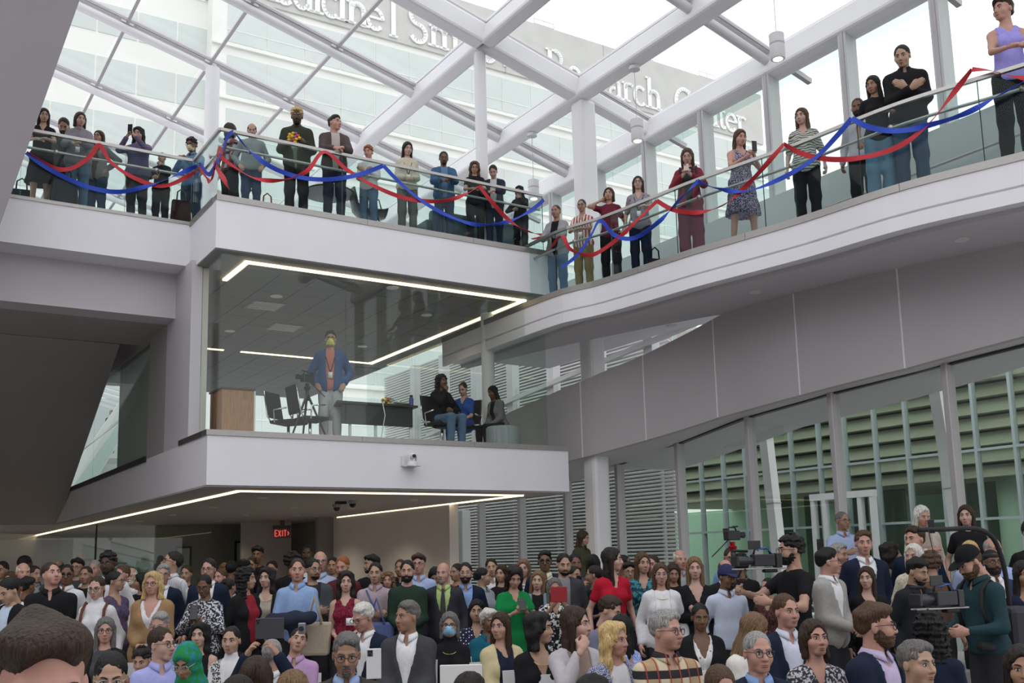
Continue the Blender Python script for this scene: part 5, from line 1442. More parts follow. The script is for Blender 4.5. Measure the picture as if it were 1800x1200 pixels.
G(1741, 965, 8.5, 'bearded man in glasses and black headband wearing a blue suit', hair='crew', hc='black', skin='brown', top=('blazer', (.02, .035, .09)), extra=('beard', 'glasses', 'headband'))
G(1797, 985, 7.2, 'woman with long dark hair cut off by the right edge of the picture', fem=T_, hair='long', hc='dark', skin='tan', top=('vneck', NAVY))
G(1812, 912, 9.6, 'person in black t-shirt at the right edge, only an arm showing', hair='short', hc='dark', skin='tan', top=('tee', BLK))
# -- seated rows
S = dict(seated=True, pose='lap')
G(186, 1084, 8.2, 'seated woman with long grey-brown hair and dark glasses frames', fem=T_, hy=20, hair='long', hc='salt', skin='rosy', top=('cardigan', BLK), extra=('glasses', ('inner', DGR)), **S)
G(196, 1147, 4.6, 'seated boy with black hair and glasses in the near left row', yaw=20, hp=10, hair='short', hc='black', skin='asian', top=('tee', DGR), extra=(('glasses', 1),), **S)
G(248, 1138, 7.4, 'small child with curly dark hair between two seated men', hp=15, hair='curlytop', hc='dark', skin='fair', top=('tee', (.2, .05, .06)), kmin=.7, **S)
G(281, 1075, 8.5, 'seated older man with grey hair and wire glasses below the tan coat', hp=8, hair='side', hc='grey', skin='rosy', top=('shirt', (.30, .34, .42)), extra=(('glasses', 1),), **S)
G(284, 1102, 6.7, 'seated young man in lavender blue shirt and dark glasses looking right', yaw=30, hy=35, hair='short', hc='brown', skin='pale', top=('shirt', (.36, .38, .70)), extra=('glasses',), **S)
G(352, 1093, 8.2, 'seated woman with wavy black hair in a black sleeveless top', fem=T_, hair='longwavy', hc='black', skin='pale', top=('tank', BLK), **S)
G(407, 1100, 7.4, 'seated woman with white turtleneck under a houndstooth vest', fem=T_, hair='bun', hc='black', skin='asian', top=('vest', (.6, .6, .6), 'hound', (.03, .03, .03)), extra=(('innerkind', 'turtle'), ('inner', WHT)), **S)
G(325, 1132, 5.8, 'woman in a green and blue headscarf with glasses looking down', fem=T_, hp=22, hy=-10, hair='hijab', hc='black', skin='tan', top=('longdress', (.02, .02, .025)), extra=(('glasses', 1), ('hatmat', cloth((.02, .22, .06), 'floral', (.03, .20, .26), .5))), **S)
G(479, 1124, 6.9, 'seated person with grey hair raising a dark tablet phone overhead', hy=170, seated=True, pose='up', hair='side', hc='grey', skin='fair', top=('blazer', NAVY))
G(529, 1104, 7.7, 'seated young man in lilac shirt leaning back to film', hy=20, hp=-18, hr=15, hair='short', hc='dark', skin='fair', top=('shirt', (.46, .28, .48)), **S)
G(450, 1153, 4.8, 'seated woman with streaked brown hair seen from behind at the bottom', fem=T_, hy=-150, yaw=-20, hair='shoulder', hc='brown', skin='tan', top=('tee', BLK), **S)
G(515, 1177, 4.3, 'top of an ash-blond head at the bottom edge left of centre', fem=T_, hy=170, hair='bob', hc='light', skin='fair', top=('tee', GRY), **S)
G(420, 1186, 4.2, 'dark brown crown of hair at the bottom edge below the houndstooth vest', hy=170, hair='short', hc='dark', skin='tan', top=('tee', BLK), **S)
G(633, 1060, 8.3, 'seated older man with white hair and reading glasses looking down left', yaw=-20, hy=-20, hp=18, hair='side', hc='white', skin='rosy', top=('blazer', NAVY), extra=('glasses',), **S)
G(609, 1112, 5.4, 'seated man with grey goatee and glasses filming with a white phone', yaw=10, hp=10, pose='onearm', seated=True, hair='side', hc='salt', skin='tan', top=('blazer', (.05, .045, .04)), extra=('goatee', 'glasses', ('inner', (.3, .4, .65))))
G(717, 1055, 7.7, 'seated man in charcoal suit and white shirt looking left', yaw=-8, hy=-35, hair='side', hc='salt', skin='tan', top=('blazer', (.055, .055, .06)), kmax=1.2, **S)
G(790, 1075, 8.2, 'seated woman with grey bob, blue face mask and gold necklace', fem=T_, hair='bob', hc='salt', skin='olive', top=('turtle', BLK), extra=(('mask', (.30, .52, .74)), 'glasses', 'necklace'), **S)
G(838, 1053, 9.5, 'seated woman in navy polka dot blouse with dark hair', fem=T_, wide=1.15, hair='shoulder', hc='black', skin='olive', top=('blouse', (.02, .02, .05), 'dots', (.7, .7, .75)), **S)
G(858, 1070, 8.8, 'seated woman with short white hair in a teal jacket', fem=T_, hy=35, hair='wavy', hc='white', skin='brown', top=('jacket', (.01, .10, .15)), **S)
G(880, 1075, 7.7, 'seated woman with long brown hair and pale yellow cardigan looking left', fem=T_, yaw=25, hy=-50, hair='long', hc='brown', skin='fair', top=('cardigan', (.55, .47, .28)), extra=(('inner', NAVY), ('innerkind', 'tank')), **S)
G(944, 1075, 6.8, 'seated woman with black wavy bob and black sweater smiling to the right', fem=T_, yaw=20, hy=55, hair='wavybob', hc='black', skin='asian', top=('vneck', BLK), extra=('necklace',), kmax=1.2, **S)
G(825, 1181, 4.3, 'dark-haired crown at the bottom edge below the blue mask', hy=150, fem=T_, hair='bob', hc='dark', skin='fair', top=('tee', BLK), **S)
G(1009, 1065, 6.6, 'seated woman with long brown hair, grey cardigan, hand at her mouth', fem=T_, yaw=20, hy=45, seated=True, pose='mouth', hair='long', hc='brown', skin='pale', top=('cardigan', (.45, .42, .45)), extra=(('inner', (.30, .23, .19)),), kmax=1.22)
G(1078, 1048, 8.3, 'young man with brown hair bending forward below the red dress', yaw=30, hy=30, hp=20, hair='side', hc='brown', skin='pale', top=('tee', (.15, .16, .22)), kmax=1.2, **S)
G(1092, 1079, 7.3, 'seated woman with dark hair and a blue floral puff-sleeve dress seen from behind', fem=T_, hy=120, yaw=40, hair='long', hc='black', skin='tan', top=('blouse', (.20, .27, .60), 'floral', (.5, .55, .8)), **S)
G(1076, 1092, 6.1, 'seated woman with wavy blond hair in a navy tweed jacket', fem=T_, yaw=25, hy=25, hair='longwavy', hc='gold', skin='rosy', top=('blazer', (.05, .06, .16), 'tweed', (.5, .5, .6)), extra=(('inner', WHT), ('innerkind', 'tee')), **S)
G(1168, 1072, 5.9, 'seated grey-haired man in a tan plaid shirt and round glasses', yaw=20, hy=25, wide=1.15, belly=.5, hair='side', hc='grey', skin='rosy', top=('shirt', (.42, .30, .18), 'plaid', (.62, .52, .38)), extra=('glasses',), kmax=1.2, **S)
G(1230, 1060, 7.9, 'seated woman with pulled-back black hair, black blazer, dotted white blouse', fem=T_, hp=6, hair='up', hc='black', skin='brown', top=('blazer', BLK), extra=(('inner', ((.72, .7, .7), 'dots', (.25, .05, .06), .6)), ('innerkind', 'vneck')), **S)
G(1040, 1187, 4.2, 'black-haired crown at the bottom edge below the blond tweed jacket', hy=170, hair='wavy', hc='black', skin='brown', top=('tee', BLK), **S)
G(1268, 1169, 4.4, 'man with thinning brown-grey hair at the bottom edge right of the plaid shirt', hy=10, hp=20, hair='thin', hc='mid', skin='rosy', top=('shirt', GRY), **S)
G(1379, 1043, 7.0, 'seated young man with short brown hair in navy suit beside the dark bob', yaw=10, hy=10, hair='short', hc='mid', skin='rosy', top=('blazer', NAVY), extra=(('inner', (.62, .64, .75)),), kmax=1.22, **S)
G(1333, 1078, 6.5, 'woman with long blond hair in white leaning sideways, face hidden', fem=T_, yaw=40, hy=60, hp=15, hair='long', hc='light', skin='pale', top=('tee', (.7, .68, .64)), lean=10, **S)
G(1329, 1107, 5.2, 'seated man with grey hair, square glasses, navy blazer and blue shirt', hy=10, hair='thin', hc='grey', skin='rosy', top=('blazer', NAVY), extra=('glasses', ('inner', (.22, .34, .62))), **S)
G(1426, 1088, 5.8, 'seated woman with chestnut bob and black and white printed top', fem=T_, hy=12, hp=-6, hair='bob', hc='brown', skin='rosy', top=('blouse', (.04, .04, .05), 'floral', (.55, .52, .55)), **S)
G(1533, 1060, 5.5, 'seated man with brown beard and glasses in a navy blazer facing right', yaw=35, hy=40, hair='wavy', hc='mid', skin='rosy', top=('blazer', NAVY), extra=('beard', 'glasses', ('inner', (.5, .42, .6))), kmax=1.24, **S)
G(1633, 1075, 6.1, 'woman with long curly black hair seen from behind next to the camera rig', fem=T_, yaw=150, hair='curlylong', hc='black', skin='brown', top=('tee', NAVY), **S)
G(1607, 1125, 4.8, 'older man with black hair at the bottom right facing the camera', yaw=15, hy=10, hair='side', hc='salt', skin='asian', top=('tee', DGR), **S)
G(1792, 1133, 4.6, 'woman with long dark hair at the bottom right corner', fem=T_, yaw=-20, hair='long', hc='dark', skin='tan', top=('tee', BLK), **S)

def relax(cr):
    """keep neighbours apart by sliding each along its own line of sight"""
    P = []
    for px, y, Y, *_ in cr: P.append(Y)
    d0 = [ray(c[0], c[1]) for c in cr]
    Y0 = list(P)
    for it in range(120):
        pos = [d0[i] / d0[i][1] * P[i] for i in range(len(cr))]
        mv = False
        for i in range(len(cr)):
            for j in range(i):
                if P[i] < 3 or P[j] < 3: continue
                q = pos[i] - pos[j]; D = math.hypot(q[0], q[1])
                need = .42 if (cr[i][5].get('seated') and cr[j][5].get('seated')) else .34
                if D < need:
                    g = min(.05, (need - D) * .4 + .005)
                    a, b = (i, j) if (Y0[i], i) >= (Y0[j], j) else (j, i)
                    lim = lambda n: .09 * Y0[n]
                    P[a] = min(P[a] + g, Y0[a] + lim(a)); P[b] = max(P[b] - g * .5, Y0[b] - lim(b) * .6)
                    mv = True
        if not mv: break
    for c, y in zip(cr, P):
        if abs(y - c[2]) > .6: print('MOVED %.2f -> %.2f %s' % (c[2], y, c[3]))
        c[2] = y
relax(CROWD)
WHO = {}
for px, y, Y, label, z0, kw in CROWD:
    kw = dict(kw); kw.setdefault('lod', 0 if Y < 8 else 1 if Y < 11.8 else 2)
    WHO[label] = person(label, at_Y(px, y, Y), z0, **kw)
# low step along the window on which four people stand
struct(MB().ubox(5.9, 7.75, -9, 2.6, 0, .42).build('trim_step', paint('stone_step', (.4, .39, .38), .6)))

# ---- third floor: deck front, left wing, right walkway
FLOOR3, FLOORW = 7.06, 6.06
def deck_p(px, y, label, t=.46, **kw):
    q = at_pl(px, y, uw(0, t, 0), W); kw.setdefault('lod', 1)
    WHO[label] = person(label, q, FLOOR3, legvis=True, **kw)
def walk_p(px, y, label, o=.5, **kw):
    best = None
    for t in np.arange(3, -11, -.02):
        p = uw(curve_at(WALK, t) + o, t, 7.4); d = p - EYEP
        # pixel column of the point at the given image row: compare directions in plan
        r = ray(px, y); e = abs(d[0] / d[1] - r[0] / r[1])
        if best is None or e < best[0]: best = (e, p)
    q = at_Y(px, y, best[1][1]); kw.setdefault('lod', 1)
    WHO[label] = person(label, q, FLOORW, legvis=True, **kw)
JEAN, DJEAN = (.10, .16, .25), (.035, .055, .10)
deck_p(78, 190, 'woman with long black hair in black dress at the left balcony end', t=1.9, fem=T_, yaw=25, hy=10, hp=12, pose='rail', hair='long', hc='black', skin='asian', top=('dress', BLK))
deck_p(112, 207, 'bearded man bowing his head beside the woman in black on the balcony', t=2.35, yaw=20, hp=35, hair='short', hc='black', skin='olive', top=('sweater', DGR), extra=('beard',), kmin=.7)
deck_p(142, 197, 'woman with brown bob in grey fleece and light jeans on the balcony', t=1.9, fem=T_, yaw=20, hy=20, hp=10, pose='rail', hair='bob', hc='brown', skin='pale', top=('jacket', (.22, .21, .24)), bottom=('t', JEAN), extra=('lanyard',))
deck_p(175, 230, 'woman in glasses and long grey cardigan standing behind the balcony rail', t=2.25, fem=T_, yaw=-10, hair='shoulder', hc='brown', skin='fair', top=('cardigan', (.20, .20, .20)), bottom=('t', DJEAN), extra=('glasses', ('inner', (.10, .06, .05))), pose='hips', kmin=.7)
deck_p(243, 223, 'woman with dark curly hair and purple striped top taking a phone photo', t=1.95, fem=T_, wide=1.25, hp=12, pose='face', hair='longwavy', hc='black', skin='fair', top=('sweater', (.13, .11, .19), 'hstripe', (.10, .085, .15)))
deck_p(285, 268, 'short person in a black hoodie with yellow emblem, hands at the face', t=2.1, fem=T_, pose='chin', hair='bun', hc='brown', skin='fair', top=('sweater', BLK), extra=('emblem',), kmin=.7)
deck_p(336, 242, 'man with black hair, glasses and pale yellow face mask in a blue shirt', t=2.1, yaw=-10, hp=14, pose='phone', hair='curlytop', hc='black', skin='brown', top=('shirt', (.10, .20, .34)), extra=('glasses', ('mask', (.62, .58, .35))), bottom=('t', DJEAN))
deck_p(405, 217, 'person with brown hair turned away behind the ribbon knot at the rail corner', t=1.3, fem=T_, yaw=140, hair='bob', hc='brown', skin='tan', top=('shirt', (.2, .06, .06), 'plaid', (.3, .3, .35)), bottom=('t', BLK))
deck_p(443, 216, 'balding man in a grey quarter-zip sweater and jeans at the balcony corner', yaw=15, hp=25, pose='pocket', hair='fringe', hc='dark', skin='fair', wide=1.08, top=('sweater', (.24, .25, .26)), bottom=('t', DJEAN), t=.62, kmin=.7)
deck_p(522, 189, 'man with bleached curly hair in olive jacket holding a yellow bouquet', yaw=10, hp=14, pose='hold', hair='curlytop', hc='blond', skin='dark', top=('jacket', (.035, .04, .025)), bottom=('t', BLK), extra=(('stubble', 'black'),), t=.62)
deck_p(588, 203, 'dark-haired man in a brown blazer leaning clasped hands on the rail', yaw=20, hy=35, pose='rail', hair='quiff', hc='dark', skin='rosy', top=('openjacket', (.085, .06, .06)), extra=(('inner', (.45, .40, .38)),), bottom=('t', NAVY), t=.5)
deck_p(647, 256, 'red-haired young man in a white sweater with crossed arms', yaw=-10, hp=10, pose='cross', hair='curlytop', hc='ginger', skin='rosy', top=('sweater', (.62, .60, .60)), bottom=('t', JEAN), t=.55, kmin=.7)
deck_p(717, 249, 'woman with long black hair, cream sweater, lanyard and grey trousers', fem=T_, yaw=15, hy=10, hp=16, pose='clasp', hair='verylong', hc='black', skin='pale', top=('sweater', (.52, .47, .38)), bottom=('t', (.16, .15, .14)), extra=('lanyard',))
deck_p(780, 266, 'man in glasses and blue denim jacket with hands over the rail', yaw=10, hp=14, pose='rail', hair='short', hc='black', skin='brown', top=('openjacket', (.05, .11, .21)), extra=('glasses', 'stubble', ('inner', (.12, .2, .34))), bottom=('t', DJEAN))
deck_p(834, 283, 'woman with curly brown hair and glasses in black leaning over the rail', fem=T_, yaw=5, hp=20, pose='rail', hair='longwavy', hc='mid', skin='fair', top=('tee', BLK), extra=('glasses',), bottom=('t', BLK), t=.4)
deck_p(866, 290, 'young man in navy jacket looking down beside the thin column', yaw=-5, hp=35, pose='rail', hair='short', hc='dark', skin='rosy', top=('openjacket', (.02, .025, .045)), extra=(('inner', (.5, .5, .5)),), bottom=('t', NAVY), t=.26, kmin=.7)
deck_p(912, 326, 'dark-haired woman in black resting chin on hand at the deck end', fem=T_, yaw=-20, hp=18, pose='chin', hair='longwavy', hc='black', skin='tan', top=('sweater', BLK), bottom=('t', BLK), kmin=.7, t=.5)
walk_p(977, 360, 'short-haired woman in grey hoodie leaning crossed arms on the walkway rail', fem=T_, yaw=-25, hp=4, pose='rail', hair='crew', hc='black', skin='tan', top=('openjacket', (.30, .29, .31)), extra=(('inner', BLK),), bottom=('t', JEAN), kmin=.75)
walk_p(1022, 350, 'woman in glasses with red and white striped blouse and khaki trousers', fem=T_, yaw=-20, hp=6, pose='rail', hair='bun', hc='black', skin='olive', top=('blouse', (.66, .60, .55), 'stripe', (.35, .05, .06), .5), bottom=('t', (.26, .18, .08)), extra=('glasses', 'lanyard'))
walk_p(1070, 330, 'woman in maroon top and black scarf touching her hair', fem=T_, yaw=-15, pose='ear', hair='bob', hc='brown', skin='fair', top=('tee', (.14, .02, .035)), bottom=('t', BLK))
walk_p(1121, 310, 'woman in glasses and grey floral blouse with shoulder-length brown hair', fem=T_, yaw=-10, pose='rail1', hair='shoulder', hc='brown', skin='pale', top=('blouse', (.26, .25, .28), 'dots', (.3, .08, .1), .4), bottom=('t', NAVY), extra=('glasses', 'lanyard'))
walk_p(1207, 260, 'woman in maroon cardigan and trousers typing on her phone', fem=T_, yaw=-15, hp=20, pose='phone', hair='long', hc='mid', skin='pale', top=('cardigan', (.20, .025, .04)), bottom=('t', (.16, .03, .06), .02), extra=(('glasses', 1), ('inner', (.03, .03, .03)), 'straps'))
walk_p(1301, 227, 'woman in purple floral dress with mask under her chin holding a phone', fem=T_, wide=1.15, yaw=15, hp=14, pose='phone', hair='shoulder', hc='mid', skin='rosy', top=('sundress', (.05, .04, .09), 'floral', (.45, .38, .48), 1.4), extra=('wrap',), legs='wide')
walk_p(1408, 190, 'woman with long brown hair and striped black and cream blouse looking left', fem=T_, yaw=-20, hy=-20, hp=6, pose='down', hair='long', hc='mid', skin='pale', top=('blouse', (.10, .11, .10), 'wavestripe', (.55, .53, .48)), bottom=('t', BLK), o=.62)
walk_p(1506, 172, 'bearded man in checked white shirt behind the woman in blue jeans', yaw=-30, hp=15, pose='down', hair='crew', hc='black', skin='brown', top=('shirt', (.52, .48, .54), 'stripe', (.42, .38, .46), 2), extra=('beard',), bottom=('t', BLK), o=1.0)
walk_p(1532, 133, 'woman with long dark hair, black t-shirt and light blue jeans', fem=T_, yaw=-15, hy=-30, hp=14, pose='rail1', hair='longback', hc='dark', skin='tan', top=('tee', BLK), bottom=('t', (.13, .23, .34), .02), o=.48)
walk_p(1583, 79, 'tall man in black quarter-zip with crossed arms and blue jeans', yaw=-20, hy=-15, hp=18, pose='cross', hair='short', hc='black', skin='asian', top=('jacket', (.012, .012, .016)), bottom=('t', (.05, .085, .14)), o=.55, kmax=1.2)
walk_p(1762, -2, 'woman with short curly hair in a lilac tank top leaning on the rail', fem=T_, yaw=-10, hy=-55, pose='rail', hair='wavy', hc='brown', skin='rosy', top=('tank', (.34, .30, .72)), bottom=('t', BLK), o=.5, kmax=1.25)
# ---- people in the glass room
F2 = 3.56
def room_p(px, y, t, label, **kw):
    q = at_pl(px, y, uw(0, t, 0), W); kw.setdefault('lod', 1)
    WHO[label] = person(label, q, F2, legvis=True, **kw)
room_p(581, 582, 1.3, 'man in yellow mask, blue jacket and coral shirt standing in the glass room', yaw=10, pose='pocket', hair='quiff', hc='brown', skin='fair', top=('openjacket', (.045, .10, .24)), bottom=('t', (.48, .49, .50)), extra=(('mask', (.75, .75, .16)), 'glasses', ('inner', (.55, .20, .16)), 'lanyard'), kmax=1.2)
room_p(775, 658, .9, 'seated woman in black hoodie and jeans with hand at her chin', fem=T_, yaw=40, seated=True, pose='mouth', hair='curlylong', hc='black', skin='brown', top=('openjacket', BLK), bottom=('t', JEAN), extra=(('inner', BLK),), kmax=1.25)
room_p(812, 672, 1.1, 'seated woman in blue scrubs looking down in the glass room', fem=T_, yaw=-20, hp=22, seated=True, pose='lap', hair='bun', hc='brown', skin='pale', top=('blouse', (.03, .08, .30)), bottom=('t', (.03, .08, .30)), kmax=1.25)
room_p(864, 678, .9, 'woman in grey jacket crouched on the round grey ottoman', fem=T_, yaw=-50, hp=5, seated=True, pose='lap', lean=12, hair='verylong', hc='black', skin='brown', top=('openjacket', (.16, .15, .155)), bottom=('t', BLK), extra=(('inner', BLK),), kmax=1.25)
# ------------------------------------------------------------------ balustrades
def thing(name, label, cat, loc, group=None):
    return tag(empty(name, loc), label, cat, group)
RAILTOP = brushed('rail_steel', (.48, .46, .44), .38)
def sx(x, y, t): return st(at_pl(x, y, uw(0, t, 0), W))[0]
EDGE = paint('glass_edge_dark', (.02, .045, .042), .2)
def glass_rail(label, cuts, fs, ft, z0, zt, loc, tube_o):
    """cuts: parameters of the joints; fs/ft map parameter to plan position"""
    r = thing('glass_balustrade', label, 'railing', loc)
    for a_, b_ in zip(cuts, cuts[1:]):
        n = max(1, int(abs(b_ - a_) / .4)); ps = np.linspace(a_, b_, n + 1)
        vs = []; g = .006 * (1 if b_ > a_ else -1)
        ps[0] += g; ps[-1] -= g
        for p in ps:
            i, o = fs(p), ft(p)
            vs += [uw(*i, z0), uw(*o, z0), uw(*o, zt), uw(*i, zt)]
        fsx = [(0, 1, 2, 3), tuple(4 * n + k for k in (3, 2, 1, 0))] + [(4 * i + k, 4 * i + 4 + k, 4 * i + 4 + (k + 1) % 4, 4 * i + (k + 1) % 4) for i in range(n) for k in range(4)]
        wpart(MB().add(vs, fsx), 'pane', GL_RAIL, r)
        e = MB()
        for p in (ps[-1],):
            e.hexa([uw(*fs(p), z0), uw(*ft(p), z0), uw(*ft(p + g * .6), z0), uw(*fs(p + g * .6), z0)], [uw(*fs(p), zt), uw(*ft(p), zt), uw(*ft(p + g * .6), zt), uw(*fs(p + g * .6), zt)])
        wpart(e, 'pane_edge', EDGE, r)
    ps = np.linspace(cuts[0], cuts[-1], max(2, int(abs(cuts[-1] - cuts[0]) / .3)))
    top = MB()
    for a_, b_ in zip(ps, ps[1:]):
        ca, cb = (np.array(fs(a_)) + ft(a_)) / 2, (np.array(fs(b_)) + ft(b_)) / 2
        top.bar(uw(*ca, zt + .012), uw(*cb, zt + .012), .05, .045)
    wpart(top, 'top_rail', RAILTOP, r)
    tb = [uw(*(np.array(tube_o(p))), zt - .22) for p in ps]
    wpart(MB().tube(tb, .022, 8), 'handrail', RAILTOP, r, True)
    for p in cuts[:-1]:
        q = (cuts[0] + cuts[-1]) * 0 + p + .45 * (1 if cuts[-1] > cuts[0] else -1)
        if min(cuts[0], cuts[-1]) < q < max(cuts[0], cuts[-1]):
            a_ = uw(*tube_o(q), zt - .23); b_ = uw(*fs(q), zt - .26)
            wpart(MB().tube([b_ - (a_ - b_) * .12, b_ + (a_ - b_) * .05], .035, 12), 'standoff_disc', RAILTOP, r, True)
            wpart(MB().tube([b_, a_], .010, 6), 'standoff_arm', RAILTOP, r, True)
    return r
ZT3 = 8.14
dc = [.05, sx(602, 380, .06), sx(773, 410, .06), sx(956, 440, .06)]
glass_rail('glass balustrade with steel rail along the front of the upper deck', dc, lambda p: (p, .06), lambda p: (p, .075), 7.05, ZT3, uw(0, .06, 7.1), lambda p: (p, .16))
lc = [-6.5, -4.2, sx(35, 350, 1.46), sx(219, 375, 1.46), .02]
glass_rail('glass balustrade of the set-back balcony wing at the far left', lc, lambda p: (p, 1.455), lambda p: (p, 1.47), 7.05, ZT3, uw(-2, 1.46, 7.1), lambda p: (p, 1.56))
glass_rail('short glass balustrade return between left wing and deck corner', [.06, 1.44], lambda p: (.04, p), lambda p: (.055, p), 7.05, ZT3, uw(.04, .7, 7.1), lambda p: (.14, p))
def wt(x, y):
    """t on the walkway edge under a pixel column"""
    r = ray(x, y); best = min((abs((lambda d: d[0] / d[1])(uw(curve_at(WALK, t) + .06, t, 6.1)) - r[0] / r[1]), t) for t in np.arange(3, -12.5, -.02))
    return best[1]
wc = [2.6, wt(978, 500), wt(1077, 480), wt(1192, 445), wt(1345, 395), wt(1517, 345), wt(1732, 285), -10.6]
glass_rail('long glass balustrade with steel handrail along the curved walkway', wc, lambda p: (curve_at(WALK, p) + .06, p), lambda p: (curve_at(WALK, p) + .075, p), 6.05, 7.15, uw(6, -4, 6.1), lambda p: (curve_at(WALK, p) + .17, p))

# ---- crepe streamers tied along the rails
def crepe(name, col):
    m, nt, b = nodes_of(name)
    n = noise(nt, coords(nt, (60, 60, 4)), 3, 2)
    nt.links.new(ramp(nt, n, [(.3, mul(col, .85)), (.7, mul(col, 1.1))]), b.inputs['Base Color'])
    b.inputs['Roughness'].default_value = .6; bump(nt, b, n, .4, .005)
    return m
RED, BLUE = crepe('red_crepe', (.52, .016, .028)), crepe('blue_crepe', (.012, .06, .52))
def on_walk(x, y, o):
    t = wt(x, y)
    for _ in range(3):
        nrm = uw(curve_at(WALK, t - .1), t - .1, 0) - uw(curve_at(WALK, t + .1), t + .1, 0); nrm = np.array([-nrm[1], nrm[0], 0]); nrm /= np.linalg.norm(nrm)
        q = at_pl(x, y, uw(curve_at(WALK, t) + o, t, 0), nrm); t = st(q)[1]
    return q
def spline(pts, n=8):
    pts = [np.array(p, float) for p in pts]; out = []
    for i in range(len(pts) - 1):
        p0, p1, p2, p3 = pts[max(i - 1, 0)], pts[i], pts[i + 1], pts[min(i + 2, len(pts) - 1)]
        for k in range(n):
            x = k / n
            out.append(.5 * (2 * p1 + (p2 - p0) * x + (2 * p0 - 5 * p1 + 4 * p2 - p3) * x ** 2 + (3 * p1 - p0 - 3 * p2 + p3) * x ** 3))
    return out + [pts[-1]]
def streamer(label, mat, pts, wd=.068, tw=1.0, seed=0, into=None):
    r = thing('paper_streamer', label, 'streamer', pts[len(pts) // 2], 'red and blue streamers on the balcony rails')
    c = spline(pts, 10); n = len(c); vs = []
    L = 0.0
    for i, p in enumerate(c):
        d = c[min(i + 1, n - 1)] - c[max(i - 1, 0)]; d = d / (np.linalg.norm(d) + 1e-9)
        if i: L += np.linalg.norm(c[i] - c[i - 1])
        up = np.cross(np.cross(d, ZV), d); up /= np.linalg.norm(up) + 1e-9; sd = np.cross(d, up)
        a = tw * 1.5 * math.sin(L * 4.2 + seed) * (.35 + .65 * math.sin(L * 1.7 + seed * 2))
        k = up * math.cos(a) + sd * math.sin(a); nr = np.cross(d, k)
        vs += [p - k * wd / 2 - nr * .002, p + k * wd / 2 - nr * .002, p + k * wd / 2 + nr * .002, p - k * wd / 2 + nr * .002]
    fs = [(0, 1, 2, 3), tuple(4 * (n - 1) + k for k in (3, 2, 1, 0))] + [(4 * i + k, 4 * i + 4 + k, 4 * i + 4 + (k + 1) % 4, 4 * i + (k + 1) % 4) for i in range(n - 1) for k in range(4)]
    wpart(MB().add(vs, fs), 'ribbon', mat, r)
    return r
fl_ = lambda P, t: [at_pl(x, y, uw(0, t, 0), W) for x, y in P]
streamer('red streamer looped along the left wing rail', RED, fl_([(47, 268), (75, 285), (100, 297), (128, 295), (158, 275), (175, 255), (195, 285), (235, 312), (285, 327), (330, 310), (352, 294)], 1.42), seed=1)
streamer('blue streamer hanging below the left wing rail', BLUE, fl_([(46, 268), (75, 290), (115, 312), (160, 330), (210, 337), (262, 326), (310, 308), (352, 288)], 1.41), seed=2)
streamer('red streamer draped over the first two bays of the deck rail', RED, fl_([(383, 272), (410, 292), (450, 314), (500, 316), (540, 300), (570, 267), (610, 298), (660, 328), (720, 350), (780, 353), (820, 340), (842, 327)], .02), seed=3)
streamer('blue streamer from the deck corner to the middle of the deck rail', BLUE, fl_([(412, 232), (440, 266), (480, 295), (530, 312), (580, 315), (630, 307), (674, 291)], .01), seed=4)
streamer('blue streamer swooping across the right half of the deck rail', BLUE, fl_([(674, 291), (700, 318), (740, 352), (790, 380), (840, 395), (890, 390), (930, 372), (956, 351)], .01), seed=5)
streamer('red streamer trailing down to the right end of the deck', RED, fl_([(842, 327), (865, 355), (895, 387), (930, 407), (958, 415), (935, 420)], .0), seed=6)
sd_ = lambda P: [at_pl(x, y, uw(.0, 0, 0), U) for x, y in P]
streamer('red streamer end tangled in the knot at the deck corner', RED, sd_([(352, 294), (362, 312), (371, 318), (378, 290), (384, 262), (392, 268)]), seed=7)
streamer('blue streamer end tangled in the knot at the deck corner', BLUE, sd_([(352, 288), (366, 306), (376, 296), (392, 262), (400, 240), (410, 232)]), seed=8)
streamer('loose red tail hanging inside the corner knot', RED, sd_([(376, 285), (384, 300), (394, 315), (402, 330)]), seed=9, wd=.07)
wl_ = lambda P, o=-.02: [on_walk(x, y, o) for x, y in P]
streamer('red streamer across the left part of the walkway rail', RED, wl_([(966, 440), (987, 414), (1003, 438), (1040, 448), (1085, 420), (1125, 382), (1155, 353)]), seed=10)
streamer('blue streamer rising from the left end of the walkway', BLUE, wl_([(987, 470), (1015, 448), (1038, 415), (1055, 388), (1080, 413), (1115, 418), (1160, 388), (1195, 350), (1227, 318)]), seed=11)
streamer('red streamer in the middle bays of the walkway rail', RED, wl_([(1155, 353), (1185, 369), (1230, 373), (1275, 358), (1320, 318), (1360, 274), (1378, 253)]), seed=12)
streamer('blue streamer in the middle bays of the walkway rail', BLUE, wl_([(1227, 318), (1260, 331), (1310, 336), (1370, 315), (1430, 280), (1470, 240), (1497, 208)], -.035), seed=13)
streamer('red streamer rising toward the right end of the walkway rail', RED, wl_([(1378, 253), (1410, 270), (1460, 280), (1520, 276), (1580, 257), (1630, 220), (1675, 165), (1708, 122)]), seed=14)
streamer('blue streamer along the right end of the walkway rail', BLUE, wl_([(1497, 208), (1530, 224), (1580, 230), (1640, 218), (1700, 198), (1755, 168), (1800, 143), (1830, 125)], -.035), seed=15)
streamer('short red streamer piece at the right edge of the walkway', RED, wl_([(1708, 122), (1740, 124), (1780, 134), (1825, 140)]), seed=16)

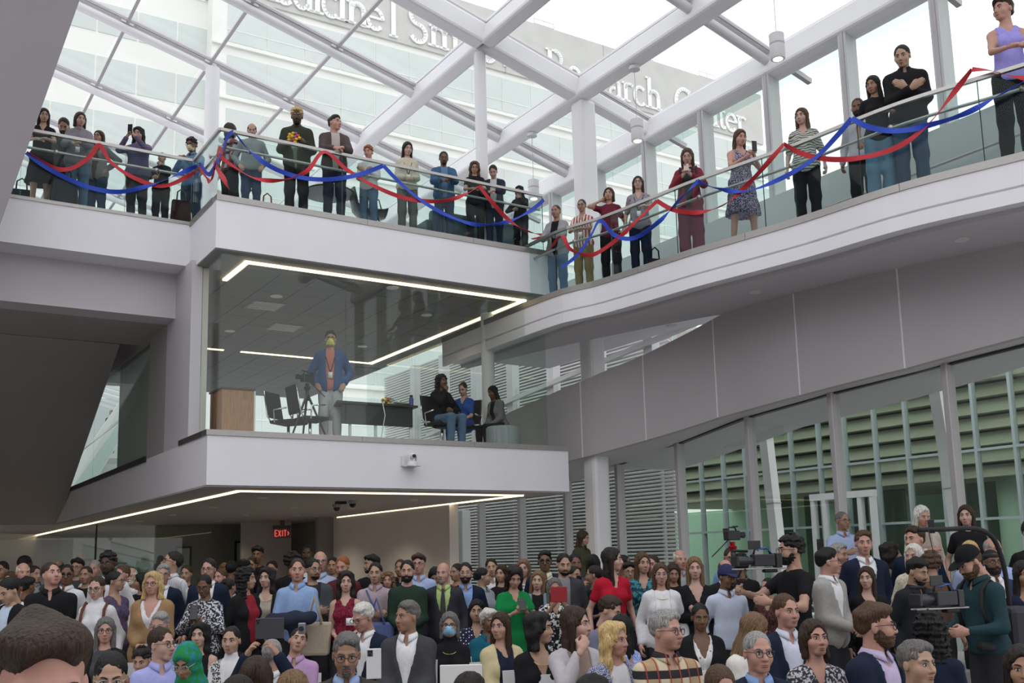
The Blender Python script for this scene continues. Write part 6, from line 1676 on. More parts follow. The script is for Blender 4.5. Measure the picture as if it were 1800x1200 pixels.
# ------------------------------------------------------------------ lamps and fittings
CAN = paint('lamp_white', (.72, .71, .71), .4)
def pendant(x, y, label, ycan=None):
    t = st(at_pl(x, y, uw(NS - .08, 0, 0), U))[1]; z = at_pl(x, y, uw(NS - .08, 0, 0), U)[2]
    b = uw(NS - .08, t, z); r = thing('pendant_lamp', label, 'lamp', b - ZV * .22, 'pendant lamps under the glass roof')
    zt = rp(-.08, t - NT)[2] - .22
    wpart(MB().tube([uw(NS - .08, t, zt - .06), uw(NS - .08, t, zt)], .10, 18), 'canopy', CAN, r, 'auto')
    wpart(MB().tube([b + ZV * .2, uw(NS - .08, t, zt - .05)], .005, 5), 'cable', ALU, r)
    wpart(MB().lathe([(.105, -.20), (.112, -.19), (.112, .02), (.104, .025), (.104, .045), (.112, .05), (.112, .19), (.08, .21)], tuple(b), 22), 'housing', CAN, r, 'auto')
    wpart(MB().lathe([(.112, .024), (.113, .028), (.113, .044), (.112, .047)], tuple(b), 22), 'band', ALU, r)
    wpart(MB().lathe([(.07, -.206), (.07, -.199)], tuple(b), 18), 'lens', DOWN, r)
pendant(1366, 82, 'white pendant lamp hanging highest, in front of the roof edge beam')
pendant(1120, 229, 'white pendant lamp hanging left of the striped blouse, middle of three')
pendant(938, 333, 'white pendant lamp hanging lowest beside the deck end')
def downlight(p, label, group, r_=.085, power=0, col=(1, .85, .66)):
    r = thing('downlight', label, 'downlight', p, group)
    wpart(MB().lathe([(r_, -.012), (r_ + .02, -.012), (r_ + .02, 0), (r_, 0)], tuple(p), 20), 'trim_ring', CAN, r)
    wpart(MB().lathe([(.001, -.006), (r_ - .002, -.006), (r_ - .002, -.002), (.001, -.002)], tuple(p), 20), 'lens', DOWN, r)
    if power:
        l = bpy.data.lights.new('downlight_bulb', 'SPOT'); l.energy = power; l.color = col; l.spot_size = 2.3; l.spot_blend = .6; l.shadow_soft_size = .08
        o = bpy.data.objects.new('downlight_bulb', l); C.objects.link(o); o.location = np.array(p) - ZV * .03
        o.parent = r; o.matrix_parent_inverse = Matrix.Translation(-r.location)
for i, (x, y) in enumerate(((486, 520), (404, 581), (750, 553), (637, 608), (690, 505))):
    downlight(at_z(x, y, 6.272), 'round downlight in the glass room ceiling, %s' % ('left of the air vent', 'far left by the wood cabinet', 'near the front right light strip', 'above the masked man', 'front middle')[i], 'glass room downlights', power=26)
k_ = 0
for s_, t_, nm in ((1.5, 2.2, 'nearest the left corner'), (3.1, 2.2, 'nearest the middle'), (4.3, 2.2, 'nearest the right corner'), (1.5, 5.0, 'second row left'), (3.1, 5.0, 'second row middle'), (4.3, 5.0, 'second row right'),
                   (1.5, 8, 'third row left'), (3.1, 8, 'third row middle'), (4.3, 8, 'third row right'), (1.5, 11, 'fourth row left'), (3.4, 11, 'fourth row middle'), (-2.2, 15, 'added behind the glass wall left'), (1.2, 16, 'added behind the glass wall middle'), (3.6, 16, 'added behind the glass wall right')):
    downlight(uw(s_, t_, 2.822), 'small downlight in the soffit under the glass room, %s' % nm, 'soffit downlights', .06, power=150 if t_ > 14 else 60 if s_ > 4 else 34)
for x, y in ((1180, 572), (1328, 513), (1690, 421)):
    q = at_z(x, y, 5.56); downlight(q, 'flush downlight in the walkway soffit at %s' % ('the left above the louvers', 'the middle above the ramp wall', 'the right above the ramp wall')[(x > 1200) + (x > 1500)], 'walkway soffit downlights', .07)
VENT = paint('vent_grey', (.30, .30, .29), .6)
for nm, x, y in (('near the wood cabinet', 465, 537), ('dark one behind it', 500, 575)):
    q = at_z(x, y, 6.268); v_ = thing('air_vent', 'square air vent in the glass room ceiling, ' + nm, 'vent', q)
    s_, t_ = st(q)
    wpart(MB().ubox(s_ - .3, s_ + .3, t_ - .3, t_ + .3, 6.262, 6.272), 'frame', VENT, v_)
    for k in range(6): wpart(MB().ubox(s_ - .26, s_ + .26, t_ - .26 + k * .09, t_ - .22 + k * .09, 6.25, 6.262), 'vane', CAN, v_)
# ptz camera on the white fascia
q = at_pl(720, 808, uw(0, -.02, 0), W)
pc = thing('pan_tilt_camera', 'small white pan-tilt camera mounted on the white fascia under the glass room', 'camera', q)
s_, t_ = st(q); z_ = q[2]
wpart(MB().ubox(s_ - .14, s_ - .11, -.05, 0, z_ - .10, z_ + .06), 'wall_plate', CAN, pc)
wpart(MB().ubox(s_ - .12, s_ + .10, -.22, 0, z_ - .115, z_ - .095), 'shelf', CAN, pc, bevel=.005)
wpart(MB().lathe([(.085, 0), (.088, .02), (.07, .06), (.06, .065)], tuple(uw(s_, -.12, z_ - .095)), 20), 'base', CAN, pc, 'auto')
for k in (-1, 1): wpart(MB().ubox(s_ + k * .062 - .008, s_ + k * .062 + .008, -.15, -.09, z_ - .04, z_ + .07), 'yoke', CAN, pc, bevel=.004)
V_, Q_ = ellip_mesh(tuple(uw(s_, -.12, z_ + .05)), (.054, .054, .054), 14, 10)
wpart(MB().add([tuple(v) for v in V_], [tuple(f) for f in Q_]), 'head', CAN, pc, True)
wpart(MB().tube([uw(s_, -.16, z_ + .05), uw(s_, -.19, z_ + .045)], .028, 14), 'lens', DARKM, pc, 'auto')
for i, (x, y) in enumerate(((592, 886), (620, 879))):
    q = at_z(x, y, 2.822); dcam = thing('dome_camera', 'dark dome security camera under the soffit, %s of the pair' % ('left' if i == 0 else 'right'), 'camera', q - ZV * .14)
    wpart(MB().lathe([(.075, -.06), (.085, -.05), (.085, 0)], tuple(q), 18), 'base', paint('grey_plastic', (.35, .34, .34), .5), dcam, 'auto')
    V_, Q_ = ellip_mesh((q[0], q[1], q[2] - .07), (.062, .062, .065), 12, 8)
    wpart(MB().add([tuple(v) for v in V_], [tuple(f) for f in Q_]), 'dome', paint('smoked_dome', (.015, .015, .018), .12), dcam, True)
wpart(MB().ubox(*sorted((st(at_z(592, 882, 2.82))[0] - .1, st(at_z(620, 877, 2.82))[0] + .15)), st(at_z(606, 880, 2.82))[1] + .12, st(at_z(606, 880, 2.82))[1] + .2, 2.77, 2.82), 'bracket', DARKM, dcam)
# exit sign
q = at_pl(496, 937, uw(0, 10.6, 0), W); s_, t_ = st(q); z_ = q[2]
ex = thing('exit_sign', 'red lit EXIT sign hanging below the soffit at left', 'sign', q)
wpart(MB().ubox(s_ - .24, s_ + .24, t_ - .04, t_ + .04, z_ + .12, z_ + .20), 'housing', paint('sign_housing', (.12, .11, .11), .5), ex)
wpart(MB().ubox(s_ - .05, s_ + .05, t_ - .03, t_ + .03, z_ + .2, 2.83), 'stem', MATS['sign_housing'], ex)
wpart(MB().ubox(s_ - .23, s_ + .23, t_ - .005, t_ + .005, z_ - .12, z_ + .12), 'panel', glass('sign_glass', (.9, .8, .8), .03), ex)
REDG = glow('exit_red', (1, .05, .04), .7)
EXL = {'E': [((0, 0), (0, 1)), ((0, 1), (.55, 1)), ((0, .5), (.45, .5)), ((0, 0), (.55, 0))], 'X': [((0, 0), (.6, 1)), ((0, 1), (.6, 0))], 'I': [((.1, 0), (.1, 1))], 'T': [((.3, 0), (.3, 1)), ((0, 1), (.6, 1))], '>': [((0, .8), (.3, .5)), ((.3, .5), (0, .2))]}
x_ = s_ - .19
for ch, ad in zip('EXIT>', (.085, .10, .045, .10, .06)):
    m = MB()
    for a_, b_ in EXL[ch]:
        m.bar(uw(x_ + a_[0] * .11, t_ - .012, z_ - .075 + a_[1] * .15), uw(x_ + b_[0] * .11, t_ - .012, z_ - .075 + b_[1] * .15), .012, .024, W if False else (0, 0, 1) if a_[0] != b_[0] else U)
    wpart(m, 'letter', REDG, ex); x_ += ad

# ------------------------------------------------------------------ furniture in the glass room
def wood(name, c):
    m, nt, b = nodes_of(name)
    n = noise(nt, coords(nt, (6, 6, 1)), 9, 5)
    nt.links.new(ramp(nt, n, [(.3, mul(c, .7)), (.7, mul(c, 1.15))]), b.inputs['Base Color']); b.inputs['Roughness'].default_value = .5
    return m
WOOD = wood('oak_veneer', (.40, .20, .10))
FZ = 3.56
def rq(x, y, t): return at_pl(x, y, uw(0, t, 0), W)
a_, b_ = sx(389, 740, .7), sx(446, 740, .7)
cb = thing('wood_cabinet', 'oak cabinet with dark top at the left of the glass room', 'cabinet', uw(a_, .7, FZ)); zt_ = rq(446, 683, .7)[2]
wpart(MB().ubox(a_, b_, .7, 1.3, FZ, zt_ - .03), 'body', WOOD, cb, bevel=.006)
wpart(MB().ubox(a_ - .02, b_ + .02, .68, 1.32, zt_ - .03, zt_), 'top', wood('dark_oak_top', (.10, .06, .04)), cb, bevel=.004)
wpart(MB().ubox(b_, b_ + .025, .7, 1.3, FZ, zt_ - .03), 'side_panel', CAN, cb)
# trapezoid conference table
BLKT = paint('black_laminate', (.018, .017, .017), .35)
tz = FZ + .74
t1 = thing('conference_table', 'black conference table with white legs in the glass room', 'table', uw(sx(660, 740, 1.0), 1.2, FZ))
pl_ = [uw(sx(592, 735, .75), .75, tz), uw(sx(735, 718, .75), .75, tz), uw(sx(735, 718, .75) + .1, 2.6, tz), uw(sx(592, 735, .75) + .6, 2.8, tz)]
wpart(MB().prism(pl_, (0, 0, -.035)), 'tabletop', BLKT, t1)
wpart(MB().ubox(sx(600, 740, .85), sx(725, 740, .85), .84, .86, tz - .36, tz - .035), 'modesty_panel', BLKT, t1)
for x in (615, 660, 722):
    s_ = sx(x, 750, .9); wpart(MB().tube([uw(s_, .9, FZ), uw(s_, .9, tz - .03)], .025, 10), 'leg', CAN, t1, True)
wpart(MB().tube([uw(sx(672, 722, .74), .73, tz + .01), uw(sx(676, 735, .74), .72, tz - .2), uw(sx(668, 755, .74), .74, FZ + .05)], .008, 6), 'cable', CAN, t1, True)
bt = uw(sx(723, 705, 1.2), 1.2, tz)
bo = thing('water_bottle', 'blue water bottle with black lid on the conference table', 'bottle', bt)
wpart(MB().lathe([(.036, .0), (.038, .01), (.038, .19), (.026, .215)], tuple(bt), 16), 'flask', paint('blue_flask', (.06, .08, .30), .35), bo, 'auto')
wpart(MB().lathe([(.027, .215), (.027, .25), (.012, .255)], tuple(bt), 14), 'lid', DARKM, bo, 'auto')
def bouquet(p, label, axis, n=26, sc=1.0):
    r = thing('bouquet', label, 'bouquet', p); rn = random.Random(5)
    ax = np.array(axis, float); ax /= np.linalg.norm(ax)
    wpart(MB().tube([p - ax * .30 * sc, p - ax * .1 * sc, p + ax * .02], [.02, .03, .075 * sc], 10), 'wrapping', glass('cellophane', (.8, .82, .8), .18, .2), r, True)
    wpart(MB().tube([p - ax * .32 * sc, p - ax * .05], [.012, .02], 8), 'stems', paint('green_stem', (.06, .14, .03), .6), r, True)
    cols = [(.75, .50, .02), (.80, .55, .03), (.55, .16, .02), (.25, .06, .40), (.70, .08, .05)]
    for k in range(n):
        d = np.array([rn.gauss(0, 1), rn.gauss(0, 1), rn.gauss(0, 1)]); d /= np.linalg.norm(d)
        c = p + ax * (.05 + .05 * rn.random()) * sc + d * .085 * sc * rn.random() ** .4
        V_, Q_ = ellip_mesh(tuple(c), (.024 * sc, .024 * sc, .018 * sc), 6, 4); ci = rn.choice((0, 0, 1, 1, 2, 3, 4))
        wpart(MB().add([tuple(v) for v in V_], [tuple(f) for f in Q_]), 'flower', paint('petal_%d' % ci, cols[ci], .6), r, True)
    return r
bouquet(uw(sx(688, 712, 1.1), 1.1, tz + .09), 'yellow flower bouquet lying on the conference table', (-.9, .1, .15))
CHR = brushed('chrome', (.8, .8, .8), .15)
MESHB = paint('black_mesh_fabric', (.015, .015, .017), .8)
def task_chair(p, rz, label):
    r = tag(empty('office_chair', p, rz), label, 'chair', 'office chairs in the glass room')
    MB().box(-.24, .24, -.24, .22, .44, .50).build('seat', MESHB, r, False, .03)
    m = MB().prism([(-.22, .24, .55), (.22, .24, .55), (.20, .32, 1.0), (-.20, .32, 1.0)], (0, .035, .0)); m.build('backrest', MESHB, r, False, .012)
    for s in (-1, 1): MB().tube([(s * .25, .1, .45), (s * .28, .1, .66), (s * .27, -.14, .68)], .014, 8).build('armrest', CHR, r, True)
    for s in (-1, 1): MB().tube([(s * .2, .2, .45), (s * .22, .27, .6), (s * .21, .34, 1.0)], .012, 8).build('back_bar', CHR, r, True)
    MB().tube([(0, 0, .10), (0, 0, .44)], .025, 10).build('post', CHR, r, True)
    for k in range(5):
        a = 2 * math.pi * k / 5; MB().tube([(0, 0, .10), (.28 * math.cos(a), .28 * math.sin(a), .07)], .016, 8).build('leg', CHR, r, True)
        MB().tube([(.28 * math.cos(a) - .015, .28 * math.sin(a), .03), (.28 * math.cos(a) + .015, .28 * math.sin(a), .03)], .03, 10).build('caster', DARKM, r, True)
    return r
for nm, lab, dx in (('seated woman in black hoodie and jeans with hand at her chin', 'black office chair with chrome frame under the woman in the black hoodie', 0), ('seated woman in blue scrubs looking down in the glass room', 'black office chair under the woman in blue scrubs', 0)):
    q = WHO[nm][0]; task_chair((q.location.x, q.location.y, FZ), q.rotation_euler.z, lab)
for i, (x, lab) in enumerate(((507, 'black chair seen from the side left of the masked man'), (545, 'black chair nearest the tripod in the glass room'))):
    p = uw(sx(x, 750, 1.7 - .5 * i), 1.7 - .5 * i, FZ); task_chair(p, 1.2 + i, lab)
q = WHO['woman in grey jacket crouched on the round grey ottoman'][0].location
def dotmat():
    m, nt, b = nodes_of('grey_dotted_fabric')
    vo = nt.nodes.new('ShaderNodeTexVoronoi'); vo.inputs['Scale'].default_value = 38; vo.inputs['Randomness'].default_value = .1
    nt.links.new(coords(nt), vo.inputs['Vector'])
    nt.links.new(ramp(nt, vo.outputs['Distance'], [(.25, (.42, .45, .46)), (.42, (.26, .28, .29))]), b.inputs['Base Color']); b.inputs['Roughness'].default_value = .9
    return m
po = (at_pl(884, 778, uw(0, .62, 0), W))
ot = thing('ottoman', 'round grey dotted ottoman at the right of the glass room', 'ottoman', (po[0], po[1], FZ))
wpart(MB().lathe([(.28, 0), (.30, .02), (.30, .40), (.285, .425)], (po[0], po[1], FZ), 28), 'drum', dotmat(), ot, 'auto')
wpart(MB().lathe([(.285, .425), (.27, .44), (.1, .45)], (po[0], po[1], FZ), 28), 'cushion', paint('grey_cushion', (.28, .29, .30), .9), ot, 'auto')
def tripod_cam(p, label, zc, sc=1.0, fz=0.0, rz=0.0, red=False):
    r = tag(empty('video_camera_tripod', (p[0], p[1], fz), rz), label, 'video camera')
    h = zc - fz
    for k in range(3):
        a = 2 * math.pi * k / 3 + .5; MB().tube([(0, 0, h - .18), (.38 * math.cos(a), .38 * math.sin(a), .02)], [.022, .013], 8).build('leg', DARKM, r, True)
    MB().tube([(0, 0, h - .3), (0, 0, h - .1)], .03, 10).build('centre_post', DARKM, r, True)
    MB().lathe([(.03, -.13), (.05, -.11), (.055, -.08), (.03, -.06), (.035, -.02)], (0, 0, h), 14).build('fluid_head', paint('red_anodised', (.5, .02, .02), .35, .5) if red else DARKM, r, 'auto')
    b = MB().box(-.06, .06, -.13, .14, .0, .15).build('camera_body', DARKM, r, False, .015)
    MB().tube([(0, -.13, .08), (0, -.26, .08)], [.045, .052], 14).build('lens', DARKM, b, 'auto')
    MB().tube([(0, -.1, .15), (0, -.07, .20), (0, .06, .20), (0, .10, .15)], .012, 8).build('top_handle', DARKM, b, True)
    MB().box(.06, .17, .0, .02, .10, .19).build('viewfinder_screen', DARKM, b, False, .006)
    MB().tube([(0, -.02, .21), (0, -.14, .215)], .014, 8).build('microphone', DARKM, r, True)
    MB().tube([(0, .1, .0), (.12, .35, -.25)], .009, 6).build('pan_bar', DARKM, r, True)
    for o in r.children:
        if o.name.split('.')[0] in ('camera_body', 'lens', 'top_handle', 'viewfinder_screen', 'microphone', 'pan_bar'): o.location.z = h; o.scale = (sc, sc, sc)
    return r
p = uw(sx(540, 690, 1.15), 1.15, FZ); tripod_cam(p, 'black video camera on a tripod beside the masked man in the glass room', rq(540, 672, 1.15)[2], sc=.85, fz=FZ, rz=-.6)

# ------------------------------------------------------------------ furniture on the upper deck
D3 = 7.06
q = at_pl(578, 338, uw(0, .95, 0), W)
rt = thing('round_table', 'round black table behind the glass rail of the upper deck', 'table', (q[0], q[1], D3))
zt_ = D3 + .74
wpart(MB().lathe([(.02, 0), (.42, .0), (.43, .015), (.42, .03)], (q[0], q[1], zt_), 28), 'tabletop', BLKT, rt, 'auto')
wpart(MB().tube([(q[0], q[1], D3 + .02), (q[0], q[1], zt_)], .035, 12), 'pedestal', DARKM, rt, True)
wpart(MB().lathe([(.28, 0), (.28, .012), (.05, .03)], (q[0], q[1], D3), 22), 'base', DARKM, rt, 'auto')
def shell_chair(p, rz, label, col):
    r = tag(empty('shell_chair', p, rz), label, 'chair')
    prof = [(-.26, .44), (-.2, .42), (0, .40), (.16, .42), (.24, .50), (.29, .66), (.33, .84)]
    m = MB(); n = 9; vs = []
    for (y, z) in prof:
        for k in range(n):
            x = -.25 + .5 * k / (n - 1); e = (x / .25) ** 2
            vs.append((x * (1 - .12 * (z - .4)), y - .04 * e * (z > .5), z + .07 * e * (z < .6)))
    m.add(vs, [(i * n + k, i * n + k + 1, (i + 1) * n + k + 1, (i + 1) * n + k) for i in range(len(prof) - 1) for k in range(n - 1)])
    o = m.build('shell', col, r, True); s = o.modifiers.new('thick', 'SOLIDIFY'); s.thickness = .025
    for a in (-1, 1):
        for b in (-1, 1): MB().tube([(a * .12, b * .1, .40), (a * .22, b * .22, 0)], .012, 8).build('leg', CHR, r, True)
    for a in (-1, 1): MB().tube([(a * .26, -.15, .45), (a * .29, -.1, .62), (a * .27, .22, .66)], .012, 8).build('armrest', col, r, True)
    return r
q = at_pl(650, 365, uw(0, .8, 0), W); shell_chair((q[0], q[1], D3), 1.9, 'dark moulded shell chair beside the round table on the deck', paint('charcoal_shell', (.05, .055, .055), .35))
TEAL = paint('teal_sofa_fabric', (.07, .13, .15), .8)
sa, sb = sx(752, 400, 1.0), sx(905, 420, 1.0)
so = thing('sofa', 'long teal sofa with its back to the rail of the upper deck', 'sofa', uw((sa + sb) / 2, 1.2, D3))
wpart(MB().ubox(sa, sb, .82, 1.0, D3 + .05, D3 + .78), 'backrest', TEAL, so, bevel=.05)
wpart(MB().ubox(sa, sb, 1.0, 1.6, D3 + .05, D3 + .42), 'seat', TEAL, so, bevel=.05)
for a_, b_ in ((sa - .12, sa), (sb, sb + .12)): wpart(MB().ubox(a_, b_, .82, 1.6, D3 + .05, D3 + .58), 'arm', TEAL, so, bevel=.04)
# bags on the upper floors
def bag(p, label, col, w=.34, d=.16, h=.3, handle=None, name='bag', rz=0.4):
    r = tag(empty(name, p, rz), label, 'bag')
    m = MB().hexa([(-w / 2, -d / 2, 0), (w / 2, -d / 2, 0), (w / 2, d / 2, 0), (-w / 2, d / 2, 0)], [(-w * .42, -d * .3, h), (w * .42, -d * .3, h), (w * .42, d * .3, h), (-w * .42, d * .3, h)])
    m.build('body', col, r, False, .03)
    MB().tube([(-w * .2, 0, h - .02), (-w * .17, 0, h + .14), (0, 0, h + .19), (w * .17, 0, h + .14), (w * .2, 0, h - .02)], .012, 8).build('handle', handle or col, r, True)
    MB().box(-w * .3, w * .3, -d / 2 - .015, -d / 2 + .01, h * .15, h * .55).build('pocket', col, r, False, .01)
    return r
CB = cloth((.03, .035, .045))
def on_deck(x, y, t): q = at_pl(x, y, uw(0, t, 0), W); return (q[0], q[1], D3)
bag(on_deck(470, 345, .75), 'dark tote bag with red handle on the deck floor', CB, handle=cloth((.45, .03, .04)))
bag(on_deck(115, 330, 1.75), 'dark backpack on the balcony floor between the left women', cloth((.04, .045, .055)), .4, .22, .5, name='backpack')
bag(on_deck(38, 330, 2.6), 'black backpack at the far left end of the balcony', CB, .4, .24, .55, name='backpack')
bag(on_deck(318, 370, 1.75), 'backpack with olive straps below the man in the yellow mask', cloth((.05, .02, .02)), .34, .2, .5, handle=cloth((.16, .14, .07)), name='backpack')
q = on_walk(1152, 455, .45); bag((q[0], q[1], 6.06), 'black bag on the walkway floor right of the grey floral blouse', cloth((.012, .012, .014)), .36, .2, .28)
q = on_walk(948, 437, .5) if False else uw(5.6, .55, D3); bag(q, 'open grey bag at the right end of the upper deck', cloth((.12, .12, .11)), .35, .2, .22)
L_, H_, M_ = WHO['man with bleached curly hair in olive jacket holding a yellow bouquet']
bouquet((H_[0] + H_[1]) / 2 + np.array([0, -.06, -.10]), 'bouquet of yellow and purple flowers held above the deck rail', (0, -.25, .95), 34, 1.15)

# ------------------------------------------------------------------ phones, cameras, bags held in the crowd
PHK = paint('phone_black', (.015, .015, .018), .25)
def phone(p, yaw, label, mat=PHK, w=.075, h=.155, tilt=0.0, land=False, lens=True, name='phone'):
    r = tag(empty(name, p), label, name); r.rotation_euler = (tilt, math.pi / 2 if land else 0, yaw)
    MB().box(-w / 2, w / 2, -.005, .005, -h / 2, h / 2).build('case', mat, r, False, .004)
    MB().box(-w / 2 + .005, w / 2 - .005, .0045, .0062, -h / 2 + .008, h / 2 - .008).build('screen', paint('phone_screen', (.03, .035, .05), .1), r)
    if lens:
        cbp = MB().box(-w / 2 + .006, -w / 2 + .036, -.0075, -.004, h / 2 - .042, h / 2 - .008).build('camera_bump', paint('phone_bump', (.05, .05, .055), .2), r, False, .002)
        for dx, dz in ((.013, -.016), (.028, -.016), (.02, -.033)):
            MB().tube([(-w / 2 + dx, -.0085, h / 2 + dz), (-w / 2 + dx, -.006, h / 2 + dz)], .0065, 10).build('lens', paint('lens_glass', (.004, .004, .008), .05), cbp)
    return r
def hands_of(label): return WHO[label][1]
def mid(label): h = hands_of(label); return (h[0] + h[1]) / 2
h = mid('woman in black and white floral blouse reading her phone'); phone(h + np.array([0, -.02, .05]), .0, 'black phone held by the woman in the floral blouse', tilt=-.4)
h = mid('woman in a bright green dress looking down at her phone'); phone(h + np.array([0, -.02, .03]), .2, 'small phone in the hands of the woman in green', tilt=-.7)
h = mid('woman with greying hair holding a red phone case before her face'); phone(h + np.array([0, -.03, .05]), 0, 'open red phone case held up before a face', paint('red_leather', (.30, .012, .02), .5), .16, .145, lens=False)
h = mid('seated person with grey hair raising a dark tablet phone overhead'); phone(at_Y(474, 1104, h[1] - .04), 0, 'large dark phone in a wallet case raised overhead with both hands', paint('grey_wallet_case', (.045, .045, .055), .5), .21, .15)
h = hands_of('seated man with grey goatee and glasses filming with a white phone')[1]; phone(at_Y(657, 1166, h[1] - .05), .15, 'white phone with three lenses held by the man with the goatee', paint('white_phone_case', (.68, .66, .67), .3), .082, .165)
h = hands_of('bald man with sunglasses and light blue shirt standing above the crowd')[1]; phone(at_Y(1442, 958, h[1] - .3), 0, 'black phone held upright left of the bald man in light blue', w=.085)
h = hands_of('woman with long white hair and beige jacket holding up a phone')[1]; phone(at_Y(1637, 925, h[1] - .05), 0, 'black phone held by the white-haired woman')
h = mid('woman with dark curly hair and purple striped top taking a phone photo'); phone(h + np.array([0, -.02, .04]), 0, 'phone held by the woman in purple on the balcony')
h = mid('woman in maroon cardigan and trousers typing on her phone'); phone(h + np.array([0, -.01, .04]), -.2, 'phone held by the woman in the maroon cardigan', paint('rose_case', (.5, .36, .34), .4), tilt=-.5)
h = mid('woman in purple floral dress with mask under her chin holding a phone'); phone(h + np.array([.02, -.03, .06]), .2, 'black phone held by the woman in the floral dress')
# pulled-down mask and wrap of the woman in the floral dress
R_, H_, M_ = WHO['woman in purple floral dress with mask under her chin holding a phone']
o = bpy.data.objects.new('face_mask', hair_mesh('mask')); C.objects.link(o); o.parent = R_
o.matrix_parent_inverse = Matrix.LocRotScale(R_.location, R_.rotation_euler, R_.scale).inverted(); o.matrix_world = M_ @ Matrix.Translation((0, .012, -.055)) @ Matrix.Scale(.85, 4)
setmat(o, cloth((.62, .62, .30)))
# wristwatch, name tag
def on_person(lbl, mb, nm, mat):
    R_ = WHO[lbl][0]; o = mb.build(nm, mat, R_, True); return o
h = hands_of('heavy-set young man in a black polo with crossed arms and smartwatch')
R_ = WHO['heavy-set young man in a black polo with crossed arms and smartwatch'][0]
on_person('woman in sleeveless dark red lace top with name tag and cream tote bag', MB().box(.03, .12, -.155, -.148, 1.16, 1.24), 'name_tag', MATS['white_badge'])
# bags
def tote(lbl, label, col, dx, z0, w=.36, h=.34):
    R_ = WHO[lbl][0]; p = R_.location; k = R_.scale.x
    q = np.array([p.x + dx[0], p.y + dx[1], z0])
    r = tag(empty('tote_bag', q), label, 'bag')
    MB().hexa([(-w * .4, -.05, 0), (w * .4, -.05, 0), (w * .4, .06, 0), (-w * .4, .06, 0)], [(-w / 2, -.035, h), (w / 2, -.035, h), (w / 2, .04, h), (-w / 2, .04, h)]).build('body', col, r, False, .03)
    for yy in (-.04, .04): MB().tube([(-w * .25, yy, h - .02), (-w * .02, yy * .6, h + .26), (w * .2, yy, h - .02)], .012, 6).build('strap', col, r, True)
    return r
tote('woman in sleeveless dark red lace top with name tag and cream tote bag', 'cream leather tote bag on the arm of the woman in red lace', cloth((.42, .35, .27)), (-.30, -.10), .78)
tote('man in lilac shirt with crossed arms and blue sling bag', 'blue cloth sling bag carried by the man in the lilac shirt', cloth((.10, .14, .30)), (.06, -.30), .80, .42, .26)
# navy coat folded over an arm
L_ = 'man in a light blue button-down shirt with navy coat over his arm'
h = mid(L_); R_ = WHO[L_][0]
V_, Q_ = surfnet(lambda P: smin(caps(P, (-.20, 0, 0), (.16, .02, .03), .085, .075), caps(P, (.02, .03, 0), (.06, .05, -.22), .09, .06), .06) + .012 * wob(P, 28, 3), (-.36, -.16, -.36), (.32, .2, .18), .016)
co = tag(mesh_obj('folded_coat', mk_mesh('folded_coat', V_, Q_), cloth((.016, .022, .042))), 'dark navy coat folded over the arm of the man in light blue', 'coat'); co.location = h + np.array([.05, -.06, .0])
# white card panel in the foreground
q = at_Y(810, 1168, 5.9)
pn = thing('white_panel', 'blank white card panel at the bottom edge below the blue mask', 'panel', (q[0], q[1], 0))
wpart(MB().box(q[0] - .12, q[0] + .12, q[1], q[1] + .02, q[2] - .45, q[2]), 'card', paint('white_card', (.72, .71, .71), .6), pn, bevel=.004)
wpart(MB().tube([(q[0], q[1] + .03, 0), (q[0], q[1] + .03, q[2] - .2)], .015, 8), 'stand', ALU, pn, True)
wpart(MB().lathe([(.12, 0), (.12, .012), (.02, .03)], (q[0], q[1] + .03, 0), 18), 'foot', ALU, pn)
# seats of the audience: white plastic chairs
CHW = paint('white_plastic', (.68, .67, .68), .4)
def chair_meshes():
    d = {}
    def mk(n, mb, bev=0):
        me = bpy.data.meshes.new(n); me.from_pydata(mb.v, [], mb.f); me.materials.append(CHW); me.polygons.foreach_set('use_smooth', [False] * len(me.polygons)); d[n] = me
    mk('seat', MB().box(-.21, .21, -.22, .2, .37, .40))
    mk('backrest', MB().prism([(-.2, .205, .50), (.2, .205, .50), (.19, .28, .86), (-.19, .28, .86)], (0, .02, 0)))
    mk('leg', MB().tube([(0, 0, 0), (0, 0, .38)], .014, 8))
    mk('back_post', MB().tube([(0, .2, .38), (0, .24, .55)], .014, 8))
    return d
CM = chair_meshes()
def seat_for(R_, who):
    k = R_.scale.x; r = empty('stacking_chair', (R_.location.x, R_.location.y, 0), R_.rotation_euler.z, min(1.0, k))
    ws = who.replace(',', '').split()[:11]
    while ws[-1] in ('a', 'an', 'the', 'and', 'with', 'in', 'to', 'at', 'of', 'from', 'between', 'below', 'under', 'dark', 'black', 'blue', 'white', 'navy', 'grey', 'seen', 'raising', 'looking', 'bottom', 'her', 'his', 'pale', 'blonde', 'gold', 'next', 'two', 'wire'): ws.pop()
    tag(r, 'white chair holding the ' + ' '.join(ws), 'chair', 'white chairs of the seated audience')
    for n, me, locs in (('seat', CM['seat'], [(0, 0, 0)]), ('backrest', CM['backrest'], [(0, 0, 0)]), ('leg', CM['leg'], [(a * .18, b * .18, 0) for a in (-1, 1) for b in (-1, 1)]), ('back_post', CM['back_post'], [(-.15, 0, 0), (.15, 0, 0)])):
        for l in locs:
            o = bpy.data.objects.new(n, me); C.objects.link(o); o.parent = r; o.location = l
for px, y, Y, label, z0, kw in CROWD:
    if kw.get('seated'): seat_for(WHO[label][0], label)
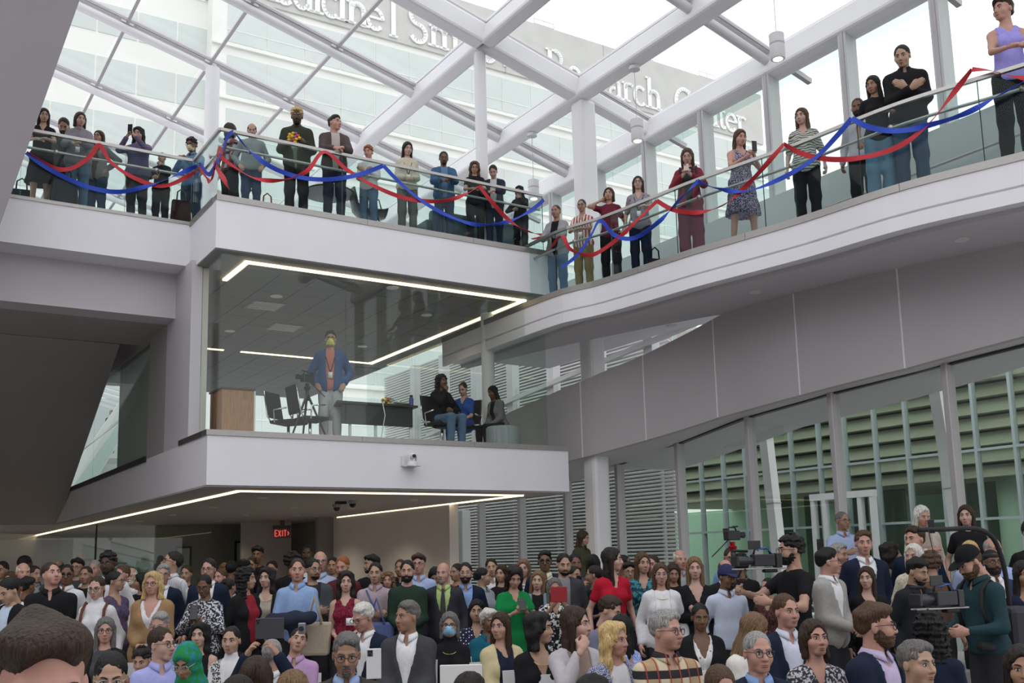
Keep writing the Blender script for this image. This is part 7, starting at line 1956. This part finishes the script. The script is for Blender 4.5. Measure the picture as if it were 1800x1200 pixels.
# ------------------------------------------------------------------ camera gear in the crowd
q = at_Y(1287, 945, 12.8)
tripod_cam(q, 'broadcast camera with red tripod head standing above the crowd at right', q[2] - .03, sc=.8, fz=0, rz=2.2, red=True)
def shoulder_cam(p, yaw, label, sc=1.0, tilt=0.0):
    r = tag(empty('camera_rig', p, yaw, sc), label, 'video camera'); r.rotation_euler = (tilt, 0, yaw)
    b = MB().box(-.07, .07, -.12, .16, -.07, .08).build('camera_body', DARKM, r, False, .012)
    MB().tube([(0, -.12, 0), (0, -.20, 0), (0, -.21, 0), (0, -.33, 0)], [.045, .045, .058, .06], 16).build('lens', DARKM, b, 'auto')
    MB().box(-.085, .085, -.37, -.335, -.06, .06).build('matte_box', DARKM, b, False, .006)
    for s in (-1, 1): MB().tube([(s * .045, -.38, -.10), (s * .045, .32, -.10)], .009, 8).build('rod', ALU, r, True)
    MB().tube([(0, -.10, .08), (0, -.08, .15), (0, .10, .15), (0, .13, .08)], .014, 8).build('top_handle', DARKM, r, True)
    MB().box(.06, .075, -.2, -.03, .14, .25).build('monitor', DARKM, r, False, .006)
    MB().tube([(.04, -.05, .12), (.066, -.1, .17)], .008, 6).build('monitor_arm', ALU, r, True)
    MB().box(-.06, .06, .18, .26, -.09, .09).build('battery', DARKM, r, False, .008)
    MB().tube([(-.06, -.15, .12), (-.06, -.36, .13)], .018, 10).build('microphone', MESHB, r, True)
    MB().tube([(.05, .15, .06), (.12, .02, .16), (.09, -.12, .13)], .006, 6).build('cable', paint('blue_cable', (.02, .12, .5), .4), r, True)
    MB().box(-.05, .05, .02, .20, -.15, -.11).build('shoulder_pad', MESHB, r, False, .015)
    for s in (-1, 1): MB().tube([(s * .05, -.25, -.10), (s * .12, -.27, -.2)], .014, 8).build('grip', DARKM, r, True)
    return r
q = at_Y(1338, 985, 9.0); shoulder_cam(q, -1.35, 'shoulder camera held out by the bearded cameraman', .70)
q = at_Y(1655, 1052, 7.5); shoulder_cam(q, -1.2, 'large camera rig carried by the cameraman in the black cap', .68)
# support arm and pack of the capped cameraman
er = thing('camera_support_rig', 'curved black overhead support pole and backpack of the capped cameraman', 'camera support', (WHO['cameraman in black cap and teal shirt bending over a camera rig'][0].location.x + .3, WHO['cameraman in black cap and teal shirt bending over a camera rig'][0].location.y + .1, .8))
Yc = WHO['cameraman in black cap and teal shirt bending over a camera rig'][0].location.y
pts = [at_Y(x, y, Yc + d) for x, y, d in ((1614, 931, -.25), (1660, 930, -.2), (1715, 929, -.1), (1745, 945, 0), (1762, 985, .05), (1772, 1040, .1), (1780, 1120, .12), (1783, 1170, .12))]
wpart(MB().tube(spline(pts, 6), .019, 10), 'pole', MESHB, er, True)
wpart(MB().tube([at_Y(1632, 932, Yc - .25), at_Y(1655, 1035, Yc - .3)], .004, 5), 'suspension_cord', DARKM, er)
q = at_Y(1783, 1100, Yc + .12)
wpart(MB().box(q[0] - .10, q[0] + .10, q[1] - .16, q[1] + .16, q[2] - .28, q[2] + .16), 'pack', paint('grey_pack', (.035, .035, .045), .7), er, bevel=.05)
wpart(MB().tube([at_Y(1722, 1135, Yc - .2), at_Y(1755, 1138, Yc - .1), at_Y(1783, 1128, Yc + .1)], .035, 8), 'waist_belt', MESHB, er, True)
q = at_Y(531, 1104, 8.5)
pcam = thing('compact_camera', 'small silver camera held up by the seated man in lilac', 'camera', q)
wpart(MB().box(q[0] - .03, q[0] + .03, q[1] - .02, q[1] + .02, q[2] - .045, q[2] + .045), 'body', paint('silver_body', (.3, .3, .32), .35, .6), pcam, bevel=.008)
wpart(MB().tube([(q[0], q[1] - .02, q[2]), (q[0], q[1] - .05, q[2])], .02, 12), 'lens', DARKM, pcam, 'auto')
# ------------------------------------------------------------------ lobby and stair hall beyond the glass
for i, (x, y, w_) in enumerate(((425, 975, .42), (322, 985, .42))):
    q = at_pl(x, y, uw(0, 13.6, 0), W); f_ = thing('picture_frame', 'dark framed picture on the lobby wall, %s one' % ('right' if i == 0 else 'left'), 'picture', q)
    s_, t_ = st(q); z_ = q[2]
    for a_, b_, c_, d_ in ((-w_ / 2, w_ / 2, .33, .38), (-w_ / 2, w_ / 2, -.38, -.33), (-w_ / 2, -w_ / 2 + .05, -.33, .33), (w_ / 2 - .05, w_ / 2, -.33, .33)):
        wpart(MB().ubox(s_ + a_, s_ + b_, 13.56, 13.6, z_ + c_, z_ + d_), 'frame', DARKM, f_)
    wpart(MB().ubox(s_ - w_ / 2 + .05, s_ + w_ / 2 - .05, 13.585, 13.6, z_ - .33, z_ + .33), 'print', paint('pale_print', (.5, .55, .56), .4), f_)
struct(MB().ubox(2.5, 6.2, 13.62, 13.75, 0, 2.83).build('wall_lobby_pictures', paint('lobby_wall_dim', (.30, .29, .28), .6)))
hall = thing('stair_flight', 'white stair with glass balustrade behind the lobby glass wall', 'stairs', uw(-1, 19, 0))
hq = lambda x, y, t: at_pl(x, y, uw(0, t, 0), W)
for k in range(12):
    p = hq(150 + 13 * k, 972 + 4.2 * k, 19.5); s_, _ = st(p)
    wpart(MB().ubox(s_, s_ + .34, 19.5, 21, p[2] - .17, p[2]), 'step', LW, hall)
for (x0, y0, x1, y1) in ((145, 957, 285, 990), (195, 952, 285, 976)):
    a_, b_ = hq(x0, y0, 19.4), hq(x1, y1, 19.4)
    wpart(MB().prism([a_, b_, b_ - ZV * .8, a_ - ZV * .8], W * .02), 'balustrade_glass', GL_RAIL, hall)
    wpart(MB().bar(a_, b_, .05, .05), 'handrail', RAILTOP, hall)
# escalator hall far behind the opening in the side wall on the left
eh = thing('escalator_flight', 'glass sided escalator rising in the far hall behind the left opening', 'escalator', uw(2, 27, 0))
hp = lambda x, y, t: at_pl(x, y, uw(0, t, 0), W)
pr = [hp(90, 880, 27), hp(215, 700, 27), hp(290, 560, 27), hp(290, 610, 27), hp(220, 760, 27), hp(130, 905, 27)]
wpart(MB().prism(pr, W * .2), 'side_panel', LW, eh)
wpart(MB().prism([hp(130, 905, 26), hp(215, 765, 26), hp(215, 735, 26), hp(110, 880, 26)], W * .02), 'balustrade_glass', GL_RAIL, eh)
wpart(MB().tube([hp(110, 880, 26), hp(145, 790, 26), hp(215, 735, 26)], .05, 8), 'handrail', RAILTOP, eh, True)
for k in range(8):
    wpart(MB().bar(hp(150, 640 + 9 * k, 29), hp(235, 665 + 9 * k, 29), .10, .12), 'ceiling_blade', STEELW, eh)
struct(MB().prism([hp(60, 1000, 31), hp(330, 1000, 31), hp(330, 700, 31), hp(60, 700, 31)], W * .3).build('wall_hall_far', paint('hall_wall', (.62, .64, .64), .6)))
struct(MB().prism([hp(60, 858, 27.4), hp(240, 858, 27.4), hp(240, 868, 27.4), hp(60, 868, 27.4)], W * 3.2).build('floor_hall_lower', LW))
struct(MB().prism([hp(60, 797, 28), hp(240, 797, 28), hp(240, 805, 28), hp(60, 805, 28)], W * 2.6).build('floor_hall_upper', LW))
for x, y, yf, t, lab, kw in ((196, 721, 797, 28.6, 'tiny person in black coat in the far hall at left', dict(hair='short', hc='black', skin='olive', top=('jacket', BLK))), (164, 783, 858, 28, 'tiny person with grey hair lower in the far hall', dict(hair='short', hc='grey', skin='fair', top=('blazer', DGR)))):
    q = hp(x, y, t); zf = hp(x, yf, t)[2]
    WHO[lab] = person(lab, q, zf, lod=2, kmin=.6, **kw)
